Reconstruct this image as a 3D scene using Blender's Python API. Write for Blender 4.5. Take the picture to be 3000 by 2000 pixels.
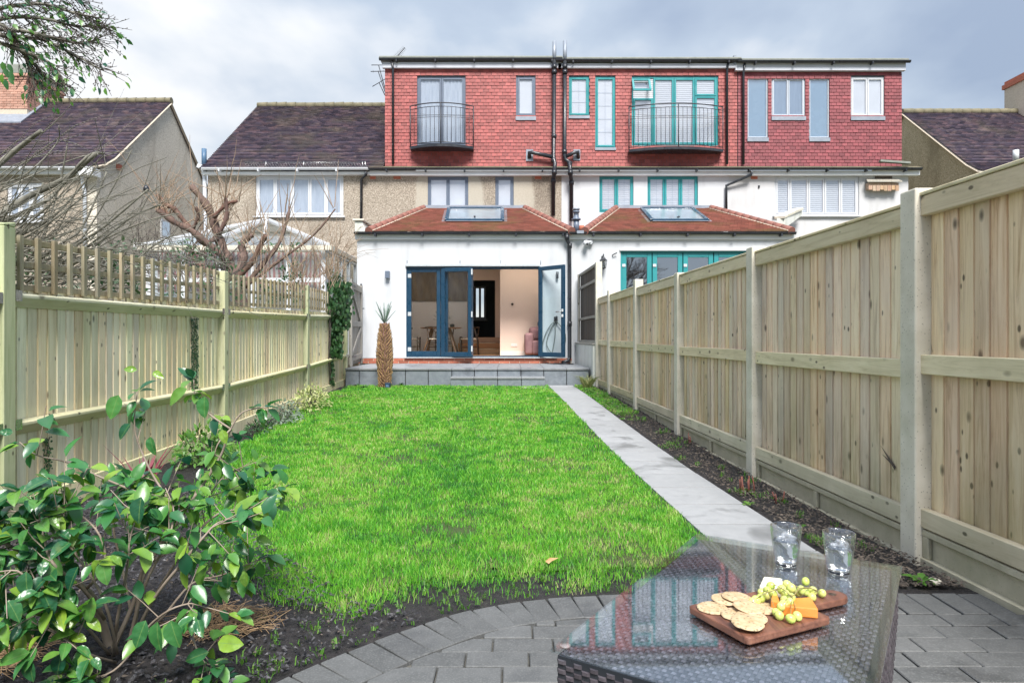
import bpy, math, random
import numpy as np
from mathutils import Vector, Matrix
R = random.Random(7)
PI = math.pi
for o in list(bpy.data.objects): bpy.data.objects.remove(o)
SC = bpy.context.scene
COL = SC.collection
# ------------------------------------------------------------------ camera
F = 1975.0; CH = 1.02; HY = 988.0
cd = bpy.data.cameras.new('camera'); cam = bpy.data.objects.new('camera', cd); COL.objects.link(cam)
cd.sensor_width = 36; cd.lens = F/3000*36; cd.shift_y = -(1000-HY)/3000
cam.location = (0, 0, CH); cam.rotation_euler = (PI/2, 0, 0)
cd.clip_start = .05; cd.clip_end = 2000
SC.camera = cam
SC.view_settings.view_transform = 'Standard'; SC.view_settings.look = 'None'
SC.view_settings.exposure = 2.3; SC.view_settings.gamma = 1
SC.view_settings.use_curve_mapping = False
# ------------------------------------------------------------------ world: overcast, brighter to the left
SUN_EL, SUN_AZ = math.radians(52), math.radians(170)   # azimuth from +Y towards +X
wd = bpy.data.worlds.new('World'); SC.world = wd; wd.use_nodes = True
def build_world():
    t = wd.node_tree; n = t.nodes; l = t.links; n.clear()
    out = n.new('ShaderNodeOutputWorld'); bg = n.new('ShaderNodeBackground'); l.new(bg.outputs[0], out.inputs[0])
    bg.inputs[1].default_value = .1
    sky = n.new('ShaderNodeTexSky'); sky.sky_type = 'NISHITA'; sky.sun_disc = False
    sky.sun_elevation = SUN_EL; sky.sun_rotation = SUN_AZ
    tc = n.new('ShaderNodeTexCoord')
    sep = n.new('ShaderNodeSeparateXYZ'); l.new(tc.outputs['Generated'], sep.inputs[0])
    def m(op, a, b=None, c=None):
        k = n.new('ShaderNodeMath'); k.operation = op
        for i, v in enumerate((a, b, c)):
            if v is None: continue
            if isinstance(v, (int, float)): k.inputs[i].default_value = v
            else: l.new(v, k.inputs[i])
        return k.outputs[0]
    den = m('ADD', m('ABSOLUTE', sep.outputs[2]), .22)
    cx = m('DIVIDE', sep.outputs[0], den); cy = m('DIVIDE', sep.outputs[1], den)
    cb = n.new('ShaderNodeCombineXYZ'); l.new(cx, cb.inputs[0]); l.new(cy, cb.inputs[1])
    def noise(sc, det, off, dist=0.0, rough=.5):
        mp = n.new('ShaderNodeMapping'); l.new(cb.outputs[0], mp.inputs[0]); mp.inputs['Location'].default_value = off
        mp.inputs['Scale'].default_value = (1, .75, 1)
        t_ = n.new('ShaderNodeTexNoise'); l.new(mp.outputs[0], t_.inputs[0]); t_.inputs['Scale'].default_value = sc
        t_.inputs['Detail'].default_value = det; t_.inputs['Distortion'].default_value = dist; t_.inputs['Roughness'].default_value = rough
        return t_.outputs[0]
    n1 = noise(1.15, 5, (3.1, 7.7, 0), .25, .5); n2 = noise(3.2, 6, (1.3, 2.2, 5), .2, .5)
    mixn = m('ADD', m('MULTIPLY', n1, .72), m('MULTIPLY', n2, .28))
    d = n.new('ShaderNodeVectorMath'); d.operation = 'DOT_PRODUCT'; l.new(tc.outputs['Generated'], d.inputs[0])
    d.inputs[1].default_value = Vector((-.62, .74, .05)).normalized()
    glow = n.new('ShaderNodeMapRange'); l.new(d.outputs['Value'], glow.inputs[0])
    for i, v in ((1, .15), (2, 1.0), (3, -.26), (4, .44)): glow.inputs[i].default_value = v
    hz = n.new('ShaderNodeMapRange'); l.new(sep.outputs[2], hz.inputs[0])
    for i, v in ((1, 0), (2, .55), (3, .13), (4, -.02)): hz.inputs[i].default_value = v
    ns = n.new('ShaderNodeMapRange'); l.new(mixn, ns.inputs[0])
    for i, v in ((1, .38), (2, .62), (3, -.12), (4, .68)): ns.inputs[i].default_value = v
    fac = m('ADD', m('ADD', ns.outputs[0], glow.outputs[0]), hz.outputs[0])
    rp = n.new('ShaderNodeValToRGB'); l.new(fac, rp.inputs[0]); e = rp.color_ramp.elements
    e[0].position = .05; e[0].color = (.17, .205, .265, 1)
    e[1].position = .86; e[1].color = (.47, .465, .455, 1)
    a = rp.color_ramp.elements.new(.40); a.color = (.25, .287, .335, 1)
    b = rp.color_ramp.elements.new(.66); b.color = (.38, .395, .41, 1)
    sc = n.new('ShaderNodeVectorMath'); sc.operation = 'SCALE'; l.new(rp.outputs[0], sc.inputs[0]); l.new(m('MULTIPLY', m('ADD', m('MULTIPLY', m('POWER', m('MAXIMUM', sep.outputs[2], 0), 2.5), 1.5), 1.0), 4.0), sc.inputs['Scale'])
    mx = n.new('ShaderNodeMix'); mx.data_type = 'RGBA'; mx.inputs[0].default_value = .94
    l.new(sky.outputs[0], mx.inputs[6]); l.new(sc.outputs[0], mx.inputs[7])
    l.new(mx.outputs[2], bg.inputs[0])
build_world()
sl = bpy.data.lights.new('sun', 'SUN'); so = bpy.data.objects.new('sun', sl); COL.objects.link(so)
sl.energy = 1.5; sl.angle = math.radians(22); sl.color = (1, .965, .91)
sd = Vector((math.sin(SUN_AZ)*math.cos(SUN_EL), math.cos(SUN_AZ)*math.cos(SUN_EL), math.sin(SUN_EL)))
so.rotation_euler = sd.to_track_quat('Z', 'Y').to_euler()
# ------------------------------------------------------------------ helpers
def PX(x, Y): return (x-1500)/F*Y
def PZ(y, Y): return CH+(HY-y)/F*Y
def W(x, y, Y): return Vector((PX(x, Y), Y, PZ(y, Y)))
SK = .038
def G(u, v, z=0): return Vector((u-SK*v, v, z))     # garden frame: u across, v along (slightly skewed to the view)
def gz(v, u=0):                                      # ground height, rising gently towards the house
    t = min(max((v-5)/7.3, 0), 1); t = t*t*(3-2*t)*.6+t*.4
    return .145*t
class MB:
    def __init__(s): s.v = []; s.f = []; s.sm = []
    def add(s, vs, fs, smooth=False):
        b = len(s.v); s.v += [tuple(p) for p in vs]
        s.f += [tuple(b+i for i in f) for f in fs]; s.sm += [smooth]*len(fs); return s
    def box(s, x0, x1, y0, y1, z0, z1):
        if x0 > x1: x0, x1 = x1, x0
        if y0 > y1: y0, y1 = y1, y0
        if z0 > z1: z0, z1 = z1, z0
        return s.add([(x0,y0,z0),(x1,y0,z0),(x1,y1,z0),(x0,y1,z0),(x0,y0,z1),(x1,y0,z1),(x1,y1,z1),(x0,y1,z1)],
              [(0,3,2,1),(4,5,6,7),(0,1,5,4),(1,2,6,5),(2,3,7,6),(3,0,4,7)])
    def hexa(s, p):   # 8 points: bottom 4 ccw, top 4 ccw
        return s.add(p, [(0,3,2,1),(4,5,6,7),(0,1,5,4),(1,2,6,5),(2,3,7,6),(3,0,4,7)])
    def bar(s, a, b, w, h, up=(0,0,1)):  # rectangular bar from a to b
        a = Vector(a); b = Vector(b); d = (b-a).normalized(); up = Vector(up)
        if abs(d.dot(up)) > .98: up = Vector((0,1,0))
        sx = d.cross(up).normalized()*w/2; sz = sx.cross(d).normalized()*h/2
        return s.hexa([a-sx-sz, a+sx-sz, b+sx-sz, b-sx-sz, a-sx+sz, a+sx+sz, b+sx+sz, b-sx+sz])
    def tube(s, pts, rad, n=6, cap=True, smooth=True):
        pts = [Vector(p) for p in pts]
        if isinstance(rad, (int, float)): rad = [rad]*len(pts)
        base = len(s.v); u = None
        for i, p in enumerate(pts):
            d = (pts[min(i+1, len(pts)-1)]-pts[max(i-1, 0)])
            d = d.normalized() if d.length > 1e-9 else Vector((0,0,1))
            if u is None:
                u = d.cross(Vector((0,0,1)) if abs(d.z) < .9 else Vector((1,0,0))).normalized()
            else:
                u = (u-d*u.dot(d)); u = u.normalized() if u.length > 1e-6 else d.orthogonal().normalized()
            w = d.cross(u)
            for k in range(n):
                a = 2*PI*k/n; q = p+(u*math.cos(a)+w*math.sin(a))*rad[i]; s.v.append(tuple(q))
        for i in range(len(pts)-1):
            for k in range(n):
                a = base+i*n+k; b = base+i*n+(k+1) % n
                s.f.append((a, b, b+n, a+n)); s.sm.append(smooth)
        if cap:
            s.f.append(tuple(base+k for k in range(n))[::-1]); s.sm.append(False)
            s.f.append(tuple(base+(len(pts)-1)*n+k for k in range(n))); s.sm.append(False)
        return s
    def lathe(s, prof, n=16, c=(0,0,0), smooth=True, flute=0, fl_n=0, close=True):
        base = len(s.v)
        for i, (r, z) in enumerate(prof):
            for k in range(n):
                a = 2*PI*k/n; rr = r*(1+flute*(1 if fl_n and (k*fl_n//n) % 2 else 0)) if flute else r
                s.v.append((c[0]+rr*math.cos(a), c[1]+rr*math.sin(a), c[2]+z))
        for i in range(len(prof)-1):
            for k in range(n):
                a = base+i*n+k; b = base+i*n+(k+1) % n
                s.f.append((a, b, b+n, a+n)); s.sm.append(smooth)
        if close:
            if prof[0][0] > 1e-5: s.f.append(tuple(base+k for k in range(n))[::-1]); s.sm.append(False)
            if prof[-1][0] > 1e-5: s.f.append(tuple(base+(len(prof)-1)*n+k for k in range(n))); s.sm.append(False)
        return s
    def prism(s, poly, z0, z1):   # polygon in xy
        n = len(poly); b = [(p[0], p[1], z0) for p in poly]; t = [(p[0], p[1], z1) for p in poly]
        return s.add(b+t, [tuple(range(n))[::-1], tuple(range(n, 2*n))]+[(i, (i+1) % n, (i+1) % n+n, i+n) for i in range(n)])
    def prismx(s, poly, x0, x1):  # polygon in yz extruded in x
        n = len(poly); b = [(x0, p[0], p[1]) for p in poly]; t = [(x1, p[0], p[1]) for p in poly]
        return s.add(b+t, [tuple(range(n))[::-1], tuple(range(n, 2*n))]+[(i, (i+1) % n, (i+1) % n+n, i+n) for i in range(n)])
WPOS = {}
def obj(name, mb, mat, parent=None, bevel=0, origin=None, seg=1, smooth=None, kind=None, local=False):
    """one mesh object; vertices are given in world space unless local (then relative to the parent)"""
    po = WPOS.get(parent.name, Vector()) if parent else Vector()
    if local: w0 = po; off = Vector()
    else:
        w0 = Vector(origin) if origin is not None else po
        off = w0
    me = bpy.data.meshes.new(name)
    vs = [(v[0]-off.x, v[1]-off.y, v[2]-off.z) for v in mb.v] if off.length > 0 else mb.v
    me.from_pydata(vs, [], mb.f)
    sm = mb.sm if smooth is None else [smooth]*len(mb.f)
    me.polygons.foreach_set('use_smooth', sm)
    me.materials.append(mat)
    o = bpy.data.objects.new(name, me); COL.objects.link(o)
    if parent: o.parent = parent
    o.location = w0-po
    WPOS[o.name] = w0
    if bevel:
        m = o.modifiers.new('bevel', 'BEVEL'); m.width = bevel; m.segments = seg; m.limit_method = 'ANGLE'; m.angle_limit = .6
        m.harden_normals = False
    if kind: o['kind'] = kind
    return o
def tag(o, label=None, cat=None, group=None, kind=None):
    if label: o['label'] = label
    if cat: o['category'] = cat
    if group: o['group'] = group
    if kind: o['kind'] = kind
    return o
def thing(name, label, cat, loc=(0,0,0), group=None, kind=None):
    o = bpy.data.objects.new(name, None); COL.objects.link(o); o.location = loc; o.empty_display_size = .1
    WPOS[o.name] = Vector(loc); return tag(o, label, cat, group, kind)
def inst(name, mesh, parent, loc, rot=(0,0,0), scale=(1,1,1)):
    o = bpy.data.objects.new(name, mesh); COL.objects.link(o)
    if parent: o.parent = parent
    o.location = Vector(loc)-(WPOS.get(parent.name, Vector()) if parent else Vector())
    o.rotation_euler = rot; o.scale = scale; return o
def mesh_of(name, mb, mat):
    me = bpy.data.meshes.new(name); me.from_pydata(mb.v, [], mb.f)
    me.polygons.foreach_set('use_smooth', mb.sm); me.materials.append(mat); return me
def basis(d, n):   # rotation euler taking +Y to d and +Z near n
    d = Vector(d).normalized(); n = Vector(n); x = d.cross(n)
    x = x.normalized() if x.length > 1e-5 else d.orthogonal().normalized(); z = x.cross(d)
    return Matrix(((x.x, d.x, z.x), (x.y, d.y, z.y), (x.z, d.z, z.z))).to_euler()
# ------------------------------------------------------------------ materials
def C4(c): return (c[0], c[1], c[2], 1)
class NT:
    def __init__(s, name):
        s.m = bpy.data.materials.new(name); s.m.use_nodes = True; s.t = s.m.node_tree; s.n = s.t.nodes; s.l = s.t.links
        s.n.clear(); s.out = s.n.new('ShaderNodeOutputMaterial')
    def new(s, ty, **k):
        a = s.n.new('ShaderNode'+ty)
        for kk, v in k.items():
            if hasattr(a, kk): setattr(a, kk, v)
            else: s.set(a, kk, v)
        return a
    def set(s, node, key, v):
        i = node.inputs[key]
        if hasattr(v, 'links') or isinstance(v, bpy.types.NodeSocket): s.l.new(v, i)
        else: i.default_value = v
    def math(s, op, a, b=0.0, clamp=False):
        k = s.n.new('ShaderNodeMath'); k.operation = op; k.use_clamp = clamp
        s.set(k, 0, a); s.set(k, 1, b); return k.outputs[0]
    def coord(s, scale=(1,1,1), rnd=True, world=False):
        tc = s.n.new('ShaderNodeTexCoord'); v = tc.outputs['Object']
        if world:
            g = s.n.new('ShaderNodeNewGeometry'); v = g.outputs['Position']
        mp = s.n.new('ShaderNodeMapping'); s.l.new(v, mp.inputs[0]); mp.inputs['Scale'].default_value = scale
        if rnd:
            oi = s.n.new('ShaderNodeObjectInfo'); k = s.n.new('ShaderNodeVectorMath'); k.operation = 'SCALE'
            k.inputs[0].default_value = (37., 53., 71.); s.l.new(oi.outputs['Random'], k.inputs['Scale'])
            s.l.new(k.outputs[0], mp.inputs['Location'])
        return mp.outputs[0]
    def noise(s, vec, scale, det=4, rough=.55, dist=0.):
        t = s.n.new('ShaderNodeTexNoise'); s.l.new(vec, t.inputs[0])
        for k, v in (('Scale', scale), ('Detail', det), ('Roughness', rough), ('Distortion', dist)): t.inputs[k].default_value = v
        return t.outputs[0]
    def voro(s, vec, scale, out='Distance', feature='F1', rnd=1.0):
        t = s.n.new('ShaderNodeTexVoronoi'); t.feature = feature; s.l.new(vec, t.inputs[0]); t.inputs['Scale'].default_value = scale
        t.inputs['Randomness'].default_value = rnd; return t.outputs[out]
    def ramp(s, fac, stops):
        r = s.n.new('ShaderNodeValToRGB'); s.l.new(fac, r.inputs[0]); e = r.color_ramp.elements
        e[0].position = stops[0][0]; e[0].color = C4(stops[0][1]); e[1].position = stops[-1][0]; e[1].color = C4(stops[-1][1])
        for p, c in stops[1:-1]: k = e.new(p); k.color = C4(c)
        return r.outputs[0]
    def mix(s, fac, a, b, mode='MIX'):
        k = s.n.new('ShaderNodeMix'); k.data_type = 'RGBA'; k.blend_type = mode
        for i, v in ((0, fac), (6, a), (7, b)):
            if isinstance(v, tuple) and len(v) == 3: v = C4(v)
            s.set(k, i, v)
        return k.outputs[2]
    def rmap(s, v, a, b, c, d):
        k = s.n.new('ShaderNodeMapRange'); s.l.new(v, k.inputs[0])
        for i, q in enumerate((a, b, c, d)): k.inputs[i+1].default_value = q
        return k.outputs[0]
    def rnd(s, island=False):
        oi = s.n.new('ShaderNodeObjectInfo'); r = oi.outputs['Random']
        if island:
            g = s.n.new('ShaderNodeNewGeometry'); r = s.math('FRACT', s.math('ADD', r, g.outputs['Random Per Island']))
        return r
    def hsv(s, col, val=None, sat=None, hue=None):
        h = s.n.new('ShaderNodeHueSaturation'); s.set(h, 'Color', col)
        if val is not None: s.set(h, 'Value', val)
        if sat is not None: s.set(h, 'Saturation', sat)
        if hue is not None: s.set(h, 'Hue', hue)
        return h.outputs[0]
    def bump(s, h, strength=.3, dist=.01, prev=None):
        b = s.n.new('ShaderNodeBump'); s.l.new(h, b.inputs['Height']); b.inputs['Strength'].default_value = strength
        b.inputs['Distance'].default_value = dist
        if prev is not None: s.l.new(prev, b.inputs['Normal'])
        return b.outputs[0]
    def bsdf(s, col, rough=.7, normal=None, **k):
        b = s.n.new('ShaderNodeBsdfPrincipled')
        if isinstance(col, tuple) and len(col) == 3: col = C4(col)
        s.set(b, 'Base Color', col); s.set(b, 'Roughness', rough)
        if normal is not None: s.l.new(normal, b.inputs['Normal'])
        for kk, v in k.items(): s.set(b, kk.replace('_', ' '), v)
        s.l.new(b.outputs[0], s.out.inputs[0]); s.b = b; return b
def simple(name, c1, c2=None, scale=6, rough=.6, bs=0, bstr=.2, rand=0, det=5, stretch=(1,1,1), world=False, island=False, metallic=0., bd=.004, spec=.5):
    t = NT(name); v = t.coord(stretch, rnd=not world, world=world)
    c2 = c2 or tuple(x*.8 for x in c1)
    col = t.ramp(t.noise(v, scale, det), [(.3, c1), (.7, c2)])
    if rand: col = t.hsv(col, val=t.rmap(t.rnd(island), 0, 1, 1-rand, 1+rand))
    nrm = t.bump(t.noise(v, bs, 4), bstr, bd) if bs else None
    rr = t.rmap(t.noise(v, scale*2.3, 3), .3, .7, max(rough-.12, .02), min(rough+.12, 1)) if rough > .1 else rough
    t.bsdf(col, rr, nrm, Metallic=metallic, Specular_IOR_Level=spec); return t.m
def wood(name, cols, along='z', knots=True, rand=.14, algae=0., hue=.012, scale=1.0, rough=.78):
    t = NT(name); st = {'z': (1,1,.07), 'y': (1,.07,1), 'x': (.07,1,1)}[along]
    v = t.coord(tuple(q*scale for q in st)); v2 = t.coord(tuple(q*scale for q in {'z': (1,1,.55), 'y': (1,.55,1), 'x': (.55,1,1)}[along]))
    g = t.noise(v, 26, 7, .72, 1.0); big = t.noise(v2, 3.0, 3)
    col = t.ramp(g, [(.34, cols[0]), (.5, cols[1]), (.66, cols[2])])
    col = t.mix(t.rmap(big, .35, .7, 0, .55), col, cols[3])
    if knots:
        k = t.voro(v2, 9.0, rnd=1.); kk = t.rmap(k, .07, .17, 1, 0); gate = t.rmap(t.noise(v2, 1.9, 1), .42, .47, 0, 1)
        kk = t.math('MULTIPLY', kk, gate, True)
        col = t.mix(t.math('MULTIPLY', kk, .8), col, (.055, .035, .022))
        k3 = t.rmap(t.voro(t.coord(tuple(q*scale for q in {'z': (1,1,.6), 'y': (1,.6,1), 'x': (.6,1,1)}[along])), 16, rnd=1.), .10, .17, 1, 0)
        k3 = t.math('MULTIPLY', k3, t.rmap(t.noise(v2, 5, 1), .50, .55, 0, 1), True); col = t.mix(t.math('MULTIPLY', k3, .85), col, (.05,.035,.025))
        sv = t.noise(t.coord((1,1,.5), rnd=False, world=True), 1.8, 5, .65, .5); col = t.mix(t.rmap(sv, .5, .72, 0, .4), col, cols[0])
    if algae:
        p = t.n.new('ShaderNodeNewGeometry'); sp = t.n.new('ShaderNodeSeparateXYZ'); t.l.new(p.outputs['Position'], sp.inputs[0])
        wv = t.coord((1,1,.4), rnd=False, world=True)
        a = t.math('MULTIPLY', t.rmap(sp.outputs[2], .05, .95, 1, 0), t.rmap(t.noise(wv, 3.5, 4), .35, .65, .15, 1), True)
        col = t.mix(t.math('MULTIPLY', a, algae), col, (.10, .125, .035))
    r = t.rnd(); col = t.hsv(col, val=t.rmap(r, 0, 1, 1-rand, 1+rand), hue=t.rmap(t.math('FRACT', t.math('MULTIPLY', r, 7.3)), 0, 1, .5-hue, .5+hue),
                             sat=t.rmap(t.math('FRACT', t.math('MULTIPLY', r, 13.7)), 0, 1, .75, 1.15))
    t.bsdf(col, rough, t.bump(g, .35, .003)); return t.m
m_fence_r = wood('weathered_softwood', [(.50,.33,.20), (.80,.61,.41), (.90,.73,.53), (.70,.59,.48)], algae=.6, rand=.16, hue=.012)
m_rail_r = wood('pressure_treated_rail', [(.50,.42,.27), (.70,.60,.42), (.78,.69,.51), (.56,.50,.34)], along='y', algae=.25, rand=.08)
m_fence_l = wood('new_fence_board', [(.60,.53,.31), (.83,.75,.50), (.88,.82,.59), (.80,.64,.45)], algae=.12, rand=.15, hue=.022)
m_rail_l = wood('new_fence_rail', [(.60,.56,.33), (.76,.71,.48), (.82,.77,.56), (.56,.55,.31)], along='y', rand=.06)
m_post_l = wood('green_timber_post', [(.38,.40,.21), (.54,.54,.32), (.62,.61,.38), (.38,.44,.21)], rand=.08, knots=True)
m_trellis = wood('trellis_batten', [(.20,.16,.095), (.31,.26,.17), (.38,.33,.22), (.25,.23,.15)], rand=.18)
m_gate = wood('grey_gate_timber', [(.20,.18,.15), (.32,.29,.25), (.38,.36,.32), (.25,.25,.23)], rand=.1)
m_darkwood = wood('old_dark_board', [(.035,.025,.02), (.075,.055,.04), (.11,.085,.065), (.06,.05,.045)], rand=.25)
m_oak = wood('oak_floor', [(.40,.21,.08), (.52,.29,.12), (.60,.36,.16), (.46,.26,.12)], along='x', knots=False, rand=.08, rough=.4)
m_acacia = wood('acacia_board', [(.08,.022,.010), (.17,.055,.025), (.24,.085,.038), (.12,.038,.018)], along='y', knots=False, rand=0, rough=.45, scale=1.6)
m_walnut = wood('dark_walnut', [(.03,.018,.01), (.05,.03,.018), (.07,.045,.03), (.04,.025,.015)], knots=False, rand=.1, rough=.4)
m_tableoak = wood('table_oak', [(.22,.13,.07), (.30,.19,.10), (.36,.24,.14), (.26,.16,.09)], knots=False, rand=.1, rough=.4)
m_oldtimber = wood('nest_box_timber', [(.30,.16,.09), (.45,.30,.2), (.55,.42,.32), (.33,.25,.2)], along='z', knots=False, rand=.1)
def concrete(name, c1, c2, sp=.6):
    t = NT(name); v = t.coord(); col = t.ramp(t.noise(v, 7, 6, .6), [(.3, c1), (.7, c2)])
    pits = t.voro(v, 60); col = t.mix(t.rmap(pits, .10, .2, sp, 0), col, (.09,.085,.07))
    col = t.mix(t.rmap(t.noise(v, 2.1, 3), .5, .75, 0, .35), col, (.22,.24,.12))
    t.bsdf(col, .85, t.bump(t.noise(v, 90, 4), .25, .003)); return t.m
m_conc = concrete('pitted_concrete', (.56,.52,.43), (.70,.66,.57))
m_gravelb = concrete('gravel_board_concrete', (.38,.35,.25), (.55,.50,.38), .25)
def slab_mat(name, c1, c2, damp, spk=.0, rough=.6, rand=.06):
    t = NT(name); v = t.coord(rnd=True); w = t.coord(rnd=False, world=True)
    col = t.ramp(t.noise(v, 12, 7, .7), [(.3, c1), (.7, c2)])
    dm = t.rmap(t.noise(w, 2.3, 4, .55, .6), .56, .66, 0, 1)
    col = t.mix(t.math('MULTIPLY', dm, .8), col, damp)
    col = t.hsv(col, val=t.rmap(t.rnd(), 0, 1, 1-rand, 1+rand))
    if spk: col = t.mix(t.rmap(t.noise(v, 160, 3), .5, .7, 0, spk), col, tuple(min(1, q*1.9) for q in c2))
    t.bsdf(col, t.rmap(dm, 0, 1, rough, rough*.55), t.bump(t.noise(v, 110, 5), .35, .002)); return t.m
m_path = slab_mat('path_slab', (.27,.277,.287), (.325,.332,.342), (.16,.166,.175))
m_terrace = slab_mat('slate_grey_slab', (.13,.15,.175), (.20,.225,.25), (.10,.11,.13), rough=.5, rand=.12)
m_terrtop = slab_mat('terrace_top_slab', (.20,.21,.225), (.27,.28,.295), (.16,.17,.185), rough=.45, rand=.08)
m_paver = slab_mat('grey_block_paver', (.075,.078,.078), (.11,.112,.112), (.05,.052,.055), spk=.4, rough=.75, rand=.13)
m_joint = simple('paver_joint_sand', (.12,.115,.10), (.045,.042,.038), 22, .95, 80, .5)
m_jointd = simple('dark_joint', (.012,.012,.012), (.022,.022,.02), 20, .95, 60, .3)
def soil_mat():
    t = NT('dark_soil'); v = t.coord(rnd=False); n = t.noise(v, 18, 8, .7)
    col = t.ramp(n, [(.3, (.009,.008,.010)), (.55, (.024,.021,.022)), (.75, (.065,.056,.05))])
    t.bsdf(col, t.rmap(t.noise(v, 40, 4), .4, .6, .45, .95), t.bump(t.noise(v, 55, 8, .7), .9, .02)); return t.m
m_soil = soil_mat()
m_lawnbase = simple('lawn_thatch', (.035,.075,.012), (.05,.045,.02), 9, .95, 60, .8, world=True)
def render_mat(name, c1, c2, stain=(.6,.6,.58), sa=.5):
    t = NT(name); v = t.coord(rnd=False); col = t.ramp(t.noise(v, 1.6, 4), [(.35, c1), (.7, c2)])
    vs = t.coord((1.5,1.5,.25), rnd=False)
    col = t.mix(t.math('MULTIPLY', t.rmap(t.noise(vs, 3, 5), .5, .8, 0, 1), sa), col, stain)
    t.bsdf(col, .8, t.bump(t.noise(v, 150, 3), .12, .002)); return t.m
m_white = render_mat('white_render', (.57,.585,.61), (.52,.535,.56), (.38,.385,.40))
m_white2 = render_mat('painted_pebbledash', (.56,.56,.575), (.50,.50,.505), (.37,.365,.35), .45)
m_whitewall = render_mat('mossy_white_wall', (.70,.71,.68), (.55,.56,.52), (.25,.28,.16), .5)
def pebbledash(name, c1, c2, dark, bare):
    t = NT(name); v = t.coord(rnd=False); k = t.voro(v, 75, 'Color'); h = t.n.new('ShaderNodeSeparateColor'); t.l.new(k, h.inputs[0])
    col = t.ramp(t.math('ADD', t.math('MULTIPLY', h.outputs[0], .6), t.math('MULTIPLY', t.rmap(t.noise(v, 26, 3, .7), .3, .7, 0, 1), .4)), [(.1, dark), (.4, c1), (.75, c2), (.95, (.66,.60,.50))])
    sv = t.coord((1,1,.4), rnd=False)
    st = t.noise(sv, .9, 5, .6, .4); col = t.mix(t.rmap(st, .50, .66, 0, .55), col, dark)
    col = t.mix(t.rmap(t.noise(sv, .55, 3, .5, .3), .60, .63, 0, .8), col, bare)
    t.bsdf(col, .92, t.bump(t.voro(v, 75), .35, .006)); return t.m
m_pebble = pebbledash('pebbledash', (.28,.235,.185), (.43,.375,.31), (.11,.088,.066), (.43,.395,.33))
m_pebble2 = pebbledash('gable_pebbledash', (.60,.54,.45), (.80,.74,.65), (.34,.29,.23), (.68,.63,.55))
m_pebble3 = pebbledash('ochre_pebbledash', (.42,.34,.21), (.62,.52,.35), (.20,.16,.09), (.27,.22,.13))
def tile_mat(name, c1, c2, c3, moss=0, mosscol=(.16,.17,.05), rand=.2, rough=.65, lich=0):
    t = NT(name); r = t.rnd(True); w = t.coord(rnd=False, world=True)
    col = t.ramp(r, [(0, c1), (.5, c2), (1, c3)])
    col = t.mix(t.rmap(t.noise(w, 1.3, 4), .4, .65, 0, .45), col, c1)
    col = t.hsv(col, val=t.rmap(t.math('FRACT', t.math('MULTIPLY', r, 5.7)), 0, 1, 1-rand, 1+rand))
    if moss: col = t.mix(t.math('MULTIPLY', t.rmap(t.noise(w, .95, 5, .6, .4), .50, .64, 0, 1), moss), col, mosscol)
    if lich: col = t.mix(t.math('MULTIPLY', t.rmap(t.noise(w, 2.6, 5, .7, .6), .56, .66, 0, 1), lich), col, (.42,.32,.28))
    t.bsdf(col, rough, t.bump(t.noise(w, 60, 4), .2, .004)); return t.m
m_redtile = tile_mat('red_hung_tile', (.27,.068,.062), (.36,.095,.088), (.32,.075,.07), rand=.2)
m_crimtile = tile_mat('crimson_hung_tile', (.19,.04,.05), (.25,.058,.068), (.22,.046,.055), rand=.2)
m_exttile = tile_mat('red_brown_roof_tile', (.24,.09,.065), (.31,.125,.095), (.20,.085,.065), moss=.5, mosscol=(.15,.14,.05), rand=.16)
m_roofdark = tile_mat('dark_plum_roof_tile', (.062,.05,.078), (.095,.072,.098), (.17,.11,.125), moss=.45, mosscol=(.15,.13,.09), rand=.25, lich=.35, rough=.6)
m_ridge = simple('mossy_ridge', (.22,.19,.12), (.14,.13,.085), 5, .9, 30, .4)
m_hip = simple('hip_tile_terracotta', (.26,.105,.08), (.21,.09,.07), 6, .75, 30, .3, rand=.1)
m_mortar = simple('mortar', (.60,.52,.42), (.5,.42,.33), 20, .9, 40, .3)
m_brick = simple('red_brick', (.36,.10,.06), (.44,.16,.10), 20, .85, 70, .4, rand=.22, island=True)
m_brickpale = simple('pale_pink_brick', (.42,.22,.16), (.5,.30,.23), 12, .9, 70, .4, rand=.22, island=True)
m_lead = simple('lead_flashing', (.30,.33,.38), (.22,.25,.30), 6, .5, 25, .2, metallic=.2)
m_felt = simple('flat_roof_edge', (.27,.28,.25), (.20,.215,.19), 9, .85, 40, .3)
m_fascia = simple('grey_fascia', (.58,.60,.66), (.52,.54,.60), 3, .5)
m_wfascia = simple('white_fascia', (.78,.79,.80), (.70,.71,.72), 3, .5)
m_black = simple('black_gutter_plastic', (.018,.02,.026), (.03,.033,.04), 5, .35)
m_pvc = simple('white_upvc', (.60,.61,.64), (.56,.58,.61), 2, .35)
m_greyframe = simple('blue_grey_frame', (.115,.145,.20), (.14,.17,.225), 3, .4)
m_lgreyframe = simple('pale_grey_frame', (.50,.54,.60), (.44,.48,.54), 3, .4)
m_door = simple('anthracite_blue_frame', (.009,.040,.078), (.012,.048,.09), 3, .33)
m_teal = simple('teal_frame', (.028,.24,.26), (.035,.27,.285), 3, .38)
m_pipewhite = simple('weathered_white_pipe', (.66,.69,.74), (.5,.53,.58), 6, .5)
m_pipeblue = simple('blue_flue', (.05,.12,.22), (.10,.17,.26), 6, .5)
m_iron = simple('black_iron', (.03,.032,.04), (.05,.052,.06), 9, .45)
m_steel = simple('steel', (.5,.5,.5), (.4,.4,.4), 6, .3, metallic=.9)
m_alu = simple('satin_aluminium', (.62,.65,.67), (.55,.58,.6), 4, .35, metallic=.3)
m_bark = wood('brown_bark', [(.06,.032,.026), (.13,.07,.055), (.23,.14,.11), (.14,.09,.07)], knots=False, rand=.05, rough=.9)
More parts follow.
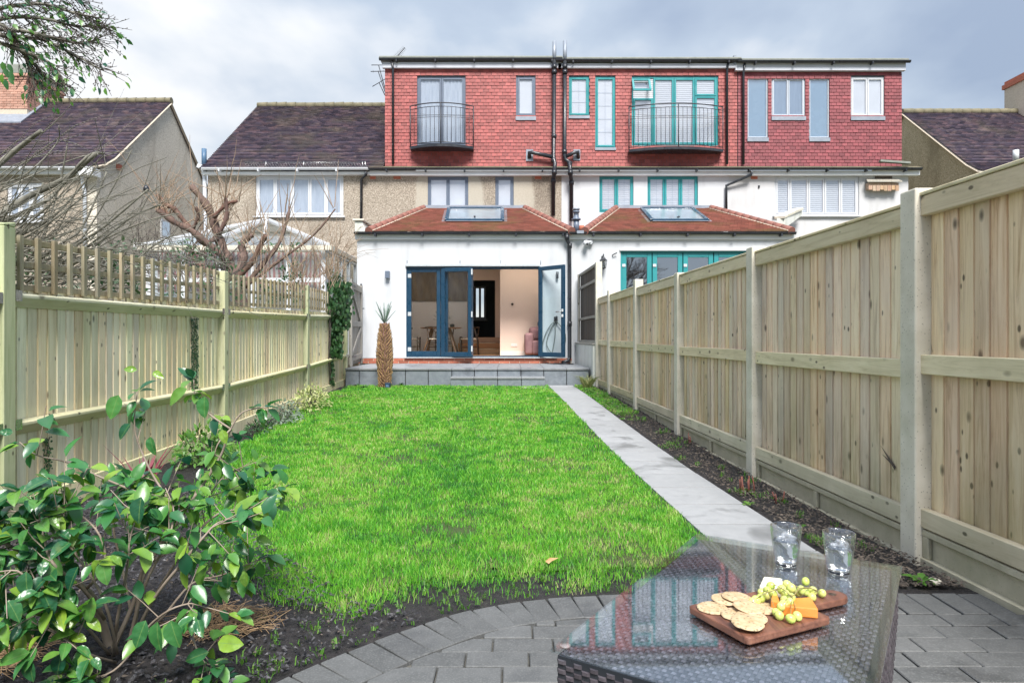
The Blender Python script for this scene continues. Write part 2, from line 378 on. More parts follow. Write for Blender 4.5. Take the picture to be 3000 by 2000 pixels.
m_twig = simple('pale_twig', (.37,.28,.20), (.25,.17,.12), 8, .8)
m_barkg = simple('grey_green_bark', (.10,.095,.075), (.24,.23,.19), 14, .85, 30, .5)
m_barkd = simple('dark_twig', (.055,.045,.04), (.115,.09,.08), 10, .85)
m_barkc = simple('camellia_bark', (.22,.17,.13), (.33,.27,.22), 14, .8, 40, .4)
def leaf_mat(name, c1, c2, c3, rough=.3, trans=.25, rib=False):
    t = NT(name); r = t.rnd(True); col = t.ramp(r, [(0, c1), (.55, c2), (1, c3)])
    v = t.coord(); col = t.mix(t.rmap(t.noise(v, 30 if not rib else 2.5, 3), .4, .7, 0, .25), col, c1)
    if rib:
        sp = t.n.new('ShaderNodeSeparateXYZ'); tc = t.n.new('ShaderNodeTexCoord'); t.l.new(tc.outputs['Object'], sp.inputs[0]); ax = t.math('ABSOLUTE', sp.outputs[0])
        vein = t.math('FRACT', t.math('MULTIPLY', t.math('SUBTRACT', sp.outputs[1], t.math('MULTIPLY', ax, .9)), 8)); rb = t.rmap(ax, .008, .022, .6, 0); vv = t.math('MULTIPLY', t.rmap(vein, .82, .95, 0, .22), t.rmap(ax, .0, .2, 1, .3))
        col = t.mix(t.math('ADD', rb, vv, True), col, (.16,.28,.08)); col = t.mix(t.rmap(t.noise(v, 2.2, 2), .60, .72, 0, .3), col, (.20,.19,.05))
    b = t.bsdf(col, rough, t.bump(t.noise(v, 60 if not rib else 2.5, 1), .2, .002 if not rib else .04), Specular_IOR_Level=.7)
    tr = t.n.new('ShaderNodeBsdfTranslucent'); t.set(tr, 'Color', t.hsv(col, val=1.5, sat=1.1))
    mx = t.n.new('ShaderNodeMixShader'); mx.inputs[0].default_value = trans
    t.l.new(b.outputs[0], mx.inputs[1]); t.l.new(tr.outputs[0], mx.inputs[2]); t.l.new(mx.outputs[0], t.out.inputs[0]); return t.m
m_camleaf = leaf_mat('camellia_leaf', (.014,.085,.045), (.055,.21,.045), (.22,.36,.04), .3, .25)
m_camleaf2 = leaf_mat('camellia_leaf_veined', (.012,.08,.045), (.06,.22,.05), (.26,.40,.04), .3, .25, rib=True)
m_treeleaf = leaf_mat('overhanging_leaf', (.02,.10,.06), (.07,.20,.03), (.14,.30,.03), .35, .35)
m_ivy = leaf_mat('ivy_leaf', (.012,.05,.015), (.03,.09,.025), (.06,.13,.04), .45, .15)
m_varieg = leaf_mat('variegated_leaf', (.12,.22,.04), (.40,.42,.16), (.5,.5,.25), .5, .25)
m_silver = leaf_mat('silver_leaf', (.08,.13,.08), (.15,.20,.14), (.24,.29,.23), .6, .2)
m_weed = leaf_mat('weed_leaf', (.05,.14,.02), (.10,.26,.03), (.18,.30,.06), .5, .3)
m_red = leaf_mat('purple_leaf', (.12,.02,.04), (.25,.05,.08), (.35,.10,.12), .4, .25)
m_dryleaf = simple('dry_leaf', (.38,.20,.08), (.52,.34,.18), 30, .7)
m_straw = simple('straw', (.40,.27,.15), (.28,.18,.10), 9, .85, rand=.3, island=True)
m_chip = simple('bark_chip', (.05,.040,.033), (.13,.105,.085), 12, .9, rand=.55, island=True)
m_cloddark = simple('soil_clod', (.012,.012,.016), (.05,.048,.055), 12, .6, 40, .5, rand=.5, island=True)
def glass(name, tint=(.9,.95,.96), refl=1.0, ior=1.5, rough=.0, base=.0):
    t = NT(name); f = t.n.new('ShaderNodeFresnel'); gm_ = t.n.new('ShaderNodeNewGeometry'); t.l.new(t.rmap(gm_.outputs['Backfacing'], 0, 1, ior, 1/ior), f.inputs[0])
    a = t.n.new('ShaderNodeBsdfTransparent'); a.inputs[0].default_value = C4(tint)
    g = t.n.new('ShaderNodeBsdfGlossy'); g.inputs['Roughness'].default_value = rough; g.inputs[0].default_value = (1,1,1,1)
    mx = t.n.new('ShaderNodeMixShader'); fac = t.math('ADD', t.math('MULTIPLY', f.outputs[0], refl), base, True)
    t.l.new(fac, mx.inputs[0]); t.l.new(a.outputs[0], mx.inputs[1]); t.l.new(g.outputs[0], mx.inputs[2]); t.l.new(mx.outputs[0], t.out.inputs[0]); return t.m
m_skyglass = glass('skylight_glass', (.80,.88,.90), 1.0, 1.5, .28, .05)
m_pane = glass('window_glass', (.95,.97,.99), 1.5, 1.5, .01, .15)
m_doorglass = glass('door_glass', (.94,.96,.97), 1.0, 1.45, .0, .0)
m_mirror = glass('coated_window_glass', (.80,.88,.94), 2.0, 1.6, .02, .35)
m_tabglass = glass('table_glass', (.92,.97,.98), 1.6, 1.5, .035, .0)
m_consglass = glass('conservatory_glass', (.85,.9,.9), 1.5, 1.5, .05, .12)
def real_glass(name, col, ior, rough=0.):
    t = NT(name); t.bsdf(col, rough, None, Transmission_Weight=1., IOR=ior); return t.m
m_tumbler = glass('tumbler_glass', (.97,.98,.99), 2.0, 1.5, .0, .08)
m_water = real_glass('water', (.98,.99,1.), 1.33)
def ice_mat():
    t = NT('ice'); v = t.coord(); a = t.bsdf((.85,.89,.95), .15, t.bump(t.noise(v, 90, 3), .6, .004)); b = t.n.new('ShaderNodeBsdfTransparent'); mx = t.n.new('ShaderNodeMixShader')
    t.l.new(t.rmap(t.noise(v, 70, 3), .3, .7, .62, .99), mx.inputs[0]); t.l.new(a.outputs[0], mx.inputs[1]); t.l.new(b.outputs[0], mx.inputs[2]); t.l.new(mx.outputs[0], t.out.inputs[0]); return t.m
m_ice = ice_mat()
m_blind = simple('white_slat_blind', (.62,.63,.67), (.56,.57,.61), 2, .7)
m_curtain = simple('grey_curtain', (.45,.49,.56), (.36,.40,.47), 3, .8, stretch=(8,1,1))
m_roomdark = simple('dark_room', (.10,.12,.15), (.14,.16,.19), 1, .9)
m_opal = simple('frosted_pane', (.42,.52,.60), (.38,.48,.56), 1, .25)
m_pink = simple('pink_plaster', (.72,.58,.50), (.70,.56,.48), 1.5, .85)
m_interw = simple('interior_white_wall', (.74,.72,.71), (.68,.66,.65), 1.2, .85)
m_brownrefl = simple('brown_reflection_paint', (.10,.078,.055), (.20,.16,.11), 5, .7, stretch=(2,1,.5))  # mottled brown stands in for a supposed reflection in the glass
m_navy = simple('dark_teal_paint', (.012,.028,.035), (.018,.036,.043), 2, .45)
m_skirt = simple('white_skirting', (.70,.66,.63), (.66,.62,.6), 2, .5)
m_sofa = simple('mauve_velvet', (.20,.10,.105), (.27,.15,.15), 7, .85, 120, .3)
m_cream = simple('cord_seat', (.55,.5,.42), (.45,.4,.33), 20, .8)
m_hose = simple('grey_hose', (.14,.16,.15), (.2,.22,.2), 5, .5)
m_terra = simple('terracotta', (.45,.15,.09), (.38,.12,.07), 9, .8)
m_rattan = simple('dark_rattan', (.05,.042,.05), (.085,.075,.085), 25, .38, rand=.4, island=True)
m_rattan2 = simple('grey_brown_rattan', (.13,.11,.135), (.19,.165,.195), 25, .4, rand=.35, island=True)
m_paperdk = simple('black_board', (.02,.02,.02), (.03,.03,.03), 5, .5)
from mathutils import noise as MN
def fbm(x, y, s, seed=0): return MN.fractal(Vector((x*s+seed, y*s-seed, seed*1.7)), 1.0, 2.0, 4)
def lerp(a, b, t): return a+(b-a)*t
def pw(pts, v):
    if v <= pts[0][0]: return pts[0][1]
    for (a, b), (c, d) in zip(pts, pts[1:]):
        if v <= c: return lerp(b, d, (v-a)/(c-a))
    return pts[-1][1]
# ================================================================== GROUND
g = MB(); ys = [-60, 0, 3, 5, 6, 7, 8, 9, 10, 11, 12.4, 20, 60, 400]; xs = [-300, -20, -3, 3, 20, 300]
for y in ys:
    for x in xs: g.v.append((x, y, gz(y)-.06))
for j in range(len(ys)-1):
    for i in range(len(xs)-1):
        a = j*len(xs)+i; g.f.append((a, a+1, a+1+len(xs), a+len(xs))); g.sm.append(False)
tag(obj('ground', g, simple('rough_ground', (.09,.11,.04), (.12,.10,.07), 1.2, .95, 20, .5, world=True)), kind='structure')
# outer edge of the block paving (X -> Y), then the lawn outline
ARC = [(-.95,1.2), (-.93,1.40), (-.88,1.65), (-.80,1.85), (-.696,2.01), (-.535,2.20), (-.335,2.396), (-.126,2.559), (.126,2.642), (.387,2.675), (.62,2.69), (2.2,2.69)]
def arcY(x):
    return pw([(a, b) for a, b in ARC], x) if x > -.95 else -1
def lawnL(v): return pw([(2.3,-.45), (2.45,-.55), (2.6,-.85), (2.9,-1.1), (3.4,-1.5), (4.5,-1.95), (6,-2.28), (7.9,-2.40), (9,-2.42), (12.3,-2.46)], v)
def in_lawn(x, y, edge=0.0):
    u = x+SK*y
    if y > 12.18 or y < arcY(x)+.015: return False
    n = .10*fbm(x, y, 1.6, 3)+.05*fbm(x, y, 6, 9)
    if u < lawnL(y)+edge+n*1.3: return False
    if y < 3.3:   # ragged near-left corner of bare soil
        if (y-arcY(x)) < .12+(.25*max(0, .1-x))+n-edge and x < -.05+n*2: return False
    if u < 1.105+.012*fbm(x, y, 8, 2): return True
    return 1.585 < u < 1.9 and y > 8.3+n*6
def grid_sheet(x0, x1, y0, y1, st, zf, keep):
    m = MB(); nx = int((x1-x0)/st); ny = int((y1-y0)/st); idx = {}
    def vi(i, j):
        if (i, j) not in idx:
            x = x0+i*st; y = y0+j*st; idx[(i, j)] = len(m.v); m.v.append((x, y, zf(x, y)))
        return idx[(i, j)]
    for j in range(ny):
        for i in range(nx):
            if keep(x0+(i+.5)*st, y0+(j+.5)*st):
                m.f.append((vi(i, j), vi(i+1, j), vi(i+1, j+1), vi(i, j+1))); m.sm.append(True)
    return m
def soil_z(x, y):
    n = MN.fractal(Vector((x*9, y*9, 1)), .9, 2.1, 4)*.014+MN.noise(Vector((x*2, y*2, 4)))*.012
    return gz(y)-.014+n
sm_ = grid_sheet(-3.1, 1.95, 1.1, 12.4, .045, soil_z, lambda x, y: -2.66 < x+SK*y < 2.03 and y > arcY(x)-.05)
tag(obj('soil', sm_, m_soil), kind='structure')
sf = grid_sheet(-2.6, .2, 1.6, 4.2, .014, lambda x, y: soil_z(x, y)+.006+MN.fractal(Vector((x*38, y*38, 2)), .8, 2.1, 3)*.007,
                lambda x, y: -2.6 < x+SK*y and y > arcY(x)+.0 and x+SK*y < lawnL(y)+.35)
tag(obj('soil_bed', sf, m_soil), kind='structure')
lw = grid_sheet(-2.9, 1.9, 1.6, 12.3, .03, lambda x, y: gz(y)-.006+.010*MN.noise(Vector((x*3, y*3, 0))), lambda x, y: (y > 3.9 or in_lawn(x, y-.32, .05)) and all(in_lawn(x+a, y+b, .04) for a, b in ((0,0), (-.05,-.05), (.03,-.07), (.012,.03))))
tag(obj('lawn', lw, m_lawnbase), kind='structure')
# ------------------------------------------------------------------ grass blades (uncountable)
def grass():
    rg = np.random.default_rng(5); P = []
    def dens(y): return 24000 if y < 3.2 else 20000*(3.2/y)**1.3
    y = 1.9
    while y < 12.2:
        dy = .25; n = int(dens(y)*dy*5.2); xx = rg.uniform(-3.1, 1.9, n); yy = rg.uniform(y, y+dy, n)
        P.append(np.stack([xx, yy], 1)); y += dy
    P = np.concatenate(P); keep = []
    for i, (x, y) in enumerate(P):
        if not in_lawn(x+R.gauss(0, .022)*(1 if x < .9 else .4), y-abs(R.gauss(0, .05))*(y < 3.6)+R.gauss(0, .015)): continue
        if y < arcY(x)+.008 or 1.118 < x+SK*y < 1.575: continue
        c = MN.noise(Vector((x*1.7, y*1.7, 3)))+.6*MN.noise(Vector((x*6, y*6, 8)))
        e = min(1, max(.0, (y-arcY(x))/.7)) if x < 1.1 else 1
        fr = 1 if y > 3.6 else min(1, max(.22, (y-arcY(x)+.05)/.50+.95*MN.noise(Vector((x*5, y*5, 40)))))
        if R.random() < (.62+.9*c+.25*e)*fr-(.35 if x > 1.0 and y > 8 else 0)*.5: keep.append(i)
    P = P[keep]; n = len(P)
    tone = np.array([.56+.30*MN.noise(Vector((x*1.1, y*1.1, 20)))+.45*MN.noise(Vector((x*6, y*6, 21))) for x, y in P])+rg.normal(0, .21, n)
    hh = np.array([1+.65*MN.noise(Vector((x*2.3, y*2.3, 31))) for x, y in P])
    H = rg.uniform(.010, .036, n)*hh*np.where(P[:, 1] > 6, 1.1, 1.); wd_ = rg.uniform(.0009, .0019, n)*np.clip(P[:, 1]/3.0, 1, 3.6)
    a = rg.uniform(0, 2*PI, n); la = rg.uniform(0, 2*PI, n); ln = rg.uniform(.1, .8, n)*H
    Z = np.array([gz(y) for y in P[:, 1]])-.002
    dx, dy = np.cos(a)*wd_, np.sin(a)*wd_; lx, ly = np.cos(la)*ln, np.sin(la)*ln
    V = np.zeros((n, 5, 3))
    V[:, 0] = np.stack([P[:, 0]-dx, P[:, 1]-dy, Z], 1); V[:, 1] = np.stack([P[:, 0]+dx, P[:, 1]+dy, Z], 1)
    V[:, 2] = np.stack([P[:, 0]+dx*.8+lx*.35, P[:, 1]+dy*.8+ly*.35, Z+H*.6], 1)
    V[:, 3] = np.stack([P[:, 0]-dx*.8+lx*.35, P[:, 1]-dy*.8+ly*.35, Z+H*.6], 1)
    V[:, 4] = np.stack([P[:, 0]+lx, P[:, 1]+ly, Z+H], 1)
    me = bpy.data.meshes.new('grass'); me.vertices.add(n*5); me.vertices.foreach_set('co', V.ravel())
    b = np.arange(n)*5
    loops = np.stack([b, b+1, b+2, b+3, b+3, b+2, b+4], 1).ravel()
    me.loops.add(n*7); me.loops.foreach_set('vertex_index', loops.astype(np.int32))
    me.polygons.add(n*2); ls = np.stack([np.arange(n)*7, np.arange(n)*7+4], 1).ravel()
    me.polygons.foreach_set('loop_start', ls.astype(np.int32))
    me.update(calc_edges=True)
    at = me.attributes.new('tone', 'FLOAT', 'POINT'); at.data.foreach_set('value', np.repeat(tone, 5).astype(np.float32))
    t = NT('grass_blade'); A = t.n.new('ShaderNodeAttribute'); A.attribute_name = 'tone'
    col = t.ramp(A.outputs['Fac'], [(.0, (.03,.15,.03)), (.3, (.08,.33,.03)), (.6, (.155,.46,.03)), (.82, (.27,.53,.06)), (1, (.44,.44,.20))])
    bb = t.bsdf(col, .55); tr = t.n.new('ShaderNodeBsdfTranslucent'); t.set(tr, 'Color', t.hsv(col, val=1.3))
    mx = t.n.new('ShaderNodeMixShader'); mx.inputs[0].default_value = .35
    t.l.new(bb.outputs[0], mx.inputs[1]); t.l.new(tr.outputs[0], mx.inputs[2]); t.l.new(mx.outputs[0], t.out.inputs[0])
    me.materials.append(t.m); o = bpy.data.objects.new('grass', me); COL.objects.link(o)
    tag(o, 'bright green lawn grass between the stone path and the left fence', 'grass', kind='stuff'); print('blades', n)
grass()
# ------------------------------------------------------------------ block paving
pv = MB(); poly = [(a, b-.004) for a, b in ARC]; pv.prism([(1.9, 0), (1.9, 2.686)]+[q for q in poly if q[0] < 1.9][::-1]+[(-.95, 0)], -.09, -.016)
paving = tag(obj('paving', pv, m_joint), kind='structure')
def block(poly, z=0):
    m = MB(); m.prism(poly, -.07, R.uniform(-.002, .0025)+z)
    return obj('paver', m, m_paver, paving, bevel=.003, origin=(poly[0][0], poly[0][1], 0))
pts = []; seglen = [0]
for (a, b), (c, d) in zip(ARC, ARC[1:]):
    for k in range(12): pts.append(Vector((lerp(a, c, k/12), lerp(b, d, k/12))))
pts.append(Vector(ARC[-1]))
sm2 = [sum((pts[max(0, min(len(pts)-1, i+k))] for k in range(-7, 8)), Vector((0,0)))/15 for i in range(len(pts))]
pts = sm2
def along(s):
    for p, q in zip(pts, pts[1:]):
        L = (q-p).length
        if s <= L: d = (q-p).normalized(); return p+d*s, Vector((d.y, -d.x))
        s -= L
    return None
inner = []
s = 0.05
while True:
    A = along(s); B = along(s+.097)
    if not A or not B: break
    a, na = A; b, nb = B; nn = (na+nb).normalized(); b = a+(b-a)*.965
    q = [a, b, b+nn*.197, a+nn*.197]
    inner.append(a+nn*.2)
    if a.x > 1.84: break
    if a.y > 1.75: block([tuple(p) for p in q[::-1]])
    s += .1025
inner.append(Vector((2.0, inner[-1].y)))
def innerY(x):
    best = None
    for p, q in zip(inner, inner[1:]):
        if p.x <= x <= q.x: best = lerp(p.y, q.y, (x-p.x)/max(q.x-p.x, 1e-6))
    return best if best is not None else 0
row = 0; y = 2.488
while y > 1.5:
    x = -.85+(row % 2)*.1+.02*math.sin(row*2.1); y0 = y-.0965
    while x < 1.85:
        x1 = x+.196; n = 6; tops = []
        for i in range(n+1):
            xx = lerp(x, x1, i/n); tops.append((xx, min(y, innerY(xx)-.006)))
        if min(t[1] for t in tops) > y0+.012: block([(x, y0), (x1, y0)]+[(x1, tops[-1][1])]+([t for t in tops[1:-1]][::-1] if tops[0][1] < y-.001 else [])+[(x, tops[0][1])])
        else:
            tt = [t for t in tops if t[1] > y0+.012]
            if len(tt) >= 2: block([(tt[0][0], y0), (tt[-1][0], y0)]+tt[::-1])
        x += .2015
    y -= .1; row += 1
# ------------------------------------------------------------------ stone path
pb = MB()
for j in range(20):
    v0 = 2.72+j*.47; v1 = v0+.47; pb.hexa([G(1.125, v0, gz(v0)-.05), G(1.565, v0, gz(v0)-.05), G(1.565, v1, gz(v1)-.05), G(1.125, v1, gz(v1)-.05),
                        G(1.125, v0, gz(v0)+.0005), G(1.565, v0, gz(v0)+.0005), G(1.565, v1, gz(v1)+.0005), G(1.125, v1, gz(v1)+.0005)])
path = tag(obj('path', pb, m_jointd), kind='structure')
def slab(P, z0, z1, par, mat, name='slab', bv=.0025):
    m = MB(); m.hexa([Vector((p.x, p.y, p.z+z0)) for p in P]+[Vector((p.x, p.y, p.z+z1)) for p in P])
    return obj(name, m, mat, par, bevel=bv, origin=P[0])
v = 2.72; ring = [.50,.46,.44,.46,.47,.46,.46,.47,.46]
i = 0
while v < 12.0:
    L = .47 if i > 8 else ring[i]; v1 = min(v+L-.005, 12.0); e = R.uniform(-.004, .004); f = R.uniform(-.003, .003)
    slab([G(1.12+e, v, gz(v)), G(1.572+e, v+f, gz(v)), G(1.572+e, v1+f-.010, gz(v1)), G(1.12+e, v1-.010, gz(v1))], -.035, .0035+R.uniform(0, .002), path, m_path, bv=.001)
    v += L; i += 1
for a, b in ((.17, .40), (.405, .66)):
    slab([Vector((a, 11.72, gz(11.7))), Vector((b, 11.72, gz(11.7))), Vector((b, 11.98, gz(12))), Vector((a, 11.98, gz(12)))], -.03, .006, path, m_path)
slab([Vector((.60, 12.02, gz(12))), Vector((1.1, 12.02, gz(12))), Vector((1.1, 12.26, gz(12.2))), Vector((.60, 12.26, gz(12.2)))], -.03, .006, path, m_path)
# ------------------------------------------------------------------ raised terrace with steps
TZ = .46
tb = MB(); tb.box(-3.03, 1.39, 12.325, 14.5, -.05, TZ-.035); tb.box(-1.09, .58, 12.02, 12.325, -.05, .275)
terrace = tag(obj('terrace', tb, m_jointd), kind='structure')
xj = [-3.045, -2.79, -2.37, -1.946, -1.529, -1.10, -.685, -.268, .162, .579, .996, 1.405]
rows = [12.275, 12.72, 13.16, 13.60, 14.04, 14.48]
for j, (a, b) in enumerate(zip(rows, rows[1:])):
    for c, d in zip(xj, xj[1:]):
        slab([Vector((c+.003, a+.003, 0)), Vector((d-.003, a+.003, 0)), Vector((d-.003, b-.003, 0)), Vector((c+.003, b-.003, 0))], TZ-.035, TZ+R.uniform(-.002, .002), terrace, m_terrtop)
for c, d in zip(xj, xj[1:]):
    if c > -1.11 and d < .6: zb = .29
    else: zb = .09
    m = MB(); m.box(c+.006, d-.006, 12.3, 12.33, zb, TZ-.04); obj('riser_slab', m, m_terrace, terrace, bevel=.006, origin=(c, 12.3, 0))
for k in range(4):
    c = -1.10+k*.4225; d = c+.4225
    slab([Vector((c+.003, 11.985, 0)), Vector((d-.003, 11.985, 0)), Vector((d-.003, 12.297, 0)), Vector((c+.003, 12.297, 0))], .28, .313, terrace, m_terrtop, 'step_slab')
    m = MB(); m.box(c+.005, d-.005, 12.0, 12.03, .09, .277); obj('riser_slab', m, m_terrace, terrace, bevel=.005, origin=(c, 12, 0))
# ================================================================== RIGHT FENCE
RU = 1.966; posts = [1.2, 3.13, 5.02, 6.97, 8.93, 10.85]; ptop = [1.70, 1.702, 1.69, 1.685, 1.785, 1.775]
ptopz = [1.665, 1.64, 1.65, 1.66, 1.69, 1.70]
fr = thing('garden_fence', 'pale weathered closeboard fence with concrete posts right of the path', 'fence', G(RU, 7, 0))
def gbox(m, u0, u1, v0, v1, z0, z1, z0b=None, z1b=None):
    z0b = z0 if z0b is None else z0b; z1b = z1 if z1b is None else z1b
    m.hexa([G(u0, v0, z0), G(u1, v0, z0), G(u1, v1, z0b), G(u0, v1, z0b), G(u0, v0, z1), G(u1, v0, z1), G(u1, v1, z1b), G(u0, v1, z1b)])
def feather(m, u, v0, v1, z0, z1, side):   # feather-edge board: thick edge at v0, thin at v1; garden side = side*-1
    a, b = .013, .004
    m.hexa([G(u, v0, z0), G(u+side*.012, v0, z0), G(u+side*.012, v1, z0), G(u+side*.004+side*(a-b), v1, z0)] if False else
           [G(u, v0, z0), G(u+.016*side, v0, z0), G(u+.016*side, v1, z0), G(u+.009*side, v1, z0),
            G(u, v0, z1), G(u+.016*side, v0, z1), G(u+.016*side, v1, z1), G(u+.009*side, v1, z1)])
for k, pvv in enumerate(posts):
    m = MB(); gbox(m, RU-.012, RU+.10, pvv-.058, pvv+.058, -.1, ptop[k]); obj('post', m, m_conc, fr, bevel=.008, origin=G(RU, pvv, 0), seg=2)
bounds = [(posts[i]+.058, posts[i+1]-.058) for i in range(5)]+[(10.85+.058, 11.95)]
for k, (v0, v1) in enumerate(bounds):
    dz = ptopz[k]-1.665; o3 = G(RU, v0, 0)
    for (a, b, th) in ((1.572, 1.662, 0), (.853, .942, 0), (.156, .242, 0)):
        m = MB(); gbox(m, RU+.014, RU+.052, v0-.01, v1+.01, a+dz, b+dz); obj('rail', m, m_rail_r, fr, bevel=.004, origin=(o3.x, o3.y, a+dz))
    m = MB(); gbox(m, RU+.008, RU+.075, v0-.01, v1+.01, 1.664+dz, 1.680+dz); obj('capping', m, m_rail_r, fr, bevel=.003, origin=(o3.x, o3.y, 1.664))
    n = int(round((v1-v0)/.0925)); w = (v1-v0)/n
    for j in range(n):
        a = v0+j*w; m = MB(); lean = R.uniform(-.0015, .0015); uu = RU+.0535+R.uniform(0, .002)
        # thick edge nearer the camera, slightly rounded profile
        z0 = .16+dz; z1 = 1.66+dz; pr = [(0, .0), (.22, -.0018), (.6, -.001), (1.10, .0085)]
        base = len(m.v)
        for zz in (z0, z1):
            for t_, du in pr: m.v.append(tuple(G(uu+du+lean*(zz-1), a+t_*w, zz)))
            m.v.append(tuple(G(uu+.017, a+1.10*w, zz))); m.v.append(tuple(G(uu+.017, a, zz)))
        m.f += [(i_, (i_+1) % 6, (i_+1) % 6+6, i_+6) for i_ in range(6)]+[tuple(range(6))[::-1], tuple(range(6, 12))]; m.sm += [False]*8
        obj('board', m, m_fence_r, fr, origin=G(uu, a, z0))
    m = MB(); zb = gz((v0+v1)/2)-.12; zt = .148+dz    # concrete gravel board with recessed panels
    gbox(m, RU+.040, RU+.068, v0-.01, v1+.01, zb, zt); gbox(m, RU+.018, RU+.0395, v0-.01, v1+.01, zt-.03, zt-.001)
    gbox(m, RU+.012, RU+.0395, v0-.01, v1+.01, zb, zt-.128)
    vm = (v0+v1)/2
    for q in (v0+.02, vm, v1-.02): gbox(m, RU+.019, RU+.0395, q-.022, q+.022, zt-.1285, zt-.0305)
    obj('gravel_board', m, m_gravelb, fr, bevel=.004, origin=(o3.x, o3.y, 0))
# gouge splinter on the second panel
for a, b, w_ in (((2545,1303,3.45),(2592,1372,3.32),.010), ((2548,1328,3.44),(2590,1364,3.33),.007)):
    p = W(*a[:2], a[2]); q = W(*b[:2], b[2]); p.x = G(RU+.050, p.y).x; q.x = G(RU+.050, q.y).x
    m = MB(); m.add([p, q+Vector((0,0,w_)), q-Vector((.004,0,w_)), p+(q-p)*.6-Vector((.004,0,0))], [(0,1,3),(1,2,3),(0,3,2),(0,2,1)]); obj('splinter', m, m_darkwood, fr)
# old dark panel and posts at the terrace end
fo = thing('old_fence_panel', 'dark slatted old fence panel between tall grey posts standing on the white low wall', 'fence panel', G(RU, 12.0, .9))
m = MB(); gbox(m, RU-.02, RU+.09, 11.97, 12.09, 0, 2.36); obj('post', m, m_conc, fo, bevel=.006)
m = MB(); gbox(m, RU-.02, RU+.03, 14.32, 14.40, .93, 2.36); obj('post', m, m_gate, fo, bevel=.004)
for z in (.94, 1.40, 2.05, 2.33):
    m = MB(); gbox(m, RU-.005, RU+.03, 12.10, 14.33, z-.025, z+.025); obj('rail', m, m_gate, fo, bevel=.003)
v = 12.12
while v < 14.3:
    m = MB(); gbox(m, RU+.032, RU+.047, v, v+.098, .93, 2.34); obj('board', m, m_darkwood, fo, bevel=.002, origin=G(RU, v, .93)); v += .104
m = MB(); gbox(m, RU-.055, RU+.10, 12.10, 14.46, 0, .885)
lwl = tag(obj('low_wall', m, m_whitewall, bevel=.006), 'low white rendered wall under the dark fence panel beside the terrace', 'wall')
m = MB(); gbox(m, RU-.075, RU+.115, 12.08, 14.47, .887, .915); obj('coping', m, m_gate, lwl, bevel=.005)
# ================================================================== LEFT FENCE
LU = -2.58; fl = thing('garden_fence', 'yellow-green timber closeboard fence with trellis top left of the lawn', 'fence', G(LU, 7, 0))
bays = [(1.2, 3.65, 1.19, 1.25, .42, .55, 1.20, 1.29, 1.50, 1.57), (3.65, 6.70, 1.27, 1.295, .558, .551, 1.292, 1.352, 1.57, 1.66),
        (6.70, 9.79, 1.295, 1.352, .551, .62, 1.354, 1.45, 1.64, 1.765), (9.79, 12.5, 1.352, 1.43, .62, .71, 1.45, 1.48, 1.745, 1.76)]
for vv, zt in ((1.2, 1.58), (3.65, 1.62), (6.70, 1.675), (9.79, 1.775), (12.5, 2.04)):
    m = MB(); gbox(m, LU-.10, LU, vv-.048, vv+.048, -.05, zt)
    if vv < 5: m.hexa([G(LU-.10, vv-.048, zt+.0), G(LU, vv-.048, zt+.0), G(LU, vv+.048, zt), G(LU-.1, vv+.048, zt), G(LU-.10, vv-.048, zt+.012), G(LU, vv-.048, zt+.012), G(LU, vv+.048, zt+.03), G(LU-.1, vv+.048, zt+.03)])
    obj('post', m, m_post_l, fl, bevel=.005, origin=G(LU, vv, 0))
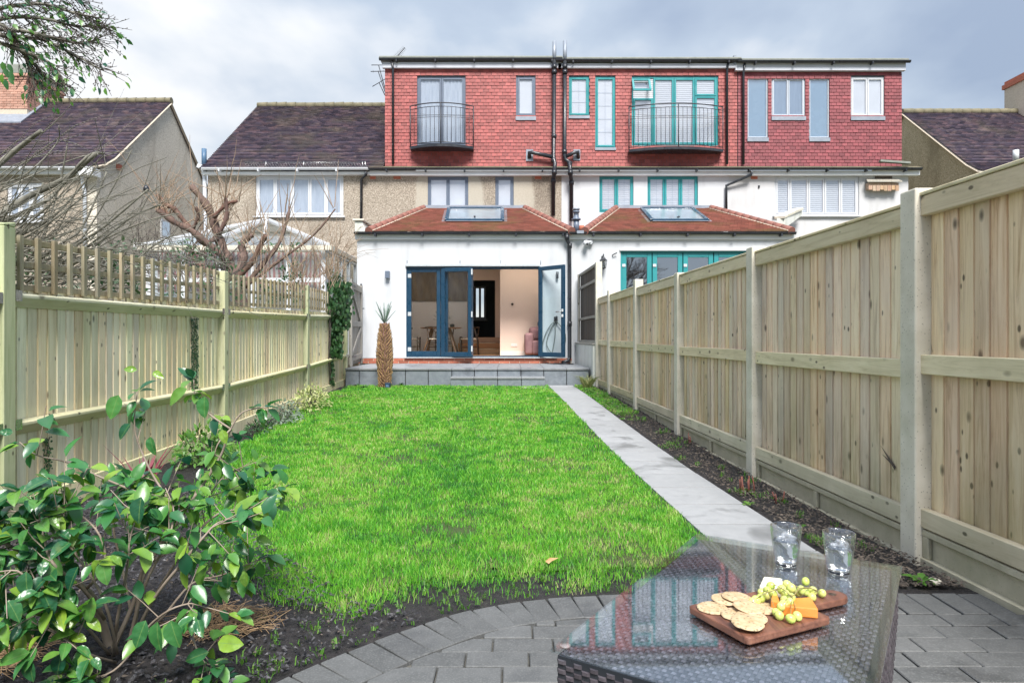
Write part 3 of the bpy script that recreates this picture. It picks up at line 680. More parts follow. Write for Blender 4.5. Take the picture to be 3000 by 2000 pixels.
for (v0, v1, ra, rb, la, lb, ta, tb_, ua, ub) in bays:
    a, b = v0+.05, v1-.05
    for (p, q) in ((ra, rb), (la, lb)):       # arris rails: triangular section
        m = MB(); P = [G(LU-.055, a, p-.085), G(LU-.005, a, p-.030), G(LU-.005, a, p-.012), G(LU-.055, a, p), G(LU-.055, b, q-.085), G(LU-.005, b, q-.030), G(LU-.005, b, q-.012), G(LU-.055, b, q)]
        m.add(P, [(0,1,2,3), (7,6,5,4), (0,4,5,1), (1,5,6,2), (2,6,7,3), (3,7,4,0)]); obj('arris_rail', m, m_rail_l, fl, bevel=.003, origin=G(LU, a, p))
        for vv, zz in ((a, p), (b, q)):
            m = MB(); gbox(m, LU-.004, LU-.001, vv-.05 if vv > a else vv, vv if vv > a else vv+.05, zz-.05, zz+.01); obj('bracket', m, m_steel, fl)
    n = int(round((b-a)/.0905)); w = (b-a)/n
    for j in range(n):
        t = (j+.5)/n; c = a+j*w; z0 = gz(c)+.10; z1 = lerp(ra, rb, t)+.045; m = MB(); uu = LU-.0565+R.uniform(-.002, 0)
        pr = [(0, .0), (.5, -.003), (1.12, -.009)]
        for zz in (z0, z1):
            for t_, du in pr: m.v.append(tuple(G(uu+du, c+t_*w, zz)))
            m.v.append(tuple(G(uu-.016, c+1.12*w, zz))); m.v.append(tuple(G(uu-.016, c, zz)))
        m.f += [(i_, i_+5, (i_+1) % 5+5, (i_+1) % 5) for i_ in range(5)]+[tuple(range(5)), tuple(range(5, 10))[::-1]]; m.sm += [False]*7
        obj('board', m, m_fence_l, fl, origin=G(uu, c, z0))
    m = MB(); gbox(m, LU-.052, LU-.025, a, b, gz(a)-.05, gz(a)+.105, gz(b)-.05, gz(b)+.105); obj('gravel_board', m, m_fence_l, fl, bevel=.003, origin=G(LU, a, 0))
    if v0 < 2: continue
    e = b if v1 < 12 else 11.3
    for t_ in (.03, .5, .97):
        m = MB(); za, zb = lerp(ta, ua, t_), lerp(tb_, ub, t_); gbox(m, LU-.070, LU-.052, a, e, za-.017, za+.017, zb-.017, zb+.017); obj('trellis_batten', m, m_trellis, fl, bevel=.002, origin=G(LU, a, za))
    c = a+.09
    while c < e-.03:
        t = (c-a)/(b-a); m = MB(); gbox(m, LU-.0515, LU-.030, c-.017, c+.017, lerp(ta, tb_, t)-.02, lerp(ua, ub, t)+.02)
        obj('trellis_batten', m, m_trellis, fl, bevel=.002, origin=G(LU, c, ta)); c += .1505
# ------------------------------------------------------------------ side gate
gt = thing('side_gate', 'weathered grey braced timber gate at the far end of the left fence', 'gate', (-3.04, 12.7, TZ))
def gp(t, z, off=0): return Vector((lerp(-3.035, -3.20, t)+off, lerp(12.72, 14.35, t), z))
def gbar(a, b, w_, th=.03, off=.0, name='frame_rail', mat=None):
    m = MB(); m.bar(gp(*a, off), gp(*b, off), th, w_); obj(name, m, mat or m_gate, gt, bevel=.003, origin=gp(*a))
for k in range(13):
    t0 = (k+.5)/13; m = MB(); m.bar(gp(t0, .50, -.03), gp(t0, 2.10, -.03), .118, .018, up=(1,0,0)); obj('board', m, m_gate, gt, origin=gp(t0, .5))
for z in (.62, 1.28, 2.0): gbar((0, z), (1, z+.02), .11)
for t in (.03, .97): m = MB(); m.bar(gp(t, .47), gp(t, 2.12), .10, .034, up=(1,0,0)); obj('stile', m, m_gate, gt, bevel=.003)
gbar((.08, .68), (.92, 1.22), .09, .028); gbar((.92, 1.34), (.08, 1.95), .09, .028)
for z in (.66, 2.02):
    m = MB(); m.bar(gp(.0, z, .022), gp(.35, z, .022), .006, .035); obj('strap_hinge', m, m_iron, gt)
m = MB(); m.box(-3.235, -3.20, 14.36, 14.40, TZ, 2.16); obj('post', m, m_iron, gt)
m = MB(); m.tube([gp(.97, 1.63, .02), gp(.97, 1.63, .06), gp(.90, 1.63, .06)], .009, 6); obj('latch', m, m_iron, gt)
# ================================================================== soil litter, straw
def chips(name, label, cat, n, region, mat, size, zoff=.01):
    m = MB(); k = 0
    while k < n:
        x, y = region()
        if x is None: continue
        L = R.uniform(.3, 1)*size; a = R.uniform(0, PI); w_ = L*R.uniform(.25, .7); t = R.uniform(-.5, .5)
        c = Vector((x, y, gz(y)+zoff+R.uniform(-.004, .012))); d = Vector((math.cos(a), math.sin(a), t)).normalized()*L/2
        e = Vector((-math.sin(a), math.cos(a), R.uniform(-.6, .6))).normalized()*w_/2; h = Vector((0, 0, L*.22))
        m.add([c-d, c+e, c+d, c-e, c+h], [(0,1,4),(1,2,4),(2,3,4),(3,0,4)]); k += 1
    return tag(obj(name, m, mat), label, cat, kind='stuff')
def reg_left():
    x, y = R.uniform(-2.7, .1), R.uniform(1.6, 4.6)
    u = x+SK*y
    if u < LU or u > lawnL(y)+.35 or y < arcY(x)+.02: return None, None
    return x, y
def reg_right():
    v = 2.75+R.random()**1.6*9.3; u = R.uniform(1.60, 1.955); return u-SK*v, v
chips('soil_clods', 'dark crumbly soil lumps in the bed beside the curved block edging', 'soil', 7500, reg_left, m_cloddark, .032)
chips('bark_chips', 'small brown bark pieces scattered on the left bed', 'bark chips', 1500, reg_left, m_chip, .022, .012)
chips('soil_clods', 'brown bark and soil litter along the foot of the right fence', 'soil', 5200, reg_right, m_chip, .03)
def straws(label, n, c, r, L, h):
    m = MB()
    for _ in range(n):
        a = R.uniform(0, 2*PI); q = math.sqrt(R.random()); p = Vector((c[0]+r[0]*q*math.cos(a), c[1]+r[1]*q*math.sin(a), gz(c[1])+.01+h*(1-q)*R.random()+.008))
        b = R.uniform(0, 2*PI); d = Vector((math.cos(b), math.sin(b), R.uniform(-.25, .35)))*L*R.uniform(.5, 1)
        m.tube([p-d/2, p+Vector((0,0,R.uniform(0,.012))), p+d/2], .0011, 3, cap=False)
    tag(obj('straw_mulch', m, m_straw), label, 'straw', kind='stuff')
straws('dry brown straw heaped at the bottom left corner of the bed', 700, (-1.72, 2.12), (.22, .2), .15, .10)
straws('thin straw mulch under the glossy shrub on the dark soil', 330, (-1.02, 2.38), (.20, .13), .13, .02)
# grassy weeds along the right bed and soil edge
def tuft(m, x, y, n, h, sp, wd_=.0022):
    for _ in range(n):
        a = R.uniform(0, 2*PI); r = R.random()*sp; p = Vector((x+r*math.cos(a), y+r*math.sin(a), gz(y)-.002)); b = R.uniform(0, 2*PI)
        d = Vector((math.cos(b), math.sin(b), 0)); hh = h*R.uniform(.5, 1); s_ = Vector((-d.y, d.x, 0))*wd_; ln = R.uniform(.2, .9)*hh
        m.add([p-s_, p+s_, p+d*ln*.4+s_*.8+Vector((0,0,hh*.65)), p+d*ln*.4-s_*.8+Vector((0,0,hh*.65)), p+d*ln+Vector((0,0,hh*.8))], [(0,1,2,3), (3,2,4)])
m = MB()
for _ in range(230):
    v = 2.8+R.random()**.8*9.2; u = R.choice([R.uniform(1.6, 1.72), R.uniform(1.6, 1.93)])
    if MN.noise(Vector((u*2, v*1.4, 5))) < -.08 and v < 8: continue
    tuft(m, u-SK*v, v, R.randint(8, 26), R.uniform(.025, .06), R.uniform(.02, .07), .0018*max(1, v/3.5))
for _ in range(70):
    x, y = reg_left()
    if x is None: continue
    tuft(m, x, y, R.randint(3, 12), .04, .03)
for _ in range(260):
    x = R.uniform(-1.2, .6); y = arcY(x)+R.uniform(.02, .45)
    tuft(m, x, y, R.randint(2, 9), R.uniform(.02, .04), .02)
tag(obj('weed_grass', m, m_weed), 'thin grassy weeds growing in the soil beside the path and fences', 'weeds', kind='stuff')
def shoots(x, y, n, h, sp, label):
    t = thing('plant_stump', label, 'plant', (x, y, gz(y)))
    m = MB()
    for k in range(n):
        p = Vector((x+R.uniform(-sp, sp), y+R.uniform(-sp, sp)*1.3, gz(y)-.01)); q = p+Vector((R.uniform(-.02, .02), R.uniform(-.02, .02), h*R.uniform(.5, 1)))
        m.tube([p, (p+q)/2+Vector((.004,0,0)), q], [.005, .0045, .004], 5)
    obj('cut_stem', m, simple('red_stem', (.17,.05,.04), (.26,.10,.07), 20, .7), t)
    m = MB()
    for k in range(n*2): tuft(m, x+R.uniform(-.05, .05), y+R.uniform(-.06, .06), 5, .03, .02, .004)
    obj('leaf_tuft', m, m_weed, t)
p = W(2190, 1440, 4.45); shoots(p.x, 4.45, 8, .13, .05, 'cluster of cut red stems sprouting beside the second concrete post')
p = W(2240, 1420, 4.25); shoots(p.x+.06, 4.2, 3, .10, .02, 'lone pair of cut red stems in the soil nearer the fence')
p = W(2010, 1290, 6.5); shoots(p.x, 6.4, 3, .12, .03, 'short cut stems sprouting near the third concrete post')
def broad_plant(x, y, n, L, mat, label, name='weed_plant', cat='weed', up=.5):
    m = MB()
    for k in range(n):
        a = 2*PI*k/n+R.uniform(-.3, .3); d = Vector((math.cos(a), math.sin(a), up*R.uniform(.4, 1.3))).normalized(); l = L*R.uniform(.6, 1); s_ = Vector((-math.sin(a), math.cos(a), 0))*l*.2
        p = Vector((x, y, gz(y)+.006)); mid = p+d*l*.55; tip = p+d*l+Vector((0,0,-l*.25))
        m.add([p, mid+s_, tip, mid-s_, mid-Vector((0,0,l*.05))], [(0,4,1), (0,3,4), (1,4,2), (4,3,2)], True)
    return tag(obj(name, m, mat), label, cat)
broad_plant(G(1.80, 2.80).x, 2.80, 16, .085, m_weed, 'low green leafy weed at the corner between the paving and the fence')
broad_plant(G(1.64, 2.80).x, 2.84, 9, .05, m_weed, 'small pale leafy weed at the paving edge behind the table')
broad_plant(PX(2190, 4.1), 4.1, 12, .06, m_weed, 'blue-green leafy weed beside the stone path')
broad_plant(PX(2350, 3.6), 3.62, 10, .045, m_weed, 'tiny green weed near the glasses by the path')
m = MB()
for _ in range(160):
    a = R.uniform(-.8, PI+.8); p = Vector((1.30+R.uniform(-.05, .05), 11.6+R.uniform(-.06, .06), gz(11.6))); l = R.uniform(.15, .42)
    d = Vector((math.cos(a)*.7, math.sin(a)*.4-.2, 1)).normalized(); s_ = Vector((.004, 0, 0)); q = p+d*l*.6; e = p+d*l+Vector((d.x*l*.4, 0, -l*.25))
    m.add([p-s_, p+s_, q+s_, q-s_, e], [(0,1,2,3), (3,2,4)])
tag(obj('grass_clump', m, leaf_mat('dry_sedge', (.06,.10,.02), (.16,.20,.05), (.30,.28,.12), .6, .2)), 'long-bladed grass clump by the corner of the terrace and right fence', 'plant')
m = MB(); c = W(2840, 1745, 2.78); m.lathe([(.0, 0), (.028, 0), (.032, .01), (.018, .018), (.0, .02)], 7, (G(1.86, 2.78).x, 2.80, 0.0)); tag(obj('stone', m, m_conc), 'pale stone lying in the bed by the near fence post', 'stone')
m = MB()
for (x, y, s_) in ((2035-430, 1660, 1), ):
    c = Vector((PX(1615, 3.0), 3.0, gz(3)+.035)); m.add([c+Vector((-.028,0,-.01)), c+Vector((-.006,.012,.002)), c+Vector((.034,.004,.004)), c+Vector((.0,-.012,-.006)), c+Vector((-.012,-.016,-.016)), c+Vector((-.018,.018,-.012))], [(0,4,3), (0,3,1), (1,3,2), (0,1,5)], True)
tag(obj('dead_leaf', m, m_dryleaf), 'curled orange-brown dead leaf lying on the lawn near the table', 'leaf')
# ================================================================== HOUSE BUILDERS
def wall_mesh(x0, x1, z0, z1, Y, holes=(), rev=.09, back=.25, thru=(), m=None):
    m = m or MB(); hs = list(holes)+list(thru)
    X = sorted({x0, x1, *[h[0] for h in hs], *[h[1] for h in hs]}); Z = sorted({z0, z1, *[h[2] for h in hs], *[h[3] for h in hs]})
    X = [q for q in X if x0 <= q <= x1]; Z = [q for q in Z if z0 <= q <= z1]
    def inh(x, z, L): return any(h[0] < x < h[1] and h[2] < z < h[3] for h in L)
    for a, b in zip(X, X[1:]):
        for c, d in zip(Z, Z[1:]):
            if not inh((a+b)/2, (c+d)/2, hs): m.add([(a,Y,c),(b,Y,c),(b,Y,d),(a,Y,d)], [(0,1,2,3)])
            if not inh((a+b)/2, (c+d)/2, thru): m.add([(a,Y+back,c),(b,Y+back,c),(b,Y+back,d),(a,Y+back,d)], [(3,2,1,0)])
    for h in hs:
        r = back if h in thru else rev
        a, b, c, d = h
        m.add([(a,Y,c),(b,Y,c),(b,Y,d),(a,Y,d),(a,Y+r,c),(b,Y+r,c),(b,Y+r,d),(a,Y+r,d)], [(0,4,5,1),(1,5,6,2),(2,6,7,3),(3,7,4,0)])
    m.add([(x0,Y,z0),(x1,Y,z0),(x1,Y,z1),(x0,Y,z1),(x0,Y+back,z0),(x1,Y+back,z0),(x1,Y+back,z1),(x0,Y+back,z1)], [(0,4,5,1),(1,5,6,2),(2,6,7,3),(3,7,4,0)])
    return m
def ring(m, x0, x1, z0, z1, t, Y0, Y1):
    m.box(x0, x0+t, Y0, Y1, z0, z1); m.box(x1-t, x1, Y0, Y1, z0, z1); m.box(x0+t, x1-t, Y0, Y1, z0, z0+t); m.box(x0+t, x1-t, Y0, Y1, z1-t, z1)
def rect(xa, xb, ya, yb, Y): return (PX(xa, Y), PX(xb, Y), PZ(yb, Y), PZ(ya, Y))
def window(parent, r, Y, mf, lights=((0,1,0,1),), pane=None, back=None, fw=.035, sw=.035, bars=None, sill=None, lead=None, name='window', deep=.03, backname='blind', slats=False):
    x0, x1, z0, z1 = r; pane = pane or m_pane; fw_ = min(fw, (x1-x0)*.2)
    f = MB(); ring(f, x0+.001, x1-.001, z0+.001, z1-.001, fw_, Y+deep, Y+deep+.06); ix0, ix1, iz0, iz1 = x0+fw_, x1-fw_, z0+fw_, z1-fw_
    P = []
    for a, b, c, d in lights:
        q = (lerp(ix0, ix1, a)+(0 if a == 0 else .005), lerp(ix0, ix1, b)-(0 if b == 1 else .005), lerp(iz0, iz1, c)+(0 if c == 0 else .005), lerp(iz0, iz1, d)-(0 if d == 1 else .005))
        ring(f, q[0]+.001, q[1]-.001, q[2]+.001, q[3]-.001, sw, Y+deep-.012, Y+deep+.05); P.append(q)
    for i, (a, b, c, d) in enumerate(lights):
        if b < 1: x = lerp(ix0, ix1, b); f.box(x-.006, x+.006, Y+deep+.004, Y+deep+.045, lerp(iz0, iz1, c), lerp(iz0, iz1, d))
    w = obj(name, f, mf, parent, bevel=.004)
    for q in P:
        m = MB(); m.add([(q[0]+sw-.003, Y+deep+.012, q[2]+sw-.003), (q[1]-sw+.003, Y+deep+.012, q[2]+sw-.003), (q[1]-sw+.003, Y+deep+.012, q[3]-sw+.003), (q[0]+sw-.003, Y+deep+.012, q[3]-sw+.003)], [(0,1,2,3)])
        obj('pane', m, pane, w)
        if bars:
            m = MB(); nx, nz = bars
            for i in range(1, nx): xx = lerp(q[0]+sw, q[1]-sw, i/nx); m.box(xx-.004, xx+.004, Y+deep+.013, Y+deep+.018, q[2]+sw, q[3]-sw)
            for i in range(1, nz): zz = lerp(q[2]+sw, q[3]-sw, i/nz); m.box(q[0]+sw, q[1]-sw, Y+deep+.0185, Y+deep+.022, zz-.004, zz+.004)
            obj('glazing_bar', m, m_curtain, w)
    if back:
        m = MB()
        if slats:
            z = iz0+.01
            while z < iz1-.02: m.hexa([(ix0, Y+deep+.020, z), (ix1, Y+deep+.020, z), (ix1, Y+deep+.034, z-.010), (ix0, Y+deep+.034, z-.010), (ix0, Y+deep+.020, z+.042), (ix1, Y+deep+.020, z+.042), (ix1, Y+deep+.034, z+.032), (ix0, Y+deep+.034, z+.032)]); z += .052
        elif backname == 'curtain':
            n = 40
            for i in range(n+1): xx = lerp(ix0, ix1, i/n); yy = Y+deep+.032+.009*math.sin(i*1.9); m.v += [(xx, yy, iz0), (xx, yy, iz1)]
            for i in range(n): m.f.append((2*i, 2*i+2, 2*i+3, 2*i+1)); m.sm.append(True)
        else: m.add([(ix0, Y+deep+.024, iz0), (ix1, Y+deep+.024, iz0), (ix1, Y+deep+.024, iz1), (ix0, Y+deep+.024, iz1)], [(0,1,2,3)])
        obj(backname, m, back, w)
    if sill:
        m = MB(); m.box(x0-.05, x1+.05, Y-.07, Y+.03, z0-.035, z0-.001); obj('sill', m, sill, w, bevel=.004)
    if lead:
        m = MB(); m.box(x0-.01, x1+.01, Y-.030, Y+.02, z0-lead, z0-.002); obj('lead_apron', m, m_lead, w)
    return w
def hung_tiles(parent, x0, x1, z0, z1, Y, holes, mat, tw=.142, gg=.0872, n_ind=300, step=.0):
    tile = MB(); a = tw/2-.0042
    tile.add([(-a,-.013,0),(a,-.013,0),(a,.0,0),(-a,.0,0),(-a,-.0015,gg+.01),(a,-.0015,gg+.01),(a,.006,gg+.01),(-a,.006,gg+.01)], [(0,3,2,1),(4,5,6,7),(0,1,5,4),(1,2,6,5),(2,3,7,6),(3,0,4,7)])
    me = mesh_of('tile', tile, mat); full = []; J = MB()
    z = z0; r = 0
    while z < z1-.02:
        x = x0-(tw/2 if r % 2 else 0)
        while x < x1-.02:
            segs = [(max(x, x0), min(x+tw, x1))]; zt = min(z+gg, z1)
            for h in holes:
                if h[2] < (z+zt)/2+.01 < h[3]+.02:
                    ns = []
                    for s0, s1 in segs:
                        if h[0] <= s0 and h[1] >= s1: continue
                        if h[0] > s0 and h[0] < s1: ns.append((s0, h[0])); 
                        if h[1] > s0 and h[1] < s1: ns.append((h[1], s1))
                        if h[1] <= s0 or h[0] >= s1: ns.append((s0, s1))
                    segs = ns
            for s0, s1 in segs:
                if s1-s0 < .02: continue
                if s1-s0 > tw-.003 and z+gg+.01 < z1: full.append((s0+tw/2, z))
                else:
                    b = (s1-s0)/2-.002; c = (s0+s1)/2; J.hexa([(c-b,Y-.0135,z),(c+b,Y-.0135,z),(c+b,Y,z),(c-b,Y,z),(c-b,Y-.0015,zt),(c+b,Y-.0015,zt),(c+b,Y+.006,zt),(c-b,Y+.006,zt)])
            x += tw
        z += gg; r += 1
    cx, cz = (x0+x1)/2, (z0+z1)/2; full.sort(key=lambda p: (p[0]-cx)**2*.4+(p[1]-cz)**2)
    for i, (x, z) in enumerate(full):
        dy = R.uniform(-.003, .0015); dz = R.uniform(-.0025, .0025)
        if i < n_ind: inst('tile', me, parent, (x, Y+dy, z+dz))
        else: J.add([(v[0]+x, v[1]+Y+dy, v[2]+z+dz) for v in tile.v], tile.f)
    obj('tile_cladding', J, mat, parent, kind='stuff')
def slope_rows(parent, prof, xl, xr, mat, tw=.165, gg=.1, name='tile_courses', th=.014):
    """rows of lapped tiles up a roof whose side profile is the polyline prof [(Y,z)...]; xl/xr give the left/right edge at fraction t"""
    m = MB(); L = [0]
    for p, q in zip(prof, prof[1:]): L.append(L[-1]+math.hypot(q[0]-p[0], q[1]-p[1]))
    def at(s):
        s = min(max(s, 0), L[-1]-1e-6)
        for i in range(len(prof)-1):
            if s <= L[i+1]: t = (s-L[i])/(L[i+1]-L[i]); p, q = prof[i], prof[i+1]; d = Vector((0, q[0]-p[0], q[1]-p[1])).normalized(); return Vector((0, lerp(p[0], q[0], t), lerp(p[1], q[1], t))), d
    s = 0; r = 0
    while s < L[-1]-.02:
        P, d = at(s); Q, d2 = at(min(s+gg+.03, L[-1])); n = Vector((0, -d.z, d.y)); n2 = Vector((0, -d2.z, d2.y)); t = s/L[-1]; a, b = xl(t), xr(t); x = a-(tw/2 if r % 2 else 0)
        while x < b-.01:
            e, f = max(x, a)+.002, min(x+tw, b)-.002
            if f-e > .015:
                o1 = R.uniform(-.003, .004); X = Vector((1,0,0)); lo = P+n*(th*1.7+o1); hi = Q+n2*(.004); s0 = P+n*.002+n*0
                m.add([lo+X*e, lo+X*f, hi+X*f, hi+X*e, P+X*e-d*0+n*(.004), P+X*f+n*(.004)], [(0,1,2,3), (4,5,1,0), (0,3,4), (5,2,1)])
            x += tw
        s += gg; r += 1
    o = obj(name, m, mat, parent, kind='stuff')
    b = MB()
    for i in range(len(prof)-1):
        (ya, za), (yb, zb) = prof[i], prof[i+1]; ta, tb_ = L[i]/L[-1], L[i+1]/L[-1]
        b.add([(xl(ta), ya, za), (xr(ta), ya, za), (xr(tb_), yb, zb), (xl(tb_), yb, zb)], [(0,1,2,3)])
    obj('roof_deck', b, m_roomdark, parent)
    return o
def pipe(parent, pts, r, mat, name='downpipe', sockets=(), n=8):
    m = MB(); m.tube(pts, r, n)
    for p in sockets: m.tube([Vector(p)-Vector((0,0,.05)), Vector(p)+Vector((0,0,.05))], r*1.28, n)
    return obj(name, m, mat, parent)
def gutter(parent, x0, x1, Y, z, mat, r=.055, brackets=True, name='gutter'):
    m = MB(); pts = [(Y+r*math.cos(a)*.95, z-r*math.sin(a)*1.05) for a in [i*PI/6 for i in range(7)]]+[(Y-r*.95+.004, z+.002), (Y-r*.5, z-.02), (Y+r*.5, z-.02)]
    m.prismx(pts, x0, x1); g_ = obj(name, m, mat, parent, smooth=False)
    if brackets:
        m = MB(); x = x0+.45
        while x < x1-.1: m.box(x-.018, x+.018, Y-r-.008, Y+r+.02, z-r*1.05-.035, z-r*1.05+.02); x += 1.0
        obj('gutter_bracket', m, mat, g_, kind='stuff')
    return g_
YM = 17.5; YF = 14.5
zs_gut = PZ(496, 17.3); z_eave = PZ(501, 17.3)
def juliet(parent, xa, xb, yt, yb, matp=None):
    Yc = 17.42; x0, x1 = PX(xa, Yc-.1), PX(xb, Yc-.1); z1, z0 = PZ(yt, 17.25), PZ(yb, 17.25); cx, hw = (x0+x1)/2, (x1-x0)/2
    def P(t, z): return Vector((cx+hw*t, Yc-.10-.27*(1-t*t), z))
    ts = [i/14-1 for i in range(29)]
    m = MB(); m.tube([P(t, z1) for t in ts], .016, 5); m.tube([P(t, z1-.09) for t in ts], .009, 4); m.tube([P(t, z0+.05) for t in ts], .010, 4)
    m.tube([P(t, z1-.26-.05*(1-t*t)) for t in ts], .006, 4); m.tube([P(t, z1-.31-.05*(1-t*t)) for t in ts], .006, 4)
    b = obj('balcony', m, m_iron, parent)
    k = int(hw*2/.105)
    for i in range(k+1):
        t = i/k*2-1; m = MB(); m.tube([P(t, z0+.04), P(t, z1-.09)], .0065, 4); obj('baluster', m, m_iron, b, origin=P(t, z0))
    for t in (-1, 0, 1): m = MB(); m.tube([P(t, z0-.02), P(t, z1)], .014, 5); obj('rail_post', m, m_iron, b)
    m = MB(); s = [P(t, 0) for t in ts]; poly = [(p.x, p.y-.03) for p in s]+[(x1, YM-.02), (x0, YM-.02)]; m.prism(poly, z0-.07, z0-.005)
    obj('balcony_base', m, m_black if not matp else matp, b)
    return b
# ------------------------------------------------------------------ MAIN (centre-left) HOUSE
def dormer(h, x0, x1, holes, mat, fasc, zt, zb, ztile, top_mat=m_felt, gx0=None, gx1=None, n_ind=300):
    m = wall_mesh(x0, x1, zb-.02, ztile+.02, YM+.02, holes, rev=.10, back=.3); obj('dormer_wall', m, m_roomdark, h)
    hung_tiles(h, x0, x1, zb, ztile, YM+.006, holes, mat, n_ind=n_ind)
    m = MB(); m.box(x0-.05, x1+.04, YM-.09, YM+.0, ztile, zt-.135); obj('fascia', m, fasc, h, bevel=.004)
    m = MB(); m.box(x0-.12, x1+.06, YM-.16, 21.3, zt-.060, zt); obj('flat_roof', m, top_mat, h, bevel=.01)
    gutter(h, x0-.12, x1+.06, YM-.15, zt-.065, m_black)
h1 = thing('terraced_house', 'middle terraced house with red tiled dormer, grey windows and white extension with open folding doors', 'house', (-1, YF, TZ), 'houses of the terrace')
H1L, HB12, HB23 = -3.30, 1.285, PX(2136, YM)
D1 = rect(1222, 1364, 222.5, 425, YM); D2 = rect(1512, 1569, 222.5, 342, YM)
zT, zTile, zB = PZ(171, YM), PZ(203, YM), PZ(487, YM)
dormer(h1, H1L, PX(1640, YM), [D1, D2], m_redtile, m_fascia, zT, zB, zTile)
window(h1, D1, YM, m_greyframe, ((0,.5,0,1), (.5,1,0,1)), m_pane, m_curtain, .045, .045, name='balcony_door', backname='curtain', deep=.04)
window(h1, D2, YM, m_greyframe, ((0,1,0,1),), m_pane, m_blind, .04, .05, lead=.10)
juliet(h1, 1202, 1387, 309, 428)
W1 = rect(1253, 1372, 517, 616, YM); W2 = rect(1451, 1505, 517, 616, YM)
m = wall_mesh(H1L, HB12, 2.6, z_eave+.02, YM+.001, [W1, W2]); obj('wall', m, m_pebble, h1)
window(h1, W1, YM, m_greyframe, ((0,.5,0,1), (.5,1,0,1)), m_pane, m_blind, .045, .04)
window(h1, W2, YM, m_greyframe, ((0,1,0,1),), m_pane, m_blind, .045, .04)
for a, b in ((1084, 1101), (1153, 1174), (1567, 1586)):
    m = MB(); x0, x1, z0, z1 = rect(a, b, 515, 525, YM); m.box(x0, x1, YM-.012, YM+.03, z0, z1); obj('air_brick', m, m_brick, h1)
def eave(h, x0, x1, gm=m_black, fm=m_wfascia):
    m = MB(); m.box(x0, x1, YM-.14, YM, PZ(513, YM-.14), PZ(500, YM-.14)); obj('fascia', m, fm, h, bevel=.003)
    gutter(h, x0, x1, YM-.21, PZ(491, YM-.25), gm)
    m = MB(); m.hexa([(x0, YM-.2, zB-.085), (x1, YM-.2, zB-.085), (x1, YM+.02, zB-.02), (x0, YM+.02, zB-.02), (x0, YM-.2, zB-.065), (x1, YM-.2, zB-.065), (x1, YM+.02, zB+.0), (x0, YM+.02, zB+.0)]); obj('roof_edge', m, m_ridge, h)
eave(h1, PX(1086, YM), HB12)
pipe(h1, [(PX(1148, YM-.1), YM-.12, PZ(186, YM)), (PX(1151, YM-.1), YM-.08, PZ(205, YM)), (PX(1151, YM-.1), YM-.08, PZ(484, YM))], .032, m_black)
# soil stacks
pipe(h1, [W(1624, 122, YM-.14), W(1624, 186, YM-.14)], .052, m_lead, 'vent_pipe')
pipe(h1, [W(1624, 184, YM-.14), W(1622, 462, YM-.1), W(1626, 480, YM-.2), W(1624, 510, YM-.3), W(1621, 524, YM-.12), W(1621, 632, YM-.1)], .052, m_black, 'soil_pipe', [W(1624, 196, YM-.14), W(1624, 212, YM-.14), W(1623, 400, YM-.1), W(1622, 470, YM-.12), W(1624, 505, YM-.3), W(1621, 530, YM-.12)], 10)
pipe(h1, [W(1551, 462, YM-.02), W(1551, 447, YM-.12), W(1560, 447, YM-.14), W(1619, 460, YM-.12)], .050, m_black, 'waste_pipe', n=8)
m = MB(); x0, x1, z0, z1 = rect(1541, 1562, 438, 472, YM-.03); m.box(x0, x1, YM-.03, YM-.016, z0, z1); obj('lead_flashing', m, m_lead, h1)
h2 = thing('terraced_house', 'middle terraced house with teal window frames, red tiled dormer and curved iron balcony', 'house', (3.6, YF, TZ), 'houses of the terrace')
pipe(h2, [W(1655, 120, YM-.14), W(1655, 186, YM-.14)], .052, m_lead, 'vent_pipe')
pipe(h2, [W(1655, 184, YM-.14), W(1654, 455, YM-.1), W(1657, 468, YM-.1), W(1668, 476, YM-.12), W(1670, 490, YM-.3), W(1672, 515, YM-.3), W(1674, 530, YM-.1), W(1674, 648, YM-.1)], .052, m_black, 'soil_pipe', [W(1655, 196, YM-.14), W(1655, 212, YM-.14), W(1654, 445, YM-.1), W(1669, 480, YM-.14), W(1671, 506, YM-.3), W(1674, 536, YM-.1)], 10)
pipe(h2, [W(1694, 462, YM-.02), W(1693, 446, YM-.12), W(1680, 448, YM-.14), W(1660, 458, YM-.12)], .050, m_black, 'waste_pipe', n=8)
m = MB(); x0, x1, z0, z1 = rect(1680, 1700, 438, 470, YM-.03); m.box(x0, x1, YM-.03, YM-.016, z0, z1); obj('lead_flashing', m, m_lead, h2)
E1 = rect(1667, 1726, 224, 340, YM); E2 = rect(1744, 1803, 224, 433, YM); E3 = rect(1851, 2104, 224, 427, YM)
dormer(h2, PX(1640, YM)+.001, PX(2160, YM), [E1, E2, E3], m_redtile, m_fascia, zT-.03, zB, zTile)
window(h2, E1, YM, m_teal, ((0,1,0,1),), m_pane, m_blind, .03, .045, bars=(2,3), lead=.07)
window(h2, E2, YM, m_teal, ((0,1,0,1),), m_pane, m_blind, .03, .045, bars=(2,5), lead=.07)
window(h2, E3, YM, m_teal, ((0,.24,0,.70), (.24,.49,0,1), (.49,.74,0,1), (.74,1,0,.73), (.74,1,.73,1)), m_pane, m_blind, .04, .05, name='balcony_door', slats=True, bars=(1,1))
ws = MB(); x0, x1, z0, z1 = rect(1854, 1907, 228, 265, YM-.16)   # open top-hung sash
for (A, B, C_, D_) in [(0,0,0,0)]:
    top = YM-.02; bot = YM-.20
    def sp(x, z): t = (z-z0)/(z1-z0); return Vector((x, lerp(bot, top, t), z))
    for a, b in (((x0, z0), (x1, z0)), ((x0, z1), (x1, z1)), ((x0+.02, z0), (x0+.02, z1)), ((x1-.02, z0), (x1-.02, z1))): ws.bar(sp(*a), sp(*b), .05, .05)
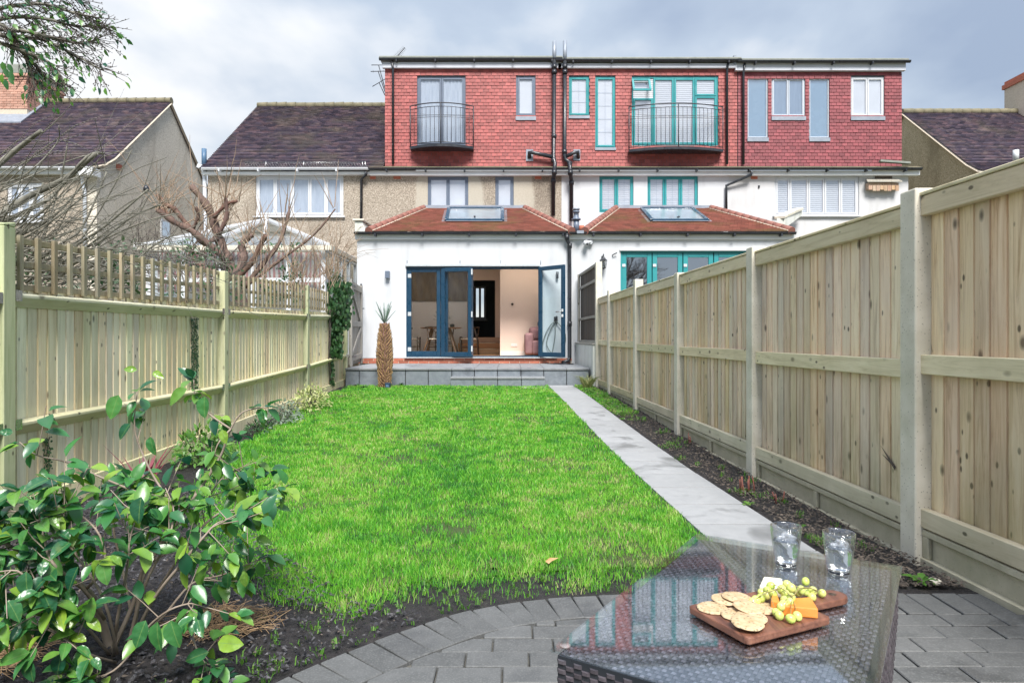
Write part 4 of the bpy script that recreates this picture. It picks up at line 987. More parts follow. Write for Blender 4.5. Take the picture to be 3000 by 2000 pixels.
s_ = obj('open_sash', ws, m_teal, h2)
m = MB(); m.add([sp(x0+.03, z0+.02), sp(x1-.03, z0+.02), sp(x1-.03, z1-.02), sp(x0+.03, z1-.02)], [(0,1,2,3)]); obj('pane', m, m_pane, s_)
juliet(h2, 1843, 2118, 311, 436)
F1_ = rect(1756, 1856, 516, 622, YM); F2_ = rect(1897, 2045, 516, 622, YM)
m = wall_mesh(HB12+.001, HB23, 2.6, z_eave+.02, YM+.001, [F1_, F2_]); obj('wall', m, m_white, h2)
window(h2, F1_, YM, m_teal, ((0,.5,0,1), (.5,1,0,1)), m_pane, m_blind, .035, .045, slats=True, bars=(2,3))
window(h2, F2_, YM, m_teal, ((0,.333,0,1), (.333,.666,0,1), (.666,1,0,1)), m_pane, m_blind, .035, .045, slats=True, bars=(2,3))
eave(h2, HB12, HB23)
pipe(h2, [(PX(2133, YM-.1), YM-.12, PZ(190, YM)), (PX(2131, YM-.1), YM-.08, PZ(205, YM)), (PX(2131, YM-.1), YM-.08, PZ(484, YM))], .032, m_black)
# party upstand between the two dormers
m = MB(); m.box(PX(2146, YM), PX(2153, YM), YM-.12, 19, zT-.2, zT+.03); obj('party_flashing', m, m_lead, h2)
# ------------------------------------------------------------------ END HOUSE (right)
h3 = thing('terraced_house', 'end terraced house with crimson tiled dormer, pale windows and white painted upper wall', 'house', (8, YM, 0), 'houses of the terrace')
K1 = rect(2190, 2250, 228, 404, YM); K2 = rect(2261, 2359, 228, 342, YM); K3 = rect(2371, 2430, 230, 404, YM); K4 = rect(2493, 2591, 225, 342, YM)
X3 = PX(2642, YM)
m = wall_mesh(PX(2162, YM), X3, zB-.02, PZ(210, YM), YM+.02, [K1, K2, K3, K4], rev=.10, back=.3); obj('dormer_wall', m, m_roomdark, h3)
hung_tiles(h3, PX(2162, YM), X3, zB, PZ(211, YM), YM+.004, [K1, K2, K3, K4], m_crimtile, n_ind=300)
m = MB(); m.box(PX(2150, YM)+.01, X3+.05, YM-.10, YM, PZ(211, YM), PZ(189, YM)); obj('fascia', m, m_fascia, h3, bevel=.004)
m = MB(); m.box(PX(2155, YM), X3+.10, YM-.16, 21.3, PZ(186, YM), PZ(178, YM)); obj('flat_roof', m, m_felt, h3, bevel=.01)
gutter(h3, PX(2155, YM), X3+.12, YM-.17, PZ(186, YM), m_black)
window(h3, K1, YM, m_lgreyframe, ((0,1,0,1),), m_mirror, m_opal, .015, .02, lead=.10, name='tall_window')
window(h3, K3, YM, m_lgreyframe, ((0,1,0,1),), m_mirror, m_opal, .015, .02, lead=.10, name='tall_window')
window(h3, K2, YM, m_lgreyframe, ((0,.5,0,1), (.5,1,0,1)), m_mirror, m_curtain, .035, .03, lead=.10)
window(h3, K4, YM, m_pvc, ((0,.5,0,1), (.5,1,0,1)), m_pane, m_blind, .035, .035, lead=.10)
K5 = rect(2269, 2517, 517, 632, YM); XR = PX(2661, YM)
m = wall_mesh(HB23+.001, XR, -.1, z_eave+.02, YM+.001, [K5]); obj('wall', m, m_white2, h3)
m = MB(); m.box(XR-.25, XR, YM+.251, 24.9, -.1, z_eave); obj('side_wall', m, m_pebble3, h3)
window(h3, K5, YM, m_pvc, ((0,.17,0,1), (.17,.40,0,1), (.40,.60,0,1), (.60,.80,0,1), (.80,1,0,1)), m_pane, m_blind, .05, .04, sill=m_pvc, slats=True)
eave(h3, HB23, XR+.22)
pipe(h3, [(PX(2181, YM-.1), YM-.13, PZ(190, YM)), (PX(2179, YM-.1), YM-.08, PZ(215, YM)), (PX(2179, YM-.1), YM-.08, PZ(484, YM))], .032, m_black)
pipe(h3, [W(2202, 500, YM-.2), W(2202, 512, YM-.18), W(2128, 544, YM-.07), W(2128, 620, YM-.07)], .034, m_black)
m = MB(); m.bar(W(2577, 472, YM-.2), W(2665, 478, YM-.25), .12, .05); obj('old_gutter_end', m, m_felt, h3)
m = MB(); x0, x1, z0, z1 = rect(2200, 2219, 515, 525, YM); m.box(x0, x1, YM-.012, YM+.02, z0, z1); obj('air_brick', m, m_brick, h3)
m = MB(); c = W(2223, 546, YM); m.box(c.x-.02, c.x+.02, YM-.03, YM+.01, c.z-.04, c.z+.02); obj('cable_clip', m, m_black, h3)
nb = thing('nest_box', 'wide weathered timber nest box with small roof on the upper white wall', 'nest box', W(2585, 557, YM))
x0, x1, z0, z1 = rect(2541, 2630, 533, 555, YM-.1)
m = MB(); m.box(x0, x1, YM-.15, YM-.002, z0, z1-.03); obj('box', m, m_oldtimber, nb, bevel=.004)
m = MB(); m.hexa([(x0-.06, YM-.21, z1-.03), (x1+.06, YM-.21, z1-.03), (x1+.02, YM-.002, z1+.08), (x0+.02, YM-.002, z1+.08), (x0-.06, YM-.21, z1), (x1+.06, YM-.21, z1), (x1+.02, YM-.002, z1+.11), (x0+.02, YM-.002, z1+.11)]); obj('roof', m, m_gate, nb)
m = MB(); m.box(x0+.25, x1-.1, YM-.03, YM-.002, z1+.10, z1+.20); obj('back_board', m, m_darkwood, nb)
for i in range(8):
    a = x0+(x1-x0)*i/8; m = MB(); m.box(a+.006, a+(x1-x0)/8-.006, YM-.165, YM-.151, z0-(.05 if i % 3 else .02), z0+.09); obj('slat', m, m_oldtimber, nb, origin=(a, YM, z0))
# ------------------------------------------------------------------ EXTENSIONS
ZW = PZ(702, YF)
DO = (PX(1190, YF), PX(1584, YF), .594, PZ(781, YF))
m = wall_mesh(PX(1046, YF), HB12-.0005, .575, ZW, YF, [], thru=[DO], back=.22); obj('extension_wall', m, m_white, h1)
m = MB(); m.box(PX(1046, YF), PX(1046, YF)+.2, YF+.221, YM, 0, ZW); obj('side_wall', m, m_white, h1)
D2o = (PX(1818, YF), PX(2275, YF), .594, PZ(735, YF)); XE = 6.0
m = wall_mesh(HB12, XE, 0, ZW, YF-.002, [], thru=[D2o], back=.22); obj('extension_wall', m, m_white, h2)
m = MB(); m.box(XE-.2, XE, YF+.22, YM, 0, ZW); obj('side_wall', m, m_white, h2)
x = PX(1046, YF)+.03; i = 0        # brick plinth, one brick at a time
pl = MB(); pl.box(PX(1046, YF)+.03, HB12, YF+.012, YF+.2, TZ, .5745); obj('plinth_mortar', pl, m_mortar, h1)
br = MB(); br.box(0, .205, 0, .1, 0, .052); bme = mesh_of('brick', br, m_brick)
for rr in range(2):
    x = PX(1046, YF)+.03-(.105 if rr else 0)
    while x+.1 < HB12:
        w_ = min(.205, HB12-x); o = inst('brick', bme, h1, (max(x, PX(1046, YF)+.03), YF+R.uniform(0, .004), TZ+.003+rr*.058), scale=((w_ if x > PX(1046, YF) else .1)/.205, 1, .94)); x += .217
m = MB(); m.box(DO[0]-.03, DO[1]+.35, YF-.05, YF+.05, .576, .593); obj('threshold', m, m_alu, h1, bevel=.003)
m = MB(); m.box(DO[0]-.01, DO[1]-.02, YF-.045, YF-.001, DO[3]+.005, DO[3]+.055); obj('door_head_trim', m, m_alu, h1, bevel=.003)
for xx in (1193, 1348, 1467, 1584):
    m = MB(); c = PX(xx, YF); m.box(c-.008, c+.008, YF-.02, YF-.001, DO[3]+.06, DO[3]+.13); obj('shade_clip', m, m_lead, h1)
f = MB(); f.box(DO[0], DO[0]+.03, YF+.02, YF+.12, DO[2], DO[3]); f.box(DO[1]-.03, DO[1], YF+.02, YF+.12, DO[2], DO[3]); f.box(DO[0]+.03, DO[1]-.03, YF+.02, YF+.12, DO[3]-.05, DO[3]-.001); f.box(DO[0]+.03, DO[1]-.03, YF+.02, YF+.12, DO[2]+.001, DO[2]+.03)
obj('door_frame', f, m_door, h1, bevel=.003)
def leaf(par, A, B, z0, z1, w=.085, th=.055, mat=m_door, pane=m_doorglass, name='door_leaf', tags=False):
    A = Vector(A); B = Vector(B); d = (B-A).normalized(); n = Vector((d.y, -d.x, 0)); L = (B-A).length
    def q(s, t, z): p = A+d*s+n*t; return (p.x, p.y, z)
    m = MB()
    for s0, s1, a, b in ((0, w, z0, z1), (L-w, L, z0, z1), (w, L-w, z0, z0+w*1.15), (w, L-w, z1-w, z1)):
        m.hexa([q(s0, 0, a), q(s1, 0, a), q(s1, -th, a), q(s0, -th, a), q(s0, 0, b), q(s1, 0, b), q(s1, -th, b), q(s0, -th, b)])
    o = obj(name, m, mat, par, bevel=.006)
    m = MB(); m.add([q(w-.005, -th/2, z0+w), q(L-w+.005, -th/2, z0+w), q(L-w+.005, -th/2, z1-w+.005), q(w-.005, -th/2, z1-w+.005)], [(0,1,2,3)]); obj('pane', m, pane, o)
    return o, q, L
zd0, zd1 = DO[2]+.012, DO[3]-.03
l1, q1, L1 = leaf(h1, (DO[0]+.02, YF+.03, 0), (DO[0]+.735, YF+.03, 0), zd0+.02, zd1)
for z in (.72, 1.48, 2.30):
    m = MB(); m.box(DO[0]+.03, DO[0]+.105, YF+.018, YF+.029, z, z+.085); obj('hinge_plate', m, m_alu, l1, bevel=.004)
l2, q2, L2 = leaf(h1, (DO[0]+.745, YF+.0, 0), (-.86, 14.32, 0), zd0, zd1)
l3, q3, L3 = leaf(h1, (DO[0]+.80, YF+.10, 0), (-.845, 14.40, 0), zd0, zd1)
for z in (.72, 1.45, 2.35):
    m = MB(); m.box(-.868, -.838, 14.30, 14.33, z, z+.12); obj('hinge', m, m_alu, l2)
l4, q4, L4 = leaf(h1, (.56, 14.47, 0), (1.075, 13.96, 0), zd0, zd1+.02, pane=glass('opal_door_glass', (.85,.93,.95), 1.0, 1.45, 0, .05))
m = MB(); hp = [Vector(q4(L4-.05, .03, 1.55)), Vector(q4(L4-.05, .06, 1.55)), Vector(q4(L4-.17, .06, 1.55))]; m.tube(hp, .011, 6); obj('handle', m, m_steel, l4)
for z in (1.47, 1.58):
    m = MB(); c = Vector(q4(L4-.04, .004, z)); m.box(c.x-.02, c.x+.02, c.y-.02, c.y+.01, z-.03, z+.03); obj('lock_plate', m, m_alu, l4, bevel=.005)
# fascia, gutter of both extensions
for h, a, b in ((h1, PX(1046, YF)-.03, HB12), (h2, HB12, XE+.05)):
    m = MB(); m.box(a, b-.0005, YF-.06, YF+.1, PZ(701, YF-.06), PZ(684, YF-.06)); obj('fascia', m, m_wfascia, h, bevel=.004)
    gutter(h, a, b, YF-.13, PZ(680, YF-.13), m_black, .05)
def hip_roof(h, xl0, xl1, xr0, xr1, vel):
    Y0, Y1 = 14.33, 17.42; z0, z1 = PZ(678, Y0), 4.345
    prof = [(Y0, z0), (Y1, z1)]
    slope_rows(h, prof, lambda t: lerp(xl0, xl1, t), lambda t: lerp(xr0, xr1, t), m_exttile, .165, .12, th=.02)
    m = MB(); a, b = Vector((xl0, Y0, z0+.005)), Vector((xl1, Y1, z1+.005)); c = Vector((xl0, Y1, z0)); m.add([a, b, c, Vector((xl0-.02, Y0, z0-.05))], [(0,1,2), (0,2,3)])
    a2, b2 = Vector((xr0, Y0, z0+.005)), Vector((xr1, Y1, z1+.005)); c2 = Vector((xr0, Y1, z0)); m.add([a2, b2, c2], [(0,2,1)]); obj('hip_end', m, m_exttile, h)
    for p, q, sx in ((a, b, -1), (a2, b2, 1)):
        d = (q-p); n = int(d.length/.30)
        for i in range(n):
            u0, u1 = p+d*(i/n), p+d*((i+1)/n+.004); m = MB(); m.tube([u0+Vector((0,0,.008)), u1+Vector((0,0,.016))], [.088, .076], 8, cap=True); obj('hip_tile', m, m_hip, h, origin=u0)
        m = MB(); off = Vector((-sx*.095, -.03, .010)); m.tube([p+off, q+off], .013, 4); obj('hip_mortar', m, m_mortar, h)
    m = MB(); m.box(xl1-.05, xr1+.05, Y1-.06, YM-.002, z1-.02, z1+.075); obj('lead_flashing', m, m_lead, h)
    sl = (z1-z0)/(Y1-Y0); vx0b, vx1b, vx0t, vx1t = vel; ya, yb = 15.42, 17.15
    def vp(x, y, up): return Vector((x, y-up*sl*.9, z0+(y-Y0)*sl+up))
    A, B, C_, D_ = (vx0b, ya), (vx1b, ya), (vx1t, yb), (vx0t, yb)
    f = MB()
    for p, q in ((A, B), (B, C_), (C_, D_), (D_, A)): f.bar(vp(*p, .045), vp(*q, .045), .085, .06)
    s = obj('skylight', f, m_greyframe if False else m_door, h, bevel=.006)
    m = MB(); m.add([vp(*A, .060), vp(*B, .060), vp(*C_, .060), vp(*D_, .060)], [(0,1,2,3)]); obj('pane', m, m_skyglass, s)
    m = MB(); m.add([vp(*A, .03), vp(*B, .03), vp(*C_, .03), vp(*D_, .03)], [(0,1,2,3)]); obj('blind', m, m_curtain, s)
    m = MB()
    for p, q in ((A, B), (B, C_), (C_, D_), (D_, A)): f2 = m.bar(vp(*p, .015), vp(*q, .015), .22, .012)
    obj('lead_flashing', m, m_lead, h)
    m = MB(); c = vp((vx0b+vx1b)/2, 15.5, .10); m.box(c.x-.02, c.x+.02, c.y, c.y+.12, c.z, c.z+.03); obj('latch', m, m_iron, s)
hip_roof(h1, -3.05, -2.27, 1.27, .33, (-1.50, -.22, -1.60, -.24))
hip_roof(h2, 1.55, 2.69, 5.95, 5.13, (3.20, 4.47, 3.30, 4.58))
m = MB(); m.hexa([(-3.36, 14.40, 3.27), (-3.12, 14.40, 3.27), (-3.12, 15.4, 3.27), (-3.36, 15.4, 3.27), (-3.36, 14.40, 3.50), (-3.20, 14.40, 3.50), (-3.20, 15.4, 3.52), (-3.36, 15.4, 3.52)]); obj('parapet', m, m_whitewall, h1, bevel=.01)
m = MB(); m.hexa([(-3.40, 14.36, 3.505), (-3.16, 14.36, 3.505), (-3.16, 15.4, 3.525), (-3.40, 15.4, 3.525), (-3.40, 14.36, 3.545), (-3.16, 14.36, 3.545), (-3.16, 15.4, 3.565), (-3.40, 15.4, 3.565)]); obj('coping', m, m_conc, h1, bevel=.006)
m = MB(); m.box(-3.12, -2.98, 14.38, 14.6, 3.26, 3.36); obj('lead_flashing', m, m_lead, h1)
m = MB(); m.hexa([W(2276,668,15), W(2300,668,15), W(2351,630,17.3), W(2322,630,17.3), W(2276,640,15), W(2300,640,15), W(2351,612,17.3), W(2322,612,17.3)]); obj('parapet', m, m_whitewall, h2)
m = MB(); m.bar(W(2284,637,15), W(2340,612,17.2), .22, .05); obj('coping', m, m_conc, h2)
# flue, broken terracotta and lead between the two roofs
fl_ = thing('roof_flue', 'grey flue pipe with cowl standing in the valley between the two extension roofs', 'flue', (PX(1689, 14.9), 14.9, 3.3))
m = MB(); p = W(1689, 680, 14.9); m.tube([p, W(1688, 645, 14.9)], .065, 10); m.lathe([(.10, 0), (.105, .03), (.06, .05), (.055, .16), (.075, .165), (.075, .20), (.05, .22)], 10, W(1688, 645, 14.9)); obj('pipe', m, m_greyframe, fl_)
m = MB(); p = W(1688, 645, 14.9); m.lathe([(.078, .225), (.078, .26), (.0, .275)], 10, p); obj('cap', m, m_lead, fl_)
m = MB(); c = W(1704, 672, 14.45); m.lathe([(.05, 0), (.06, .04), (.055, .10), (.0, .11)], 8, (c.x, c.y, c.z-.02)); obj('terracotta_piece', m, m_terra, h2)
m = MB(); m.box(PX(1690, 14.3), PX(1710, 14.3), 14.26, 14.5, PZ(684, 14.3), PZ(676, 14.3)); obj('lead_flashing', m, m_lead, h2)
# downpipe on the extension
pipe(h1, [W(1661, 684, 14.37), W(1661, 703, 14.38), W(1668, 716, 14.42), W(1669, 800, 14.43), W(1669, 1046, 14.43), W(1664, 1056, 14.40), W(1648, 1062, 14.30)], .040, m_black, 'downpipe', [W(1661, 695, 14.38), W(1669, 720, 14.43), W(1669, 948, 14.43)], 10)
# ------------------------------------------------------------------ wall fittings
wl = thing('wall_light', 'small anthracite box wall light left of the folding doors', 'wall light', W(1135, 804, YF))
m = MB(); x0, x1, z0, z1 = rect(1129, 1141.5, 794, 815, YF-.06); m.box(x0, x1, YF-.11, YF-.012, z0, z1); obj('housing', m, m_greyframe, wl, bevel=.004)
m = MB(); m.box(x0+.015, x1-.015, YF-.0115, YF-.001, z0+.02, z1-.02); obj('backplate', m, m_alu, wl)
m = MB(); m.box(x0+.015, x1-.015, YF-.095, YF-.03, z0-.003, z0-.0005); obj('lens', m, m_pvc, wl)
sc_ = thing('security_camera', 'white dome security camera on the wall right of the black downpipe', 'camera', W(1720, 714, YF))
c = W(1716, 713, YF-.06); m = MB(); m.tube([(c.x+.12, YF-.004, c.z+.03), (c.x+.10, YF-.10, c.z+.02)], .045, 10); m.tube([(c.x+.10, YF-.08, c.z+.02), (c.x-.02, YF-.10, c.z+.03)], .032, 8); obj('bracket', m, m_pvc, sc_)
m = MB(); m.lathe([(.001, .07), (.04, .06), (.062, .03), (.062, -.01), (.045, -.05), (.001, -.065)], 14, (c.x-.0, YF-.14, c.z-.01)); obj('body', m, m_pvc, sc_)
m = MB(); m.lathe([(.001, .03), (.024, .018), (.024, -.018), (.001, -.03)], 10, (c.x+.02, YF-.195, c.z-.03)); obj('lens', m, m_black, sc_)
ln = thing('wall_lantern', 'small black coach lantern on the white wall beside the teal doors', 'lantern', W(1768, 784, YF))
c = W(1768, 770, YF-.13); m = MB(); m.box(c.x-.03, c.x+.03, YF-.03, YF-.003, c.z-.06, c.z+.16); obj('backplate', m, m_black, ln, bevel=.006)
m = MB(); m.tube([(c.x, YF-.02, c.z+.13), (c.x, YF-.09, c.z+.17), (c.x, YF-.13, c.z+.12)], .012, 6); obj('arm', m, m_black, ln)
m = MB(); m.lathe([(.001, .20), (.014, .18), (.010, .14), (.05, .09), (.085, .055), (.08, .045)], 6, c, smooth=False); obj('roof', m, m_black, ln)
m = MB()
for k in range(6): a = k*PI/3; m.tube([(c.x+.072*math.cos(a), c.y+.072*math.sin(a), c.z+.05), (c.x+.05*math.cos(a), c.y+.05*math.sin(a), c.z-.10)], .006, 4)
m.lathe([(.055, -.10), (.05, -.115), (.02, -.13), (.001, -.15)], 6, c, smooth=False); obj('cage', m, m_black, ln)
m = MB(); m.lathe([(.068, .045), (.048, -.10)], 6, c, smooth=False, close=False); obj('glass', m, m_pane, ln)
m = MB(); c2 = W(1800, 745, YF-.03); m.tube([(c2.x-.04, YF-.002, c2.z-.02), (c2.x-.03, YF-.05, c2.z-.01), (c2.x+.05, YF-.06, c2.z+.03)], .012, 6); tag(obj('wall_hook', m, m_iron), 'small black hook on the white wall between lantern and teal doors', 'hook')
hs = thing('garden_hose', 'grey garden hose looped on a black wall hook behind the open door leaf', 'hose', W(1628, 930, YF))
def dz(x, y): return W(1180+x*.2126, 760+y*.2126, YF-.05)
m = MB()
for P in ([(2110,850), (2040,900), (1970,1020), (1925,1180), (1930,1290)], [(2110,850), (2070,900), (2000,1060), (1985,1170), (2020,1250), (2055,1280), (2075,1200), (2100,1040), (2100,900)], [(2115,850), (2160,900), (2230,1000), (2245,1100), (2225,1200)]):
    pts_ = [dz(*p) for p in P]; sm3 = []
    for i in range(len(pts_)-1):
        p0, p1, p2, p3 = pts_[max(0, i-1)], pts_[i], pts_[i+1], pts_[min(len(pts_)-1, i+2)]
        for k in range(5): t = k/5; sm3.append(.5*((2*p1)+(p2-p0)*t+(2*p0-5*p1+4*p2-p3)*t*t+(3*p1-p0-3*p2+p3)*t**3))
    m.tube(sm3+[pts_[-1]], .010, 5)
obj('coil', m, m_hose, hs)
m = MB(); c = dz(2110, 820); m.box(c.x-.04, c.x+.04, YF-.03, YF-.004, c.z-.09, c.z+.05); m.tube([(c.x, YF-.02, c.z+.03), (c.x+.01, YF-.10, c.z+.05), (c.x, YF-.11, c.z+.0)], .02, 6); obj('hook', m, m_black, hs)
m = MB(); m.tube([dz(2130, 170), dz(2130, 260)], .03, 6); tag(obj('small_wall_speaker', m, m_black), 'small black fitting high on the wall behind the open door leaf', 'wall fitting')
m = MB(); zz = TZ+.018
m.tube([(PX(x_, y_), y_, zz) for x_, y_ in ((1600, 14.35), (1612, 14.0), (1640, 13.8), (1662, 13.9), (1650, 14.15), (1625, 14.2), (1622, 13.95), (1650, 13.7), (1680, 13.75))], .010, 5); tag(obj('cable', m, m_black), 'thin black cable lying coiled on the terrace under the open door', 'cable')
# ------------------------------------------------------------------ teal folding doors (extension two)
xs_ = [D2o[0]+.02+i*((D2o[1]-D2o[0]-.04)/5) for i in range(6)]
f = MB(); ring(f, D2o[0]+.001, D2o[1]-.001, D2o[2], D2o[3]-.001, .03, YF+.02, YF+.10); obj('door_frame', f, m_teal, h2)
for a, b in zip(xs_, xs_[1:]):
    l_, q_, L_ = leaf(h2, (a+.013, YF+.035, 0), (b-.004, YF+.035, 0), D2o[2]+.03, D2o[3]-.031, w=.10, mat=m_teal, pane=m_mirror)
    m = MB(); m.box(a+.02, a+.09, YF+.02, YF+.034, 2.54, 2.60); obj('hinge_plate', m, m_pvc, l_)
m = MB(); m.box(D2o[0]-.02, D2o[1], YF-.04, YF-.003, D2o[3]+.002, D2o[3]+.035); obj('door_head_trim', m, m_pvc, h2)
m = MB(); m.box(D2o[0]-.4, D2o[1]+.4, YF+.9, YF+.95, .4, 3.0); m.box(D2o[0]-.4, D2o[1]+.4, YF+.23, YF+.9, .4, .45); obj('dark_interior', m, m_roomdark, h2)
# ------------------------------------------------------------------ room behind the open doors
ZF = .598
def quadwall(name, P, mat, par=h1): m = MB(); m.add(P, [(0,1,2,3)]); return obj(name, m, mat, par)
m = MB(); m.box(-3.14, 1.15, YF+.225, 17.2, ZF-.1, ZF); fb = obj('room_floor', m, m_oak, h1)
m = MB(); m.box(-3.14, 1.15, YF+.225, 17.7, 2.85, 2.95); obj('ceiling', m, m_interw, h1)
m = MB(); m.box(-3.19, -3.141, YF+.225, 17.7, ZF-.1, 3.0); m.box(1.151, 1.2, YF+.225, 17.7, ZF-.1, 3.0); obj('room_wall', m, m_interw, h1)
m = MB(); m.box(-.276, 1.15, 15.6, 15.72, ZF+.001, 2.849); obj('partition_wall', m, m_pink, h1)
m = MB(); m.box(-.276, 1.15, 15.585, 15.599, ZF+.002, ZF+.10); obj('skirting', m, m_skirt, h1, bevel=.003)
m = wall_mesh(-3.14, 1.15, ZF, 2.849, 17.45, [], thru=[(-1.15, -.437, ZF, 2.50)], back=.12); obj('back_wall', m, m_pink, h1)
m = MB(); m.box(-3.13, -1.16, 17.43, 17.448, ZF+.01, 1.95); obj('white_wall_panel', m, m_interw, h1)
m = MB(); m.box(-3.13, -1.16, 17.40, 17.448, 1.96, 2.84); obj('brown_reflection_standin', m, m_brownrefl, h1)  # added panel, its brown paints in a supposed reflection in the door glass
for k, yy in enumerate((16.55, 16.85, 17.15)):
    m = MB(); m.box(-1.35, -.29, yy, yy+.30 if k < 2 else 17.449, ZF+.001+k*.14, ZF+(k+1)*.14-.002); obj('step', m, m_oak, h1, bevel=.006)
m = MB(); m.box(-1.7, .0, 17.58, 22.2, .9, 1.02); obj('hall_floor', m, m_oak, h1)
WN = (PX(1388, 21.9), PX(1424, 21.9), PZ(935, 21.9), PZ(838, 21.9))
m = MB(); m.box(-1.75, -1.65, 17.6, 22.2, 1.0, 3.4); m.box(-.25, -.15, 17.6, 22.2, 1.0, 3.4); m.box(-1.7, -.2, 17.6, 22.2, 3.35, 3.4)
wall_mesh(-1.65, -.25, 1.02, 3.35, 21.9, [], thru=[WN], back=.2, m=m); obj('hall_wall', m, m_navy, h1)
window(h1, WN, 21.9, m_pvc, ((0,.5,0,1), (.5,1,0,1)), glass('clear_pane', (.97,.98,.98), .8), None, .04, .03)
m = MB(); m.box(WN[0]-.05, WN[1]+.05, 21.72, 21.93, WN[2]-.05, WN[2]-.01); obj('sill', m, m_pvc, h1)
th_ = thing('thermostat', 'round dark thermostat on the pink wall inside', 'thermostat', W(1501, 891, 15.58))
c = W(1501, 891, 15.6); m = MB(); m.add([], []); n = 18
m.v = [(c.x+.030*math.cos(2*PI*k/n), 15.598, c.z+.030*math.sin(2*PI*k/n)) for k in range(n)]+[(c.x+.028*math.cos(2*PI*k/n), 15.57, c.z+.028*math.sin(2*PI*k/n)) for k in range(n)]
m.f = [(k, (k+1) % n, (k+1) % n+n, k+n) for k in range(n)]+[tuple(range(n, 2*n))[::-1]]; m.sm = [True]*n+[False]; obj('dial', m, m_walnut, th_)
m = MB(); c = W(1506, 1011, 15.6); m.box(c.x-.07, c.x+.07, 15.588, 15.598, c.z-.035, c.z+.035); so_ = tag(obj('wall_socket', m, m_skirt, bevel=.004), 'white double wall socket low on the pink wall inside', 'socket')
m = MB(); m.box(c.x-.045, c.x-.02, 15.584, 15.587, c.z-.01, c.z+.012); m.box(c.x+.02, c.x+.045, 15.584, 15.587, c.z-.01, c.z+.012); obj('switch', m, m_alu, so_)
em = NT('downlight_fill_glow'); e_ = em.new('Emission'); e_.inputs[0].default_value = (1,.87,.72,1); e_.inputs[1].default_value = 24; em.l.new(e_.outputs[0], em.out.inputs[0])
for lx, ly in ((-.25, 14.95), (.15, 15.05), (-2.4, 15.4), (-1.5, 15.4), (-2.4, 16.7), (-1.5, 16.7), (.75, 15.1)):  # first pair real downlights; the rest are added fill to brighten the room
    m = MB(); m.lathe([(.05, 0), (.045, -.004), (.001, -.004)], 14, (lx, ly, 2.848)); obj('downlight_and_fill', m, em.m, h1)
em2 = NT('hall_fill_glow'); e_ = em2.new('Emission'); e_.inputs[0].default_value = (1,.87,.72,1); e_.inputs[1].default_value = 9; em2.l.new(e_.outputs[0], em2.out.inputs[0])
m = MB(); m.lathe([(.06, 0), (.05, -.01), (.001, -.01)], 14, (-.9, 19.0, 3.345)); obj('downlight_and_fill', m, em2.m, h1)  # added fill light for the dim hall, no lamp known there
sf_ = thing('sofa', 'mauve velvet sofa seen end-on just inside the open doors', 'sofa', (.7, 15.0, ZF))
x0 = PX(1537, 15.0)
def cushion(name, b, bev): m = MB(); m.box(*b); obj(name, m, m_sofa, sf_, bevel=bev, seg=4, smooth=True)
cushion('arm', (x0, x0+.20, 14.85, 15.48, ZF+.04, ZF+.52), .06); cushion('seat', (x0+.16, 1.1, 14.80, 15.45, ZF+.04, ZF+.36), .06); cushion('backrest', (x0+.10, 1.1, 15.20, 15.50, ZF+.3, ZF+.66), .08); cushion('cushion', (x0+.13, x0+.55, 14.95, 15.22, ZF+.36, ZF+.62), .07)
m = MB(); m.box(x0+.30, x0+.55, 15.28, 15.48, ZF+.66, ZF+.80); tag(obj('dark_cushion', m, m_black, bevel=.05, seg=3, smooth=True), 'small black cushion on the back of the mauve sofa', 'cushion')
